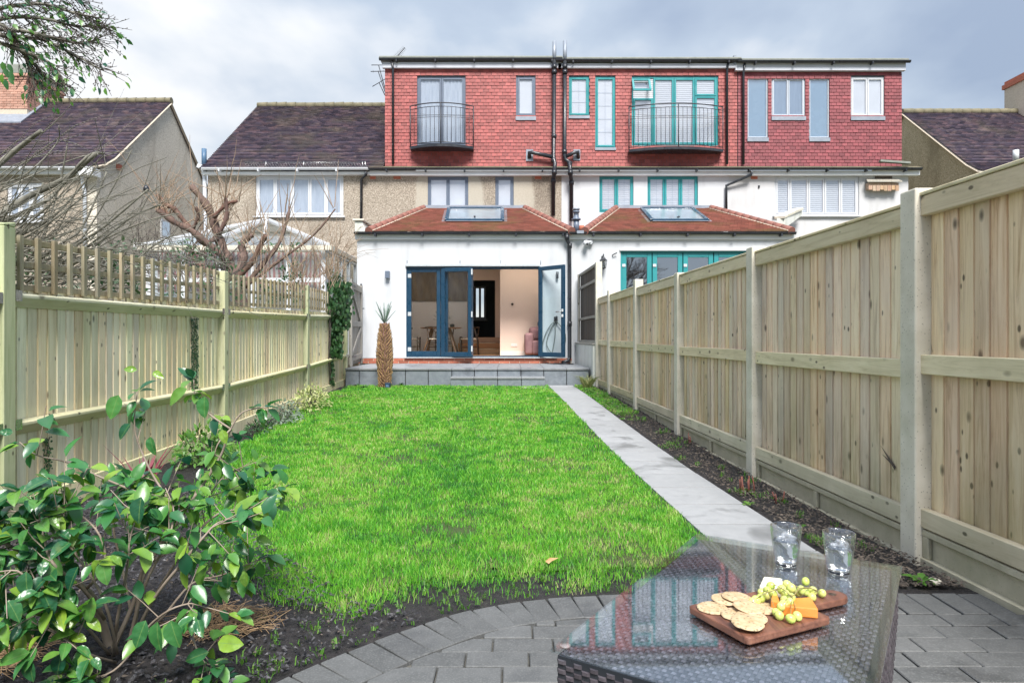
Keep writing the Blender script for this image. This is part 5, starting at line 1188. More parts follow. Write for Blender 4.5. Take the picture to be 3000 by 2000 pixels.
# dining set behind the fixed glass
dt = thing('dining_table', 'round-edged wooden dining table with splayed legs behind the glass doors', 'table', (-1.70, 16.1, ZF)); tz = ZF+.66
m = MB(); m.lathe([(.001, -.03), (.44, -.03), (.50, -.012), (.50, 0), (.001, 0)], 28, (-1.70, 16.1, tz)); obj('tabletop', m, m_tableoak, dt)
for sx in (-1, 1):
    for sy in (-1, 1): m = MB(); m.tube([(-1.70+sx*.20, 16.1+sy*.18, tz-.03), (-1.70+sx*.40, 16.1+sy*.34, ZF)], [.028, .018], 8); obj('leg', m, m_tableoak, dt)
def chair(cx, cy, a, label):
    t = thing('dining_chair', label, 'chair', (cx, cy, ZF), 'dark dining chairs round the table'); c, s = math.cos(a), math.sin(a)
    def Q(x, y, z): return Vector((cx+x*c-y*s, cy+x*s+y*c, ZF+z))
    m = MB(); m.add([Q(-.22,-.2,.37), Q(.22,-.2,.37), Q(.18,.2,.37), Q(-.18,.2,.37), Q(-.22,-.2,.40), Q(.22,-.2,.40), Q(.18,.2,.40), Q(-.18,.2,.40)], [(0,3,2,1),(4,5,6,7),(0,1,5,4),(1,2,6,5),(2,3,7,6),(3,0,4,7)]); obj('seat', m, m_cream, t, bevel=.01)
    for x, y in ((-.21,-.2), (.21,-.2)): m = MB(); m.tube([Q(x, y, 0), Q(x, y, .44)], [.014, .018], 7); obj('leg', m, m_walnut, t)
    for x in (-1, 1): m = MB(); m.tube([Q(x*.18, .22, 0), Q(x*.17, .19, .4), Q(x*.21, .12, .64)], [.014, .018, .014], 7); obj('leg', m, m_walnut, t)
    m = MB(); m.tube([Q(.27*math.cos(q), .02+.22*math.sin(q), .64+.02*math.sin(q)) for q in [PI*(-.05+1.1*i/12) for i in range(13)]], .017, 7); obj('top_rail', m, m_walnut, t)
    m = MB(); m.tube([Q(0, .19, .40), Q(0, .215, .52)], .012, 6); m.tube([Q(0, .215, .52), Q(-.08, .23, .65)], .010, 6); m.tube([Q(0, .215, .52), Q(.08, .23, .65)], .010, 6); obj('splat', m, m_walnut, t)
    m = MB()
    for p, q in (((-.21,-.2,.2), (-.18,.21,.2)), ((.21,-.2,.2), (.18,.21,.2)), ((-.2,0,.2), (.2,0,.2)), ((-.21,-.2,.3), (.21,-.2,.3)), ((-.18,.21,.26), (.18,.21,.26))): m.tube([Q(*p), Q(*q)], .011, 6)
    obj('stretcher', m, m_walnut, t)
chair(-1.72, 15.45, PI, 'dark dining chair facing away, nearest to the glass doors')
chair(-2.42, 16.05, PI/2, 'dark dining chair at the left end of the dining table')
chair(-1.02, 16.1, -PI/2, 'dark dining chair at the right end of the dining table')
chair(-1.68, 16.85, 0, 'dark dining chair on the far side of the dining table')
vs = thing('vase', 'vase of loose green sprigs standing on the dining table', 'vase', (-1.68, 16.1, tz))
m = MB(); m.lathe([(.001, .0), (.05, .0), (.07, .05), (.06, .1), (.03, .14), (.035, .16)], 14, (-1.68, 16.1, tz)); obj('vessel', m, m_pane, vs)
m = MB()
for k in range(26):
    a = R.uniform(0, 2*PI); e = R.uniform(.25, 1.2); L_ = R.uniform(.15, .34); p = Vector((-1.68, 16.1, tz+.14)); d = Vector((math.cos(a)*math.cos(e), math.sin(a)*math.cos(e), math.sin(e)))
    m.tube([p, p+d*L_*.6, p+d*L_+Vector((0,0,-.02))], .002, 3)
    for j in range(7):
        q = p+d*L_*(.4+.6*j/6); b = R.uniform(0, 2*PI); s3 = Vector((math.cos(b), math.sin(b), R.uniform(-.3, .6)))*.022; m.add([q, q+s3+Vector((.006,0,.004)), q+s3*1.7, q+s3-Vector((.006,0,.004))], [(0,1,2,3)])
obj('sprigs', m, m_ivy, vs)
m = MB(); m.lathe([(.001, 0), (.05, 0), (.06, .06), (.03, .08), (.001, .08)], 10, (-1.42, 16.0, tz)); tag(obj('teapot', m, m_black), 'small black pot on the right side of the dining table', 'pot')
# ------------------------------------------------------------------ LEFT ATTACHED HOUSE
h4 = thing('terraced_house', 'left end terraced house with dark plain tiled roof and unaltered pebbledash wall', 'house', (-5.6, YM, 0), 'houses of the terrace')
XL = PX(609, YM); V1 = rect(749, 1006, 515, 634, YM)
m = wall_mesh(XL, H1L-.001, -.1, PZ(508, YM), YM, [V1]); obj('wall', m, m_pebble, h4)
m = MB(); m.box(XL, XL+.25, YM+.251, 24.9, -.1, PZ(508, YM)); obj('side_wall', m, m_pebble, h4)
window(h4, V1, YM, m_pvc, ((0,.205,0,1), (.205,.41,0,1), (.41,.62,0,1), (.62,.815,0,1), (.815,1,0,1)), m_pane, m_curtain, .055, .04, sill=m_pvc, backname='curtain')
ZR = PZ(312, 21.2)
slope_rows(h4, [(17.25, 5.33), (17.9, 5.80), (21.2, ZR)], lambda t: XL-.10-.2*t*0, lambda t: H1L-.02+0*t, m_roofdark, th=.024)
m = MB(); m.add([(XL-.05, 24.9, 5.3), (H1L, 24.9, 5.3), (H1L, 21.2, ZR), (XL-.05, 21.2, ZR)], [(3,2,1,0)]); obj('rear_roof', m, m_roofdark, h4)
m = MB(); m.add([(XL-.02, 17.4, 5.3), (XL-.02, 17.9, 5.75), (XL-.02, 21.2, ZR-.05), (XL-.02, 24.9, 5.3)], [(0,1,2,3)]); obj('gable', m, m_pebble, h4)
x = XL-.1; k = 0
while x < H1L:
    m = MB(); e = min(x+.30, H1L+.0); m.tube([(x, 21.2, ZR+.02), (e+.01, 21.2, ZR+.025+.01*math.sin(k))], [.10, .11], 8); obj('ridge_tile', m, m_ridge, h4, origin=(x, 21.2, ZR)); x += .30; k += 1
m = MB(); m.box(XL-.1, PX(1086, YM), YM-.14, YM-.001, PZ(511, YM-.14), PZ(503, YM-.14)); obj('fascia', m, m_wfascia, h4)
gutter(h4, XL-.05, PX(1084, YM), YM-.22, PZ(491, YM-.25), m_pvc, .06)
m = MB()   # snow guard mesh
x0, x1 = PX(716, YM-.2), PX(1070, YM-.2); z0, z1 = PZ(490, YM-.2), PZ(476, YM-.2); x = x0
while x < x1:
    m.tube([(x, YM-.2, z0), (x+.07, YM-.2, z1)], .004, 3, cap=False); m.tube([(x+.07, YM-.197, z0), (x, YM-.197, z1)], .004, 3, cap=False); x += .07
m.tube([(x0, YM-.2, z1), (x1, YM-.2, z1)], .007, 4)
for xx in (779, 890, 1062, 1070): m.tube([(PX(xx, YM-.2), YM-.2, z0-.05), (PX(xx, YM-.2), YM-.2, z1+.03)], .012, 4)
obj('snow_guard', m, m_steel, h4)
pipe(h4, [W(1072, 503, YM-.2), W(1072, 512, YM-.18), W(1059, 525, YM-.07), W(1058, 646, YM-.07)], .036, m_black)
pipe(h4, [W(598, 436, YM+.0), W(598, 492, YM-.0)], .062, m_pipeblue, 'vent_pipe', n=10)
pipe(h4, [W(599, 490, YM+.0), W(600, 560, YM-.0), W(601, 640, YM), W(603, 860, YM)], .050, m_pipewhite, 'soil_pipe', [W(598, 500, YM)], 10)
m = MB(); m.bar(W(580, 486, YM), W(625, 500, YM), .12, .10); obj('gutter_end', m, m_pvc, h4)
# ------------------------------------------------------------------ FAR-LEFT HOUSE
h5 = thing('detached_house', 'pebbledash house on the far left with plum tiled roof and tall side gable', 'house', (-13, YM, 0))
XG = -10.78; ZA = PZ(300, 21.2); ze = PZ(487, YM)
m = MB(); prof = [(17.5, -.1), (17.5, ze-.12), (17.75, ze+.02), (18.2, ze+.33), (21.2, ZA-.05), (24.9, ze-.1), (24.9, -.1)]
m.prismx(prof, XG-.25, XG); obj('gable_wall', m, m_pebble2, h5)
V5 = rect(20, 128, 535, 650, YM)
m = wall_mesh(-20, XG-.2501, -.1, ze-.12, YM, [V5]); obj('wall', m, m_pebble, h5)
window(h5, V5, YM, m_pvc, ((0,.33,0,1), (.33,.66,0,1), (.66,1,0,1)), m_pane, m_curtain, .06, .05, sill=m_pvc, backname='curtain')
slope_rows(h5, [(17.22, ze-.06), (17.75, ze+.14), (18.2, ze+.42), (21.2, ZA)], lambda t: -19, lambda t: XG+.07, m_roofdark, th=.024)
m = MB(); m.add([(-19, 24.9, ze-.05), (XG+.07, 24.9, ze-.05), (XG+.07, 21.2, ZA), (-19, 21.2, ZA)], [(3,2,1,0)]); m.add([(-19, 24.9, ze-.12), (XG+.07, 24.9, ze-.12), (XG+.07, 21.2, ZA-.07), (-19, 21.2, ZA-.07)], [(0,1,2,3)]); obj('rear_roof', m, m_roofdark, h5)
m = MB(); vp_ = [(17.22, ze-.10), (17.75, ze+.09), (18.2, ze+.37), (21.2, ZA-.04), (24.9, ze-.1)]
m.tube([(XG+.05, a, b) for a, b in vp_], .045, 4, smooth=False); obj('verge', m, m_mortar, h5)
x = -19; k = 0
while x < XG+.05:
    m = MB(); m.tube([(x, 21.2, ZA+.03+.012*math.sin(x)), (min(x+.31, XG+.08), 21.2, ZA+.035+.012*math.sin(x+.3))], [.10, .11], 8); obj('ridge_tile', m, m_ridge, h5, origin=(x, 21.2, ZA)); x += .30
m = MB(); m.box(-19, XG+.08, YM-.16, YM-.001, ze-.24, ze-.10); obj('fascia', m, m_wfascia, h5)
gutter(h5, -19, XG+.1, YM-.25, ze-.08, m_pvc, .06)
m = MB(); m.box(XG-.30, XG+.09, YM-.30, YM+.02, ze-.30, ze-.12); obj('eaves_box', m, m_wfascia, h5)
pipe(h5, [W(240, 492, YM-.2), W(243, 540, YM-.1), W(248, 560, YM-.06), W(250, 900, YM-.06)], .045, m_pipewhite, n=8)
m = MB(); y0 = 17.5+.95; c = Vector((XG, y0, PZ(489, 18.45))); m.box(XG+.002, XG+.02, 18.35, 18.62, c.z-.09, c.z+.08); obj('air_brick', m, m_terra, h5)
vv = [PX(0,1)]
Yw0 = 10.78*F/(1500-470); Yw1 = 10.78*F/(1500-496)
m = MB(); zA_, zB_ = PZ(700, 21), PZ(646, 21); m.box(XG, XG+.03, Yw0, Yw1, zA_, zB_); sw_ = obj('side_window', m, m_pvc, h5)
m = MB(); m.box(XG+.031, XG+.034, Yw0+.06, Yw1-.06, zA_+.06, zB_-.06); obj('pane', m, m_mirror, sw_)
# chimney
ch = MB(); cx0, cx1, cy0, cy1 = -16.4, -14.6, 20.3, 21.9; zc0, zc1 = 7.6, PZ(288, 21.9)
ch.box(cx0+.01, cx1-.01, cy0+.01, cy1-.01, zc0, zc1); chim = obj('chimney', ch, m_mortar, h5)
bb = MB(); z = zc0+.3; r = 0       # individual bricks of the visible faces joined by course
brm = mesh_of('brick', MB().box(0, .02, 0, .205, 0, .062), m_brickpale); brf = mesh_of('brick', MB().box(0, .205, 0, .02, 0, .062), m_brickpale)
while z < zc1-.06:
    y = cy0-(.11 if r % 2 else 0)
    while y < cy1-.05: L_ = min(y+.205, cy1)-max(y, cy0); bb.box(cx1-.011, cx1+.006, max(y, cy0), max(y, cy0)+L_, z, z+.062); y += .217
    x = cx0-(.11 if r % 2 else 0)
    while x < cx1-.05: L_ = min(x+.205, cx1-.012)-max(x, cx0); bb.box(max(x, cx0), max(x, cx0)+L_, cy0-.006, cy0+.011, z, z+.062); x += .217
    z += .074; r += 1
obj('brickwork', bb, m_brickpale, chim, kind='stuff')
m = MB(); m.box(cx0-.03, cx1+.03, cy0-.03, cy1+.03, zc1, zc1+.08); m.box(cx0-.07, cx1+.07, cy0-.07, cy1+.07, zc1+.081, zc1+.16); obj('corbel', m, m_brickpale, chim, bevel=.005)
m = MB(); m.box(cx0-.04, cx1+.04, cy0-.04, cy1+.04, zc1+.161, zc1+.45); m.hexa([(cx0-.04, cy0-.04, zc1+.451), (cx1+.04, cy0-.04, zc1+.451), (cx1+.04, cy1+.04, zc1+.451), (cx0-.04, cy1+.04, zc1+.451), (cx0+.3, cy0+.3, zc1+.56), (cx1-.3, cy0+.3, zc1+.56), (cx1-.3, cy1-.3, zc1+.56), (cx0+.3, cy1-.3, zc1+.56)]); obj('flaunching', m, m_felt, chim, bevel=.02)
m = MB(); m.hexa([(cx0, 19.9, 7.35), (cx1+.1, 19.9, 7.35), (cx1+.1, 21.0, 8.3), (cx0, 21.0, 8.3), (cx0, 19.9, 7.39), (cx1+.1, 19.9, 7.39), (cx1+.1, 21.0, 8.34), (cx0, 21.0, 8.34)]); obj('lead_flashing', m, m_lead, chim)
# ------------------------------------------------------------------ FAR-RIGHT HOUSE
h6 = thing('detached_house', 'ochre pebbledash house on the far right with plum tiled roof', 'house', (14, YM, 0))
XH = 12.34; ZA6 = PZ(331, 21.2); ze6 = PZ(506, YM)
m = MB(); m.prismx([(17.5, -.1), (17.5, ze6-.12), (17.75, ze6+.02), (18.2, ze6+.33), (21.2, ZA6-.05), (24.9, ze6-.1), (24.9, -.1)], XH, XH+.25); obj('gable_wall', m, m_pebble3, h6)
slope_rows(h6, [(17.22, ze6-.06), (17.75, ze6+.14), (18.2, ze6+.42), (21.2, ZA6)], lambda t: XH-.07, lambda t: 19, m_roofdark, th=.024)
m = MB(); m.add([(XH-.07, 24.9, ze6-.05), (19, 24.9, ze6-.05), (19, 21.2, ZA6), (XH-.07, 21.2, ZA6)], [(3,2,1,0)]); obj('rear_roof', m, m_roofdark, h6)
m = MB(); m.tube([(XH-.05, 17.22, ze6-.1), (XH-.05, 17.75, ze6+.09), (XH-.05, 18.2, ze6+.37), (XH-.05, 21.2, ZA6-.04), (XH-.05, 24.9, ze6-.1)], .045, 4, smooth=False); obj('verge', m, m_mortar, h6)
x = XH-.07
while x < 19: m = MB(); m.tube([(x, 21.2, ZA6+.03), (x+.31, 21.2, ZA6+.035)], [.10, .11], 8); obj('ridge_tile', m, m_ridge, h6, origin=(x, 21.2, ZA6)); x += .30
m = wall_mesh(XH+.2501, 19, -.1, ze6-.12, YM); obj('wall', m, m_pebble3, h6)
m = MB(); m.box(XH-.08, 19, YM-.16, YM-.001, ze6-.24, ze6-.10); obj('fascia', m, m_wfascia, h6)
pipe(h6, [W(2976, 470, YM-.3), W(2976, 440, YM-.3)], .07, m_pvc, 'vent_pipe')
ch = MB(); ch.box(15.85, 17.2, 20.7, 21.7, 7.4, 9.0); c6 = obj('chimney', ch, m_mortar, h6); bb = MB(); z = 7.5; r = 0
while z < 8.95:
    x = 15.85-(.11 if r % 2 else 0)
    while x < 17.15: a = max(x, 15.85); bb.box(a, min(x+.205, 17.2), 20.69, 20.71, z, z+.062); x += .217
    z += .074; r += 1
obj('brickwork', bb, m_brick, c6, kind='stuff')
m = MB(); m.box(15.80, 17.25, 20.65, 21.75, 8.98, 9.12); m.box(15.85, 17.2, 20.7, 21.7, 9.121, 9.22); obj('corbel', m, m_brick, c6)
m = MB(); m.lathe([(.14, 0), (.12, .05), (.10, .42), (.13, .44), (.13, .5)], 12, (16.3, 21.2, 9.22)); obj('chimney_pot', m, m_terra, c6)
# ------------------------------------------------------------------ TV AERIALS
def aerial(base, tip_a, tip_b, n, L, label):
    t = thing('tv_aerial', label, 'aerial', base); m = MB(); m.tube([base, (Vector(tip_a)+Vector(tip_b))/2], .014, 5); obj('mast', m, m_iron, t)
    a, b = Vector(tip_a), Vector(tip_b); m = MB(); m.tube([a, b], .012, 4); obj('boom', m, m_iron, t)
    up = (b-a).cross(Vector((0,1,0))).normalized(); m = MB()
    for i in range(n): p = a+(b-a)*(i+.5)/n; m.tube([p-up*L*(1-.4*i/n), p+up*L*(1-.4*i/n)], .0045, 3)
    obj('element', m, m_iron, t)
aerial(W(1159, 176, 19), W(1160, 170, 19), W(1186, 140, 19), 9, .10, 'small yagi aerial pointing up on the left end of the flat roof')
aerial(W(1128, 260, 20.5), W(1088, 191, 20.5), W(1130, 191, 20.5), 2, .01, 'thin horizontal aerial rod poking out left of the dormer')
aerial(W(1128, 270, 20.4), W(1086, 210, 20.4), W(1130, 209, 20.4), 3, .04, 'folded dipole aerial just below the thin rod left of the dormer')
aerial(W(1128, 280, 20.6), W(1091, 254, 20.6), W(1130, 231, 20.6), 2, .01, 'slanting aerial rod lowest on the left side of the dormer')
# ------------------------------------------------------------------ CONSERVATORY
cv = thing('conservatory', 'white framed glass conservatory behind the left fence against the pebbledash wall', 'conservatory', (-5.9, 14.5, 0))
cx0, cx1, cy0, cy1, ce, cr = -7.8, -4.05, 14.5, 17.49, 2.97, 3.85; rx, ry = -5.9, 16.2
m = MB()
for x in [cx0+(cx1-cx0)*i/5 for i in range(6)]: m.box(x-.05, x+.05, cy0-.04, cy0+.04, .1, ce)
for z in (.55, 2.25, ce-.05): m.box(cx0, cx1, cy0-.035, cy0+.035, z-.045, z+.045)
for y in [cy0+.05+(cy1-cy0-.1)*i/4 for i in range(5)]: m.box(cx1-.04, cx1+.04, y-.05, y+.05, .1, ce)
for z in (.55, 2.25, ce-.05): m.box(cx1-.036, cx1+.036, cy0, cy1, z-.045, z+.045)
obj('frame', m, m_pvc, cv)
m = MB(); m.box(cx0, cx1, cy0-.06, cy0+.06, 0, .54); m.box(cx1-.06, cx1+.06, cy0+.061, cy1, 0, .54); obj('dwarf_wall', m, m_pebble, cv)
for i in range(5):
    a = cx0+(cx1-cx0)*i/5+.05; b = cx0+(cx1-cx0)*(i+1)/5-.05
    for z0, z1 in ((.6, 2.2), (2.3, ce-.1)): m = MB(); m.add([(a, cy0, z0), (b, cy0, z0), (b, cy0, z1), (a, cy0, z1)], [(0,1,2,3)]); obj('pane', m, m_consglass, cv)
for i in range(4):
    a = cy0+.05+(cy1-cy0-.1)*i/4+.05; b = cy0+.05+(cy1-cy0-.1)*(i+1)/4-.05
    for z0, z1 in ((.6, 2.2), (2.3, ce-.1)): m = MB(); m.add([(cx1, a, z0), (cx1, b, z0), (cx1, b, z1), (cx1, a, z1)], [(0,1,2,3)]); obj('pane', m, m_consglass, cv)
A, B, C_, D_ = Vector((cx0-.15, cy0-.15, ce)), Vector((cx1+.15, cy0-.15, ce)), Vector((cx1+.15, cy1, ce)), Vector((cx0-.15, cy1, ce)); E, E2 = Vector((rx, ry, cr)), Vector((rx, cy1, cr))
for P in ((A, B, E), ): m = MB(); m.add(list(P), [(0,1,2)]); obj('roof_pane', m, m_consglass, cv)
for P in ((B, C_, E2, E), (D_, A, E, E2)): m = MB(); m.add(list(P), [(0,1,2,3)]); obj('roof_pane', m, m_consglass, cv)
m = MB()
for p, q in ((A, E), (B, E), (E, E2), (A.lerp(B, .33), E), (A.lerp(B, .66), E), (B.lerp(C_, .5), E), (B.lerp(C_, .75), E2.lerp(E, .5)), (D_.lerp(A, .5), E)): m.bar(p+Vector((0,0,.02)), q+Vector((0,0,.02)), .06, .05)
obj('roof_bar', m, m_pvc, cv)
m = MB(); m.box(cx0-.15, cx1+.15, cy0-.22, cy0-.14, ce-.10, ce+.0); m.box(cx1+.14, cx1+.22, cy0-.22, cy1, ce-.10, ce+.0); obj('gutter', m, m_conc, cv)
m_strip = NT('striped_curtain')
def strip_mat():
    t = m_strip; v = t.coord((1,1,1), rnd=False); wv = t.n.new('ShaderNodeTexWave'); t.l.new(v, wv.inputs[0]); wv.inputs['Scale'].default_value = 3.2; wv.inputs['Distortion'].default_value = 2.; wv.bands_direction = 'X'
    t.bsdf(t.ramp(wv.outputs['Fac'], [(.4, (.62,.55,.5)), (.6, (.42,.14,.11))]), .8); return t.m
m = MB(); n = 60
for i in range(n+1): x = lerp(cx0+.1, cx1-.1, i/n); yy = cy0+.15+.03*math.sin(i*1.3); m.v += [(x, yy, 2.0), (x, yy, ce-.1)]
for i in range(n): m.f.append((2*i, 2*i+2, 2*i+3, 2*i+1)); m.sm.append(True)
obj('curtain', m, strip_mat(), cv)
# white lean-to roof of the far-left house
lt = thing('garden_shed', 'low white roofed shed half hidden behind the bare trees at the far-left house', 'shed', (-10, 15.5, 0))
x0, x1 = PX(420, 15.5), PX(600, 15.5); zt_ = PZ(712, 15.5)
m = MB(); m.box(x0+.1, x1-.1, 15.3, 17.0, 0, zt_-.22); obj('wall', m, m_pebble, lt)
m = MB(); m.hexa([(x0, 15.1, zt_-.2), (x1, 15.1, zt_-.2), (x1, 17.2, zt_+.05), (x0, 17.2, zt_+.05), (x0, 15.1, zt_-.05), (x1, 15.1, zt_-.05), (x1, 17.2, zt_+.2), (x0, 17.2, zt_+.2)]); obj('roof', m, m_wfascia, lt)
m = MB(); m.box(x0+.3, x0+1.1, 15.27, 15.299, .9, zt_-.4); obj('window', m, m_pvc, lt)
def CW(x, y, Y): return W(x*1.27551, y*1.27551, Y)
def leaf_mesh(m, L=1., wd_=.5, fold=.12, curl=.18, st=6, T=None):
    """pointed oval leaf along +Y, normal +Z; two halves folded about the midrib"""
    b = len(m.v); V = []
    for i in range(st+1):
        t = i/st; w_ = wd_*.5*(math.sin(PI*min(1, t**.78)))**.72 if 0 < t < 1 else 0; y = t*L; z = -curl*L*t*t
        V += [(-w_, y, z+w_*fold*2), (0, y, z), (w_, y, z+w_*fold*2)]
    Fs = []
    for i in range(st):
        a = i*3
        if i == 0: Fs += [(a+1, a+4, a+3), (a+1, a+5, a+4)]
        elif i == st-1: Fs += [(a, a+1, a+4), (a+1, a+2, a+4)]
        else: Fs += [(a, a+1, a+4, a+3), (a+1, a+2, a+5, a+4)]
    if T: V = [tuple(T @ Vector(v)) for v in V]
    m.add(V, Fs, True)
def frame_mat(p, d, n, s):
    e = basis(d, n).to_matrix(); return Matrix.Translation(p) @ e.to_4x4() @ Matrix.Scale(s, 4)
def rv(): return Vector((R.gauss(0,1), R.gauss(0,1), R.gauss(0,1))).normalized()
# ------------------------------------------------------------------ CAMELLIA
cam_ = thing('camellia_shrub', 'glossy dark green leafy shrub sprawling over the bare soil at bottom left', 'shrub', (-1.15, 2.25, 0))
stems = [  # (x, y in the photograph at 2352 wide, depth), radius
 ([(255,1500,2.2),(235,1430,2.2),(205,1360,2.15),(150,1325,2.1),(80,1285,2.0),(10,1245,1.95),(-60,1190,1.9)], .014),
 ([(255,1500,2.2),(300,1400,2.25),(345,1290,2.3),(420,1180,2.35),(500,1060,2.4),(530,985,2.4),(560,945,2.4),(612,935,2.4)], .008),
 ([(300,1480,2.25),(318,1380,2.2),(330,1300,2.2),(400,1190,2.25),(345,1080,2.3),(310,990,2.3),(315,900,2.3)], .007),
 ([(440,1170,2.3),(330,1135,2.25),(230,1095,2.2),(150,1060,2.15),(85,1045,2.1),(45,1015,2.1)], .005),
 ([(300,1480,2.25),(360,1360,2.3),(440,1240,2.35),(500,1180,2.4),(570,1165,2.45),(610,1140,2.45),(635,1115,2.45)], .006),
 ([(290,1490,2.2),(370,1420,2.15),(440,1340,2.2),(510,1320,2.3),(570,1295,2.3),(615,1275,2.3)], .005),
 ([(290,1500,2.15),(350,1380,2.05),(420,1290,2.0),(470,1230,2.05),(500,1200,2.1),(540,1190,2.15)], .006),
 ([(260,1510,2.15),(270,1420,2.05),(290,1320,2.0),(300,1230,2.0),(320,1170,2.05)], .006),
 ([(240,1420,2.1),(190,1350,2.0),(120,1290,1.9),(90,1200,1.95),(40,1175,2.0),(-20,1170,2.0)], .006),
 ([(200,1350,2.05),(240,1300,2.0),(230,1230,2.0),(180,1180,2.05),(120,1165,2.1)], .005),
 ([(150,1325,2.0),(90,1350,1.9),(40,1310,1.85),(-10,1320,1.85)], .005),
 ([(250,1500,2.1),(200,1440,2.0),(160,1400,1.95),(110,1380,1.9),(60,1290,1.9)], .005),
 ([(290,1500,2.1),(330,1350,2.1),(380,1250,2.1),(400,1180,2.15),(380,1120,2.2)], .006),
 ([(270,1500,2.1),(240,1380,2.0),(180,1280,1.95),(140,1220,1.95),(160,1150,2.0)], .005),
 ([(265,1520,2.1),(200,1500,1.95),(140,1460,1.9),(80,1430,1.9),(20,1400,1.9)], .005),
 ([(440,1400,2.1),(445,1470,2.05),(470,1520,2.02),(500,1525,2.0)], .0035),
 ([(300,1500,2.1),(260,1540,1.98),(200,1560,1.95),(120,1570,1.93)], .004),
 ([(300,1500,2.15),(340,1440,2.05),(390,1400,2.0),(440,1385,2.0),(440,1400,2.0)], .005),
 ([(345,1290,2.3),(420,1240,2.35),(480,1140,2.45),(520,1090,2.5),(590,1060,2.5)], .005),
 ([(300,1400,2.25),(280,1300,2.3),(260,1200,2.3),(290,1130,2.3),(330,1090,2.35)], .005),
 ([(530,985,2.4),(500,1020,2.35),(490,1060,2.35)], .0035), ([(530,985,2.4),(480,950,2.4),(450,915,2.4),(445,872,2.4)], .004),
]
leaf_pts = []; sm_m = MB()
def smooth_line(P, k=4):
    out = []
    for i in range(len(P)-1):
        p0, p1, p2, p3 = P[max(0, i-1)], P[i], P[i+1], P[min(len(P)-1, i+2)]
        for j in range(k): t = j/k; out.append(.5*((2*p1)+(p2-p0)*t+(2*p0-5*p1+4*p2-p3)*t*t+(3*p1-p0-3*p2+p3)*t**3))
    return out+[P[-1]]
side = []
for P, r in stems:
    L = smooth_line([CW(*p) for p in P]); n = len(L)
    m = MB(); m.tube(L, [max(.0016, r*(1-.8*i/n)) for i in range(n)], 6); obj('stem', m, m_barkc, cam_)
    for i in range(int(n*.38), n):
        d = (L[min(i+1, n-1)]-L[max(i-1, 0)]).normalized()
        if i >= n-4: leaf_pts += [(L[i], d)]*1
        hi_ = L[i].z > .54
        if R.random() < (.10 if hi_ else (.72 if L[i].x < -.95 else .34)) and i < n-1: side.append((L[i], d))
        if not hi_ and i > n*.6 and R.random() < (.4 if L[i].x < -.95 else .2): side.append((L[i], d))
    leaf_pts += [(L[-1], (L[-1]-L[-2]).normalized())]*3
for p, d in side:
    dd = (d*.5+rv()*.8+Vector((0,0,.15))).normalized()
    ln = R.uniform(.06, .16); Q = [p, p+dd*ln*.5, p+dd*ln+Vector((0,0,R.uniform(-.01, .02)))]
    if Q[-1].z < .05: Q[-1].z = .07
    sm_m.tube(Q, [.002, .0016, .0012], 4, cap=False)
    for t in (.35, .55, .75, .9, 1., 1.): leaf_pts.append((p+dd*ln*t, dd))
obj('side_twig', sm_m, m_barkc, cam_, kind='stuff')
lms = []
for k in range(5):
    m = MB(); leaf_mesh(m, 1, R.uniform(.48, .62), R.uniform(.1, .3), R.uniform(.08, .3)); lms.append(mesh_of('leaf', m, m_camleaf2))
leaf_pts = [q for q in leaf_pts]
R.shuffle(leaf_pts); leaf_pts.sort(key=lambda q: q[0].y); print('camellia leaves', len(leaf_pts))
m = MB()
for i, (p, d) in enumerate(leaf_pts):
    out = rv(); dd = (d*.45+out*.75+Vector((0,-.05,-.42))).normalized(); nn = Vector((R.uniform(-.45, .45), R.uniform(-.75, -.05), 1)); s_ = R.uniform(.040, .074)
    if R.random() < .15: s_ *= 1.15
    q = p+dd*.008
    if q.z+dd.z*s_ < .01: dd.z = abs(dd.z)*.2; dd.normalize()
    if i < 300: inst('leaf', R.choice(lms), cam_, q, basis(dd, nn), (s_,)*3)
    else: leaf_mesh(m, 1, .54, .2, .2, 4, frame_mat(q, dd, nn, s_))
if m.v: obj('foliage', m, m_camleaf, cam_, kind='stuff')
# hanging leaf cluster and large leaves which show singly in front
for (x, y, Y, s_, dx, dz_) in ((362,1455,1.86,.085,.0,-1), (335,1450,1.87,.08,-.35,-1), (392,1450,1.87,.08,.35,-1), (325,1165,1.93,.078,-.1,-.9), (180,1325,1.9,.075,-.35,-.8), (235,1310,1.92,.07,.25,-.9), (60,1335,1.85,.07,.1,-1), (28,1150,1.9,.06,-.6,-.5),
    (272,930,2.25,.085,-.25,-.9), (470,930,2.3,.075,.0,-1), (430,915,2.3,.085,-.8,-.6), (300,990,2.25,.065,-.5,-.7), (345,1020,2.25,.065,.2,-.9), (315,862,2.3,.045,-.8,.1), (352,866,2.3,.045,.6,-.3), (500,1500,1.98,.08,.95,-.0), (480,1520,1.95,.075,-.9,-.25), (215,1395,1.9,.075,-.2,-1), (590,1250,2.25,.06,.6,-.2), (560,1325,2.2,.055,.1,-1), (525,1330,2.2,.055,-.1,-1), (600,955,2.35,.045,.2,-1), (510,1000,2.3,.05,.3,-.9), (30,1005,2.1,.04,-.8,.1)):
    p = CW(x, y, Y); inst('leaf', R.choice(lms), cam_, p+Vector((-dx*.0, 0, s_*.4)), basis(Vector((dx, -.15, dz_)), Vector((R.uniform(-.3, .3), -1, .45))), (s_,)*3)
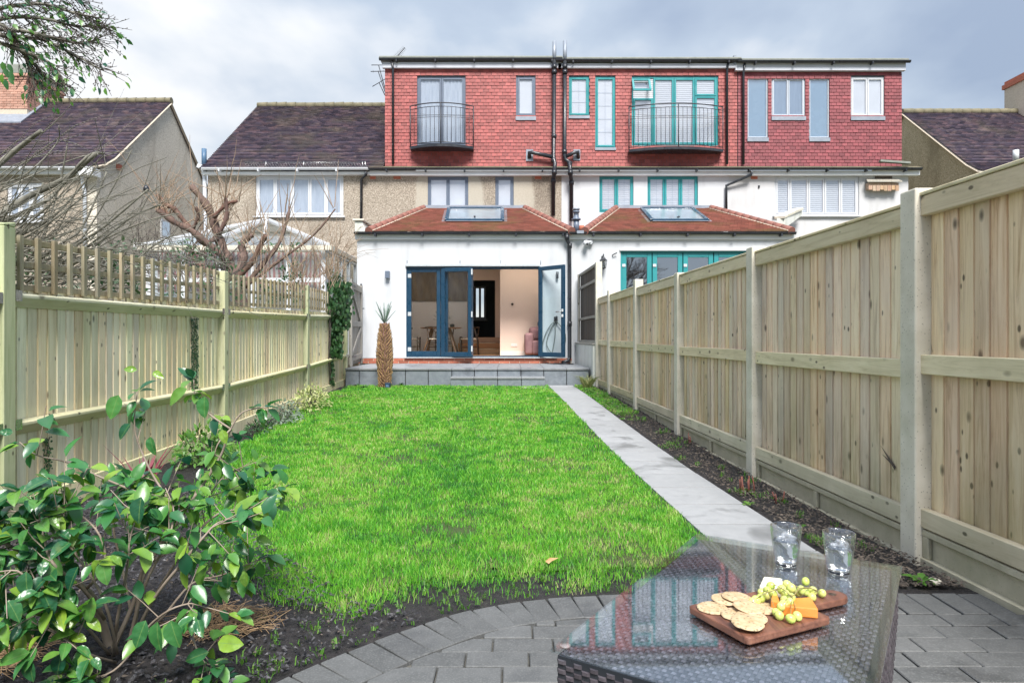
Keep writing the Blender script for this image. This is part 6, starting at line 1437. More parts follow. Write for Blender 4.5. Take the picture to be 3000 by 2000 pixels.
# ------------------------------------------------------------------ shrubs by the left fence
def bush(name, label, cat, c, rad, n, L, mat, stemn=14, flat=1.0):
    t = thing(name, label, cat, (c[0], c[1], gz(c[1]))); m = MB(); s = MB(); base = Vector((c[0], c[1], gz(c[1])))
    for k in range(stemn):
        d = Vector((R.gauss(0,.6), R.gauss(0,.6), 1)).normalized(); s.tube([base, base+d*rad[2]*.5, base+Vector((d.x*rad[0], d.y*rad[1], rad[2]*R.uniform(.6, 1)))], .003, 4, cap=False)
    for _ in range(n):
        q = rv(); rr = R.random()**.4; p = base+Vector((q.x*rad[0]*rr, q.y*rad[1]*rr, abs(q.z)*rad[2]*rr*flat+.02)); p.z += .012*math.sin(p.x*40)
        leaf_mesh(m, 1, .45, .1, .2, 3, frame_mat(p, (q+rv()*.6), Vector((0,-.5,1))+rv()*.6, L*R.uniform(.6, 1.2)))
    obj('stem', s, m_barkd, t); obj('foliage', m, mat, t, kind='stuff'); return t
bush('shrub', 'yellow variegated low shrub against the left fence by the lawn edge', 'shrub', (G(-2.32, 8.9).x, 8.9), (.26,.34,.30), 620, .05, m_varieg)
bush('shrub', 'silvery grey-green low shrub nearer than the yellow one by the left fence', 'shrub', (G(-2.32, 7.7).x, 7.7), (.20,.40,.22), 520, .04, m_silver)
bush('shrub', 'small dark green groundcover plant at the foot of the left fence', 'shrub', (G(-2.35, 7.1).x, 7.0), (.14,.28,.14), 260, .04, m_ivy)
bush('shrub', 'leafy yellow-green plant beside the fence post behind the glossy shrub', 'shrub', (G(-2.30, 5.6).x, 5.5), (.22,.35,.30), 480, .055, m_weed)
m = MB(); pc = Vector((PX(420, 4.3), 4.3, 0))
for k in range(18):
    a = R.uniform(0, 2*PI); d = Vector((math.cos(a)*.55, math.sin(a)*.55, 1)).normalized(); l = R.uniform(.22, .46); s3 = Vector((-math.sin(a), math.cos(a), 0))*.009; q = pc+d*l*.6; e = pc+d*l+Vector((d.x, d.y, -.2))*l*.18
    m.add([pc-s3*.6, pc+s3*.6, q+s3, q-s3, e], [(0,1,2,3), (3,2,4)])
tag(obj('spiky_plant', m, m_red), 'purple-red strap leaved plant in the bed behind the glossy shrub', 'plant')
for (x, y) in ((-2.55, 11.6), (-2.75, 11.95), (-2.0, 12.15)): broad_plant(x, y, 14, .12, m_ivy, {(-2.55): 'dark low weed where the left fence meets the lawn', -2.75: 'dark leafy weed against the left corner of the terrace', -2.0: 'low weed at the foot of the terrace left of the palm'}[x], up=.9)
# ------------------------------------------------------------------ ivy
iv = thing('ivy', 'dark green ivy mass hanging over the far end of the left fence', 'ivy', G(LU, 11.5, gz(11.5))); m = MB(); s = MB()
def ivy_at(u, v, z, L=.075): p = G(u, v, z); leaf_mesh(m, 1, .8, .05, .15, 3, frame_mat(p, Vector((R.uniform(-.4, .4), R.uniform(-.6, .6), -1)), Vector((1, -.6, .5))+rv()*.5, L*R.uniform(.6, 1.2)))
for _ in range(1500):
    z = R.uniform(.72, 1.98); w_ = pw([(.7,.06), (1.0,.10), (1.3,.22), (1.6,.50), (1.85,.62), (1.98,.4)], z)*(.75+.45*MN.noise(Vector((z*4, 1, 1)))); v = 11.35+pw([(.7,0), (1.3,.05), (1.9,.22)], z)+R.gauss(0, .5)*w_
    ivy_at(LU+R.uniform(-.05, .14)*(1 if z < 1.2 else 1.8), v, z)
for _ in range(160): z = R.uniform(.2, .8); ivy_at(LU-.03+R.uniform(0, .03), 11.38+R.gauss(0, .05), z, .04)
for _ in range(260): v = 11.9+R.uniform(0, .9); ivy_at(LU-.12+R.uniform(-.1, .1), v, 1.95+R.uniform(0, .35)*(12.9-v), .05)
for k in range(12): v = 11.35+R.gauss(0, .1); s.tube([G(LU-.04, v, gz(11)), G(LU-.03, v+R.gauss(0, .06), .7), G(LU-.02, v+R.gauss(0, .15), 1.5)], .004, 4)
obj('foliage', m, m_ivy, iv, kind='stuff'); obj('stem', s, m_barkd, iv)
def creeper(v0, z0, z1, n, label, mat=m_barkd, tw=.05):
    t = thing('creeper', label, 'creeper', G(LU, v0, z0)); m = MB(); s = MB()
    for k in range(3):
        P = [G(LU-.053, v0+k*tw+.012*math.sin(i*1.7+k), lerp(z0, z1, i/14)) for i in range(15)]; s.tube(P, .0025, 3)
    for _ in range(n):
        z = R.uniform(z0, z1); k = R.randint(0, 2); p = G(LU-.045, v0+k*tw+R.gauss(0, .012), z); leaf_mesh(m, 1, .9, .05, .1, 3, frame_mat(p, Vector((0, R.uniform(-1, 1), R.uniform(-1, .5))), Vector((1, -.4, .2)), R.uniform(.010, .022)))
    obj('stem', s, m_barkd, t); obj('foliage', m, m_ivy, t, kind='stuff')
creeper(6.02, .50, 1.19, 520, 'thin small-leaved creeper strands climbing the fence left of the second post')
creeper(4.02, .06, .42, 90, 'small dark ivy sprig climbing the fence boards at far left', tw=.02)
# ------------------------------------------------------------------ palm stump
pm = thing('palm', 'small palm with shaggy brown trunk and grey-green tuft in front of the terrace', 'palm', (PX(1127, 11.8), 11.8, gz(11.8)))
b = Vector((PX(1127, 11.8), 11.8, gz(11.8)-.02)); pr = [(.085, 0), (.095, .2), (.118, .45), (.120, .65), (.10, .88), (.065, 1.08), (.045, 1.15)]
m = MB(); m.lathe(pr, 14, b); obj('trunk', m, m_bark, pm)
m = MB()
z = .0; k = 0
while z < 1.13:
    r = pw([(q[1], q[0]) for q in pr], z); n = max(7, int(r*130))
    for i in range(n):
        a = 2*PI*(i+.5*(k % 2))/n+R.uniform(-.08, .08); d = Vector((math.cos(a), math.sin(a), 0)); t_ = Vector((-math.sin(a), math.cos(a), 0)); p = b+Vector((0,0,z))+d*r*.97; w_ = .013; L_ = R.uniform(.03, .055)
        e = p+d*L_*.75+Vector((0,0,L_*.9)); m.add([p-t_*w_, p+t_*w_, p+d*.012+Vector((0,0,-.012)), e-t_*w_*.45, e+t_*w_*.45, e+d*.003-Vector((0,0,.012))], [(0,1,4,3), (2,0,3,5), (1,2,5,4), (3,4,5)])
    z += .026; k += 1
obj('trunk_scales', m, simple('palm_fibre', (.30,.17,.08), (.48,.32,.17), 30, .85, rand=.4, island=True), pm, kind='stuff')
m = MB(); top = b+Vector((0,0,1.13))
for k in range(16):
    a = 2*PI*k/16+R.uniform(-.2, .2); e = R.uniform(.9, 1.45); d = Vector((math.cos(a)*math.cos(e), math.sin(a)*math.cos(e), math.sin(e))); L_ = R.uniform(.26, .42)
    rib = [top+d*L_*t+Vector((d.x, d.y, 0))*.05*t*t for t in (0, .25, .5, .75, 1)]; m.tube(rib, .004, 3)
    for j in range(2, 15):
        t = j/15; p = top+d*L_*t+Vector((d.x, d.y, 0))*.05*t*t
        for sg in (-1, 1):
            s3 = d.cross(Vector((0,0,1))).normalized()*sg; q = p+(s3*.55+d).normalized()*.075*(1.1-t*.5); w3 = Vector((0,0,1)).cross(s3)*.004+d*.004
            m.add([p-w3, p+w3, q], [(0,1,2)])
obj('frond', m, leaf_mat('palm_frond', (.13,.22,.17), (.22,.32,.26), (.34,.42,.34), .5, .15), pm)
bx_ = thing('ground_box', 'small dark blue box with pale print on the grass at the foot of the palm', 'box', (PX(1143, 11.62), 11.62, gz(11.6)))
x0, x1 = PX(1128, 11.6), PX(1143, 11.6); z0 = gz(11.6); m = MB(); m.box(x0, x1, 11.58, 11.70, z0, z0+.10); obj('case', m, simple('navy_plastic', (.01,.03,.06), (.015,.04,.08), 4, .4), bx_, bevel=.008)
m = MB(); m.box(x0+.02, x1-.02, 11.574, 11.579, z0+.03, z0+.07); obj('panel', m, m_pipeblue, bx_)
# ------------------------------------------------------------------ bare trees and shrubs behind the left fence
def wob(p, q, n, a):
    out = [p+(q-p)*(i/n) for i in range(n+1)]; L_ = (q-p).length
    return [o_+rv()*a*L_ if 0 < i < n else o_ for i, o_ in enumerate(out)]
pt = thing('pollarded_tree', 'bare pollarded tree with thick reddish brown stubs behind the second fence post', 'tree', CW(545, 700, 9.3))
Yp = 9.3
limbs = [([(560,800),(555,700),(545,640)], .13, .12), ([(545,650),(520,590),(500,540),(480,480),(440,428)], .11, .06), ([(530,600),(490,570),(440,530),(400,510),(362,482)], .075, .045), ([(440,530),(400,480),(380,470),(362,448)], .05, .045),
  ([(400,510),(372,480)], .05, .05), ([(500,545),(470,560),(455,548)], .05, .04), ([(540,640),(560,590),(555,560),(580,540)], .09, .05), ([(500,540),(520,500),(518,455)], .05, .035), ([(490,500),(520,470),(545,462)], .04, .03),
  ([(560,660),(600,610),(640,560),(660,500),(665,475)], .055, .02), ([(545,640),(580,600),(600,560),(610,540)], .06, .045), ([(560,660),(640,600),(720,540),(770,480)], .035, .015), ([(520,640),(480,620),(450,600),(440,575)], .06, .05), ([(440,530),(455,500),(450,475)], .035,.03)]
tips = []
for i, (P, r0, r1) in enumerate(limbs):
    L_ = smooth_line([CW(x, y, Yp+.12*math.sin(i*2.3)*(j > 0)*j*.5) for j, (x, y) in enumerate(P)]); n = len(L_)
    m = MB(); m.tube(L_, [lerp(r0, r1, j/(n-1))*.72*(1+.2*math.sin(j*2.1)) for j in range(n)], 8); obj('trunk' if i == 0 else 'limb', m, m_bark, pt)
    if i: tips += [L_[-1], L_[int(n*.6)], L_[int(n*.4)]]
m = MB()
for _ in range(140):
    p = R.choice(tips)+rv()*.03; d = Vector((R.gauss(.06, .38), R.gauss(0, .3), R.uniform(.5, 1.2))).normalized(); ln = R.uniform(.25, .85); q = p+d*ln+Vector((R.gauss(0, .1), 0, 0)); m.tube(wob(p, q, 4, .02), [.007, .006, .005, .004, .002], 4, cap=False)
obj('shoots', m, m_twig, pt, kind='stuff')
def tangle(name, label, base_pts, n, dirf, lens, Y, mat, r=.006, sub=3, kindname='twigs'):
    t = thing(name, label, 'shrub', base_pts[0]); m = MB()
    for _ in range(n):
        p = R.choice(base_pts)+rv()*.12; d = dirf().normalized(); ln = R.uniform(*lens); P = [p]; dd = d
        for i in range(6): dd = (dd+rv()*.16+Vector((0,0,-.03*i))).normalized(); P.append(P[-1]+dd*ln/6)
        rr = r*R.uniform(.5, 1.2); m.tube(P, [rr*(1-.75*i/6) for i in range(7)], 4, cap=False)
        for _k in range(sub):
            j = R.randint(1, 5); q = P[j]; e = (dd+rv()*.9).normalized(); l2 = ln*R.uniform(.12, .35); m.tube([q, q+e*l2*.5+rv()*.01, q+e*l2+rv()*.03], [rr*.45, rr*.35, rr*.2], 3, cap=False)
    obj(kindname, m, mat, t, kind='stuff'); return t
lb = [CW(x, y, Y_) for x, y, Y_ in ((-60,620,5.0), (0,600,5.3), (60,640,5.6), (120,640,6.0), (-100,520,5.2), (200,650,6.4))]
tg = tangle('bare_shrub', 'tangle of dark bare arching branches behind the trellis on the far left', lb, 140, lambda: Vector((R.uniform(.1, 1.), R.gauss(0, .25), R.uniform(-.02, .75))), (.5, 1.7), 5, m_barkg, .0075)
for P, r in (([(-40,520),(60,455),(150,410),(222,352)], .032), ([(-40,530),(90,470),(130,440),(200,360),(240,352)], .018), ([(-30,400),(30,350),(95,300)], .03), ([(0,560),(120,500),(225,380)], .012), ([(30,640),(140,560),(190,520),(245,395)], .013), ([(60,650),(180,560),(240,520),(340,435)], .014),
             ([(100,670),(200,580),(300,500),(370,470)], .012), ([(80,660),(160,590),(260,540),(345,505),(410,490)], .010), ([(170,700),(250,650),(300,610),(345,570),(395,540)], .010), ([(150,640),(210,610),(270,560)], .02), ([(-20,430),(60,400),(130,330),(135,290)], .008), ([(40,640),(90,560),(130,450),(155,330)], .008),
             ([(0,600),(60,500),(100,420)], .014), ([(120,640),(200,530),(260,430),(302,345)], .008), ([(110,640),(180,600),(255,615)], .02)):
    m = MB(); L_ = smooth_line([CW(x, y, 5.6+R.uniform(-.1, .1)) for x, y in P]); n = len(L_); m.tube(L_, [r*(1-.55*i/n) for i in range(n)], 6); obj('branch', m, m_barkg, tg)
m = MB(); p = CW(336, 433, 5.6); m.lathe([(.001,-.03), (.02,-.02), (.024,.0), (.015,.02), (.001,.03)], 8, p); obj('bud', m, m_black, tg)
lb2 = [CW(x, y, 8.5) for x, y in ((600,640), (680,650), (740,650), (770,640))]
tangle('bare_shrub', 'pale thin bare twigs rising above the middle of the left fence', lb2, 80, lambda: Vector((R.gauss(.1, .35), R.gauss(0, .2), 1)), (.3, .95), 8.5, m_twig, .006)
lb3 = [CW(x, y, 7.8) for x, y in ((350,620), (430,640), (500,640), (300,620))]
tangle('bare_shrub', 'brown bare twigs between the far-left tangle and the pollarded tree', lb3, 90, lambda: Vector((R.gauss(0, .5), R.gauss(0, .2), 1)), (.3, .9), 7.8, m_barkd, .006)
def hedge(label, x0, x1, y0, y1, Y, n, mat, L=.06):
    t = thing('evergreen_shrub', label, 'shrub', CW((x0+x1)/2, y1+60, Y)); m = MB()
    for _ in range(n):
        u, v = R.random(), R.random(); p = CW(lerp(x0, x1, u), lerp(y0, y1, v)+14*MN.noise(Vector((u*5, v*5, x0))), Y+R.uniform(-.3, .3))
        if MN.noise(Vector((p.x*3, p.z*3, 2))) < -.12: continue
        leaf_mesh(m, 1, .5, .1, .2, 3, frame_mat(p, rv(), Vector((0,-1,1))+rv(), L*R.uniform(.6, 1.2)))
    obj('foliage', m, mat, t, kind='stuff')
hedge('green leafy shrub seen through the trellis at far left', 20, 330, 555, 700, 6.3, 900, m_ivy)
hedge('green shrub behind the trellis under the pollarded tree', 380, 560, 555, 700, 8.7, 900, m_ivy)
hedge('dark evergreen shrub right of the pollarded tree before the conservatory', 590, 690, 560, 690, 9.8, 700, m_ivy)
# ------------------------------------------------------------------ overhanging branch, top left
ob = thing('overhanging_tree', 'leafy tree branch overhanging the top left corner of the view', 'tree', (-3.6, 3.3, 0))
m = MB(); m.tube([(-3.6, 3.3, 0), (-3.5, 3.3, 1.2), (-3.3, 3.25, 2.1), (-2.9, 3.2, 2.5)], [.09, .08, .06, .04], 8); obj('trunk', m, m_barkg, ob)
YB = 3.15; B0 = Vector((-2.9, 3.2, 2.5)); lv = MB(); tw = MB(); dk = MB()
mains = [[(-80,60),(0,80),(90,90),(160,120),(230,160)], [(-80,60),(30,40),(110,45),(170,60),(235,60)], [(-80,40),(20,15),(100,10),(170,30),(225,42)], [(-60,100),(0,80),(40,110),(90,160),(130,195)], [(-60,10),(40,-10),(120,-20),(180,0)], [(-60,80),(60,120),(120,150),(150,195)], [(-80,70),(40,70),(130,90),(190,100),(225,90)], [(-60,50),(10,60),(60,130),(80,200)]]
for P in mains:
    L_ = smooth_line([CW(x, y, YB+R.uniform(-.12, .12)) for x, y in P]); n = len(L_); m = MB(); m.tube([B0]+L_, [.022]+[.010*(1-.8*i/n)+.0015 for i in range(n)], 5); obj('branch', m, m_barkg, ob)
    for i in range(3, n):
        d = (L_[min(i+1, n-1)]-L_[i-1]).normalized()
        for _ in range(6):
            e = (d+rv()*.7+Vector((0,0,-.15))).normalized(); ln = R.uniform(.03, .15); q = L_[i]+e*ln; tw.tube([L_[i], L_[i]+e*ln*.55+rv()*.006, q], [.0022, .0016, .001], 3, cap=False)
            for _k in range(R.randint(0, 3)):
                e2 = (e+rv()*.8).normalized(); q2 = L_[i]+e*ln*R.uniform(.4, 1)+e2*R.uniform(.02, .05); tw.tube([L_[i]+e*ln*.7, q2], [.0014, .0008], 3, cap=False)
                tw.lathe([(.0005,-.003), (.0035,0), (.0005,.005)], 4, q2)
            if R.random() < (.8 if L_[i].x < -2.1 else .3):
                leaf_mesh(lv, 1, .52, .15, .2, 3, frame_mat(q, (e+Vector((0,0,-.6))), Vector((0,-.6,1))+rv()*.7, R.uniform(.022, .042)))
for (x, y, s_) in ((95,130,.035), (112,148,.024), (120,170,.026), (128,148,.018), (135,146,.014), (105,158,.02), (5,150,.05), (18,155,.045), (30,135,.045), (10,165,.05), (22,172,.045), (5,178,.045), (12,190,.05), (20,185,.04)):
    leaf_mesh(lv, 1, .5, .1, .2, 4, frame_mat(CW(x, y-8, YB-.05), Vector((R.uniform(-.3, .7), 0, -1)), Vector((0, -1, .5)), s_))
obj('twigs', tw, m_barkd, ob, kind='stuff'); obj('foliage', lv, m_treeleaf, ob, kind='stuff')
# bare trees in the gardens behind the photographer (they show in the door and window reflections)
def bare_tree(x, y, h, label, seed):
    rr = random.Random(seed); t = thing('bare_tree', label, 'tree', (x, y, 0)); T = MB(); Tw = MB()
    def grow(p, d, ln, r, k):
        q = [p]; dd = d
        for i in range(3): dd = (dd+Vector((rr.gauss(0,.12), rr.gauss(0,.12), rr.gauss(.03,.08)))).normalized(); q.append(q[-1]+dd*ln/3)
        (T if k < 3 else Tw).tube(q, [r, r*.9, r*.8, r*.65], 6 if k < 3 else 4, cap=False)
        if k < 6:
            for _ in range(3 if k else 4): e = (dd+Vector((rr.gauss(0,.5), rr.gauss(0,.5), rr.gauss(.1,.35)))).normalized(); grow(q[-1] if rr.random() < .6 else q[2], e, ln*rr.uniform(.6, .82), r*.6, k+1)
    grow(Vector((x, y, 0)), Vector((0,0,1)), h*.28, h*.02, 0)
    obj('trunk', T, m_barkd, t); obj('crown', Tw, m_barkd, t, kind='stuff')
bare_tree(4.5, -9, 8, 'bare tree in the garden behind the viewpoint, right side', 3)
bare_tree(-4.0, -8, 7, 'bare tree in the garden behind the viewpoint, left side', 5)
m_tumblerbase = real_glass('tumbler_base_glass', (.98,.99,1.), 1.45)
# ================================================================== RATTAN TABLE AND FOOD
TT = .40       # glass top height
def tp(x, y, dz_=0): Y = F*(CH-TT-dz_)/(y-HY); return Vector((PX(x, Y), Y, TT+dz_))
A_, B_, C_ = tp(1610, 1901), tp(2042, 1562), tp(2644, 1658)
ey = (B_-A_); LT = ey.length; ey.normalize(); ex = Vector((ey.y, -ey.x, 0)); WT = (C_-B_).dot(ex)
tb_ = thing('rattan_table', 'dark woven rattan coffee table with glass top on the paving at bottom right', 'table', (A_.x, A_.y, 0))
def tq(s, t, z): v = A_+ex*s+ey*t; return Vector((v.x, v.y, z))
m = MB(); m.hexa([tq(0,0,TT-.005), tq(WT,0,TT-.005), tq(WT,LT,TT-.005), tq(0,LT,TT-.005), tq(0,0,TT), tq(WT,0,TT), tq(WT,LT,TT), tq(0,LT,TT)]); obj('glass_top', m, m_tabglass, tb_)
m = MB(); m.hexa([tq(.012,.012,TT-.13), tq(WT-.012,.012,TT-.13), tq(WT-.012,LT-.012,TT-.13), tq(.012,LT-.012,TT-.13), tq(.012,.012,TT-.013), tq(WT-.012,.012,TT-.013), tq(WT-.012,LT-.012,TT-.013), tq(.012,LT-.012,TT-.013)])
m.hexa([tq(.03,.03,.02), tq(WT-.03,.03,.02), tq(WT-.03,LT-.03,.02), tq(.03,LT-.03,.02), tq(.012,.012,TT-.13), tq(WT-.012,.012,TT-.13), tq(WT-.012,LT-.012,TT-.13), tq(.012,LT-.012,TT-.13)]); obj('frame', m, m_black, tb_)
def strand(m, O, a, b, n, w_, l, h):   # one raised strand bump: pillow between two gaps
    P = [O, O+a*l, O+a*l+b*w_, O+b*w_]; q = [O+a*l*.22+b*w_*.12+n*h, O+a*l*.78+b*w_*.12+n*h, O+a*l*.78+b*w_*.88+n*h, O+a*l*.22+b*w_*.88+n*h]
    m.add(P+q, [(4,5,6,7), (0,1,5,4), (1,2,6,5), (2,3,7,6), (3,0,4,7)])
m1 = MB(); m2 = MB(); cw, cl = .0092, .0142
nx, ny = int((WT-.03)/cw), int((LT-.03)/cl); Z = Vector((0,0,1))
for i in range(nx):
    for j in range(ny):
        o = tq(.015+i*cw, .015+j*cl, TT-.0125)
        if (i+j) % 2: strand(m1, o+ex*.0006, ey, ex, Z, cw*.9, cl, .0022)
        else: strand(m2, o+ey*cl*.22, ex, ey, Z, cl*.56, cw, .0018)
obj('top_weave', m1, m_rattan, tb_, kind='stuff'); obj('cross_weave', m2, m_rattan2, tb_, kind='stuff')
m1 = MB()
for (O, a, L_, n) in ((tq(.012,.012,0), ex, WT-.024, -ey), (tq(WT-.012,.012,0), ey, LT-.024, ex), (tq(.012,.012,0), ey, LT-.024, -ex), (tq(.012,LT-.012,0), ex, WT-.024, ey)):
    k = int(L_/.0175)
    for r in range(int((TT-.03)/.0095)):
        z = .02+r*.0095; t_ = min(1, max(0, (TT-.13-z)/(TT-.15))); 
        for i in range(k):
            if (i+r) % 2: strand(m1, O+a*(i*.0175)-n*.018*t_*1.0+Vector((0,0,z)), a, Z, n, .0088, .0185, .0038)
obj('side_weave', m1, m_rattan, tb_, kind='stuff')
m = MB(); c = tp(1652, 1893, 0); m.lathe([(.001, -.009), (.011, -.009), (.011, -.0055), (.001, -.0055)], 14, (c.x+.004, c.y+.02, TT)); obj('suction_pad', m, simple('clear_pad', (.55,.40,.38), None, 3, .3), tb_)
# chopping board: corners on the table (top surface 18 mm up)
def bp(x, y, h=.018): return tp(x, y, h)
BL, BB, BR, BT = bp(2016, 1771), bp(2190, 1868), bp(2434, 1805), bp(2290, 1712)
Hc = bp(2448, 1738)
cb_ = thing('chopping_board', 'acacia wood chopping board with handle lying on the glass table', 'board', (BB.x, BB.y, TT))
bx = (BR-BB); bw = bx.length; bx = bx.normalized(); by = Vector((-bx.y, bx.x, 0)); bh = .225
print('board', bw, (BL-BB).length, (BL-BB).dot(by))
bh = (BL-BB).length; by = ((BL-BB).normalized()*.5+by*.5).normalized(); bx = Vector((by.y, -by.x, 0))
def bq(s, t, z): v = BB+bx*s+by*t; return Vector((v.x, v.y, TT+z))
def rr_poly(x0, x1, y0, y1, r, n=5):
    P = []
    for cx, cy, a0 in ((x1-r, y0+r, -PI/2), (x1-r, y1-r, 0), (x0+r, y1-r, PI/2), (x0+r, y0+r, PI)):
        for i in range(n+1): a = a0+PI/2*i/n; P.append((cx+r*math.cos(a), cy+r*math.sin(a)))
    return P
hv = Hc-BB; hs_, ht_ = hv.dot(bx), hv.dot(by); print('handle', hs_, ht_, 'bw', bw, 'bh', bh)
hw_ = .030
out = []
for P in rr_poly(0, bw, 0, bh, .010): out.append(P)
# insert the handle on the right-hand (far) edge s = bw
e0 = [p for p in out if not (abs(p[0]-bw) < 1e-6 and False)]
hc = min(max(ht_, .05), bh-.05); hl = hs_-bw+.0
hl = max(hl, .05)
right = [(bw, .010), (bw, hc-hw_-.012), (bw+.006, hc-hw_-.002), (bw+.018, hc-hw_+.004)]+[(bw+hl-hw_*.2+hw_*math.cos(a), hc+hw_*math.sin(a)*.95) for a in [(-PI/2+PI*i/10) for i in range(11)]]+[(bw+.018, hc+hw_-.004), (bw+.006, hc+hw_+.002), (bw, hc+hw_+.012), (bw, bh-.010)]
poly = [(.010, 0), (bw-.010, 0)]+[(bw-.003, .003)]+right+[(bw-.003, bh-.003), (bw-.010, bh), (.010, bh), (.003, bh-.003), (0, bh-.010), (0, .010), (.003, .003)]
m = MB(); n = len(poly); m.v = [tuple(bq(p[0], p[1], .0015)) for p in poly]+[tuple(bq(p[0], p[1], .018)) for p in poly]
# handle hole is painted in as a dark disc on the solid top
m.f = [tuple(range(n))[::-1], tuple(range(n, 2*n))]+[(i, (i+1) % n, (i+1) % n+n, i+n) for i in range(n)]; m.sm = [False]*len(m.f)
ob_ = obj('board', m, m_acacia, cb_, bevel=.0035, seg=2)
m = MB(); m.lathe([(.0085, .0182), (.0085, .0186), (.001, .0187)], 14, tuple(bq(bw+hl-hw_*.35, hc, 0))); 
hole = obj('dark_hole_disc', m, m_walnut, cb_)
# crackers
mc = NT('cracker')
def crk():
    t = mc; v = t.coord((1,1,1)); col = t.ramp(t.noise(v, 70, 5, .6), [(.3, (.40,.26,.13)), (.55, (.52,.38,.23)), (.8, (.58,.46,.31))])
    sp = t.rmap(t.voro(v, 120), .20, .34, .8, 0); col = t.mix(sp, col, (.13,.12,.07))
    b = t.rmap(t.voro(v, 90), 0, .5, 0, 1); t.bsdf(col, .75, t.bump(t.noise(v, 180, 4), .6, .001, t.bump(b, .4, .001))); return t.m
crk()
def cracker(c, r, tilt, ang, label):
    m = MB(); n = 36; T = Matrix.Translation(c) @ Matrix.Rotation(ang, 4, 'Z') @ Matrix.Rotation(tilt, 4, 'X')
    prof = [(.0, -.002), (.9, -.002), (1., -.0006), (1., .0006), (.93, .0022), (.5, .0026), (.0, .0026)]
    for q, z in prof:
        for k in range(n):
            a = 2*PI*k/n; rr = r*q*(1+(.014*math.cos(k*PI*.5) if q > .85 else 0)); m.v.append(tuple(T @ Vector((rr*math.cos(a), rr*math.sin(a), z+.0004*math.sin(a*5)*(q > .8)))))
    for i in range(len(prof)-1):
        for k in range(n): a = i*n+k; b = i*n+(k+1) % n; m.f.append((a, b, b+n, a+n)); m.sm.append(True)
    tag(obj('cracker', m, mc.m, origin=c), label, 'cracker', 'crackers on the chopping board')
rc = .0335
def cr(x, y, h, tilt, ang, label): cracker(tp(x, y, h), rc, tilt, ang, label)
Ts = TT
cr(2087, 1780, .0205, .02, 0, 'speckled round cracker lying alone at the left corner of the board')
cr(2128, 1755, .0225, .05, 1, 'cracker half tucked behind the left corner cracker')
cr(2158, 1748, .027, .05, 2, 'rearmost cracker on the board under the grapes')
cr(2158, 1800, .0215, .03, 0, 'cracker under the two front crackers in the pile')
cr(2200, 1808, .0255, .07, -.4, 'cracker on the right of the pile showing only its right edge')
cr(2190, 1822, .030, .10, .2, 'big front cracker on top of the pile nearest the camera')
cr(2194, 1777, .031, .12, .9, 'smooth oval-looking cracker resting across the pile beside the grapes')
cr(2232, 1780, .021, .02, 0, 'browner cracker mostly hidden between pile and grapes')
# cheeses
def wedge(P, h, name, label, mat, cat='cheese'):
    m = MB(); n = len(P); m.v = [tuple(p) for p in P]+[(p.x, p.y, p.z+h) for p in P]; m.f = [tuple(range(n))[::-1], tuple(range(n, 2*n))]+[(i, (i+1) % n, (i+1) % n+n, i+n) for i in range(n)]; m.sm = [False]*len(m.f)
    tag(obj(name, m, mat, bevel=.0025, seg=2, origin=P[0]), label, cat)
m_ched = simple('orange_cheese', (.62,.20,.03), (.70,.27,.05), 12, .45, 90, .25)
m_brie = simple('pale_cheese', (.80,.74,.55), (.86,.82,.66), 14, .5, 70, .2)
def onb(x, y): p = tp(x, y, .0185); return p
wedge([onb(2282, 1802), onb(2396, 1812), onb(2390, 1768), onb(2270, 1770)][0:1]+[onb(2397, 1812), onb(2375, 1776), onb(2300, 1780)], .022, 'cheese_wedge', 'orange cheddar wedge under the grapes on the right of the board', m_ched)
wedge([onb(2225, 1745), onb(2300, 1752), onb(2290, 1722), onb(2238, 1716)], .024, 'cheese_wedge', 'pale creamy cheese wedge behind the grapes', m_brie)
wedge([onb(2258, 1785), onb(2285, 1790), onb(2278, 1765), onb(2262, 1764)], .020, 'cheese_wedge', 'small orange cheese piece peeping out left under the grapes', m_ched)
# grapes
def gmat():
    t = NT('green_grape'); r = t.rnd(); v = t.coord(); col = t.ramp(r, [(0, (.42,.52,.10)), (.5, (.52,.60,.16)), (1, (.60,.58,.18))])
    col = t.mix(t.rmap(t.noise(v, 60, 3), .45, .7, 0, .3), col, (.66,.68,.38)); t.bsdf(col, .22, None, Subsurface_Weight=.35, Subsurface_Radius=(.006,.006,.002), Subsurface_Scale=1.0); return t.m
m_grape = gmat(); gb = thing('grape_bunch', 'bunch of green grapes draped over the cheese on the board', 'grapes', tp(2310, 1780, .02))
gm = MB(); gm.lathe([(.0, -1.12)]+[(math.sin(a)*1.0, -math.cos(a)*1.12) for a in [PI*i/10 for i in range(1, 10)]]+[(.0, 1.12)], 16); gme = mesh_of('grape', gm, m_grape)
GP = [(2360,1702,.060), (2258,1715,.050), (2245,1742,.034), (2232,1735,.035), (2215,1757,.028), (2228,1752,.030), (2265,1738,.040), (2290,1726,.048), (2306,1712,.048), (2318,1722,.052), (2302,1738,.046), (2338,1735,.036), (2360,1732,.036), (2381,1730,.036), (2408,1737,.028), (2378,1748,.026), (2300,1742,.042), (2318,1749,.045), (2312,1763,.042), (2288,1776,.040), (2296,1770,.038), (2283,1802,.027), (2316,1811,.0285), (2336,1804,.0285), (2274,1793,.028), (2300,1757,.036), (2347,1728,.044), (2205,1762,.028), (2248,1728,.044)]
ctr = []
for (x, y, h) in GP:
    rad = .0096*R.uniform(.9, 1.08); Y = F*(CH-TT-h)/(y-HY); p = Vector((PX(x, Y), Y, TT+h)); ctr.append(p)
    inst('grape', gme, gb, p, (R.uniform(-1, 1), R.uniform(-1, 1), R.uniform(0, 3)), (rad,)*3)
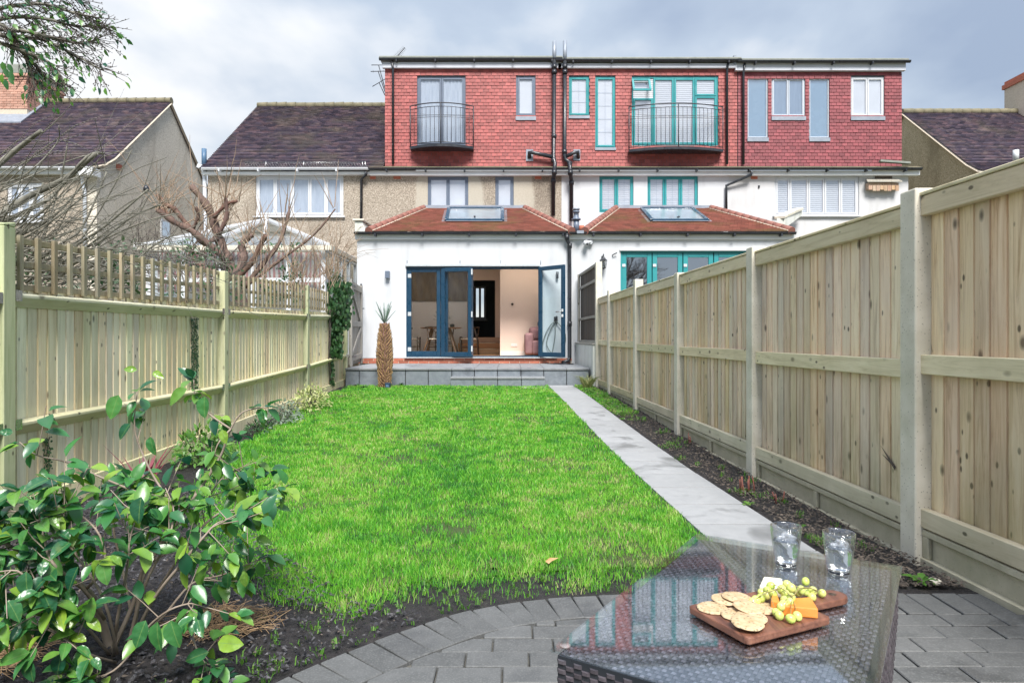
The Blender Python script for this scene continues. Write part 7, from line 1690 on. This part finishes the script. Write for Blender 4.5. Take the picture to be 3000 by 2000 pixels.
m = MB(); spine = [tp(2250, 1735, .050), tp(2290, 1722, .058), tp(2320, 1745, .052), tp(2345, 1722, .055), tp(2375, 1722, .048), tp(2395, 1730, .04)]
m.tube(smooth_line(spine, 3), .0013, 5)
for p in ctr: q = min(spine, key=lambda s_: (s_-p).length); m.tube([q, (p+q)/2+Vector((0,0,.004)), p], .0008, 4)
obj('stalk', m, simple('grape_stalk', (.20,.15,.05), (.28,.24,.10), 40, .7), gb)
# glasses
def tumbler(x, yb, label, k):
    c = tp(x, yb); t = thing('drinking_glass', label, 'glass', c, 'ribbed water glasses on the table'); H, rb, rt = .107, .0285, .0405; N = 96
    m = MB(); prof = [(0, 0), (rb*.92, 0), (rb, .003)]+[(lerp(rb, rt, i/8), .003+(H-.003)*i/8) for i in range(1, 9)]; inn = [(lerp(rb, rt, (z-.0)/H)-.0026, z) for z in (H-.0005, H*.8, H*.6, H*.4, H*.25, .015)]+[(rb*.8, .011), (0, .0105)]
    P = prof+[(rt-.0012, H+.0009)]+inn
    for i, (r, z) in enumerate(P):
        for q in range(N):
            a = 2*PI*q/N; fl_ = 1+(.020*math.cos(26*a) if 2 < i < 10 and z < H*.93 else 0); m.v.append((c.x+r*fl_*math.cos(a), c.y+r*fl_*math.sin(a), TT+.0005+z))
    for i in range(len(P)-1):
        for q in range(N): a = i*N+q; b = i*N+(q+1) % N; m.f.append((a, b, b+N, a+N)); m.sm.append(True)
    obj('tumbler', m, m_tumbler, t)
    lvl = .070; m = MB(); wr = lambda z: lerp(rb, rt, z/H)-.0024
    m.lathe([(0, .0108), (rb*.8, .0112)]+[(wr(z), z) for z in (.016, .03, .05, lvl-.001)]+[(wr(lvl)-.001, lvl-.0002), (0, lvl-.0006)], 32, (c.x, c.y, TT+.0005), close=False); obj('water', m, m_water, t)
    m = MB(); m.lathe([(0, .0006), (rb*.9, .0006), (rb*.93, .004), (rb*.86, .0095), (0, .0098)], 32, (c.x, c.y, TT+.0005), close=False); obj('base', m, m_tumblerbase, t)
    for j in range(5):
        a = (j-1)*PI/2+.2; r = .017 if j else 0; o = Vector((c.x+r*math.cos(a), c.y+r*math.sin(a), TT+lvl-.004+.006*(j % 2)+(.014 if j == 0 else 0)))
        m = MB(); s_ = R.uniform(.0075, .010); M_ = Matrix.Translation(o) @ basis(rv(), rv()).to_matrix().to_4x4()
        m.hexa([M_ @ Vector(v)*1 for v in [(-s_,-s_,-s_),(s_,-s_,-s_),(s_,s_,-s_),(-s_,s_,-s_),(-s_,-s_,s_),(s_,-s_,s_),(s_,s_,s_),(-s_,s_,s_)]])
        tag(obj('ice_cube', m, m_ice, bevel=.003, seg=2, smooth=True, origin=o), ['ice cube standing tallest in the middle of the ', 'ice cube at the right of the ', 'ice cube at the back of the ', 'ice cube at the left of the ', 'ice cube at the front of the '][j]+('farther' if k < 1 else 'nearer')+' ribbed glass of water', 'ice cube', 'ice cubes in the '+('left' if k < 1 else 'right')+' glass')
tumbler(2303, 1655, 'ribbed water glass with ice, left and farther of the pair on the table', 0)
tumbler(2458, 1678, 'ribbed water glass with ice, right of the pair and nearer the fence', 1.5)
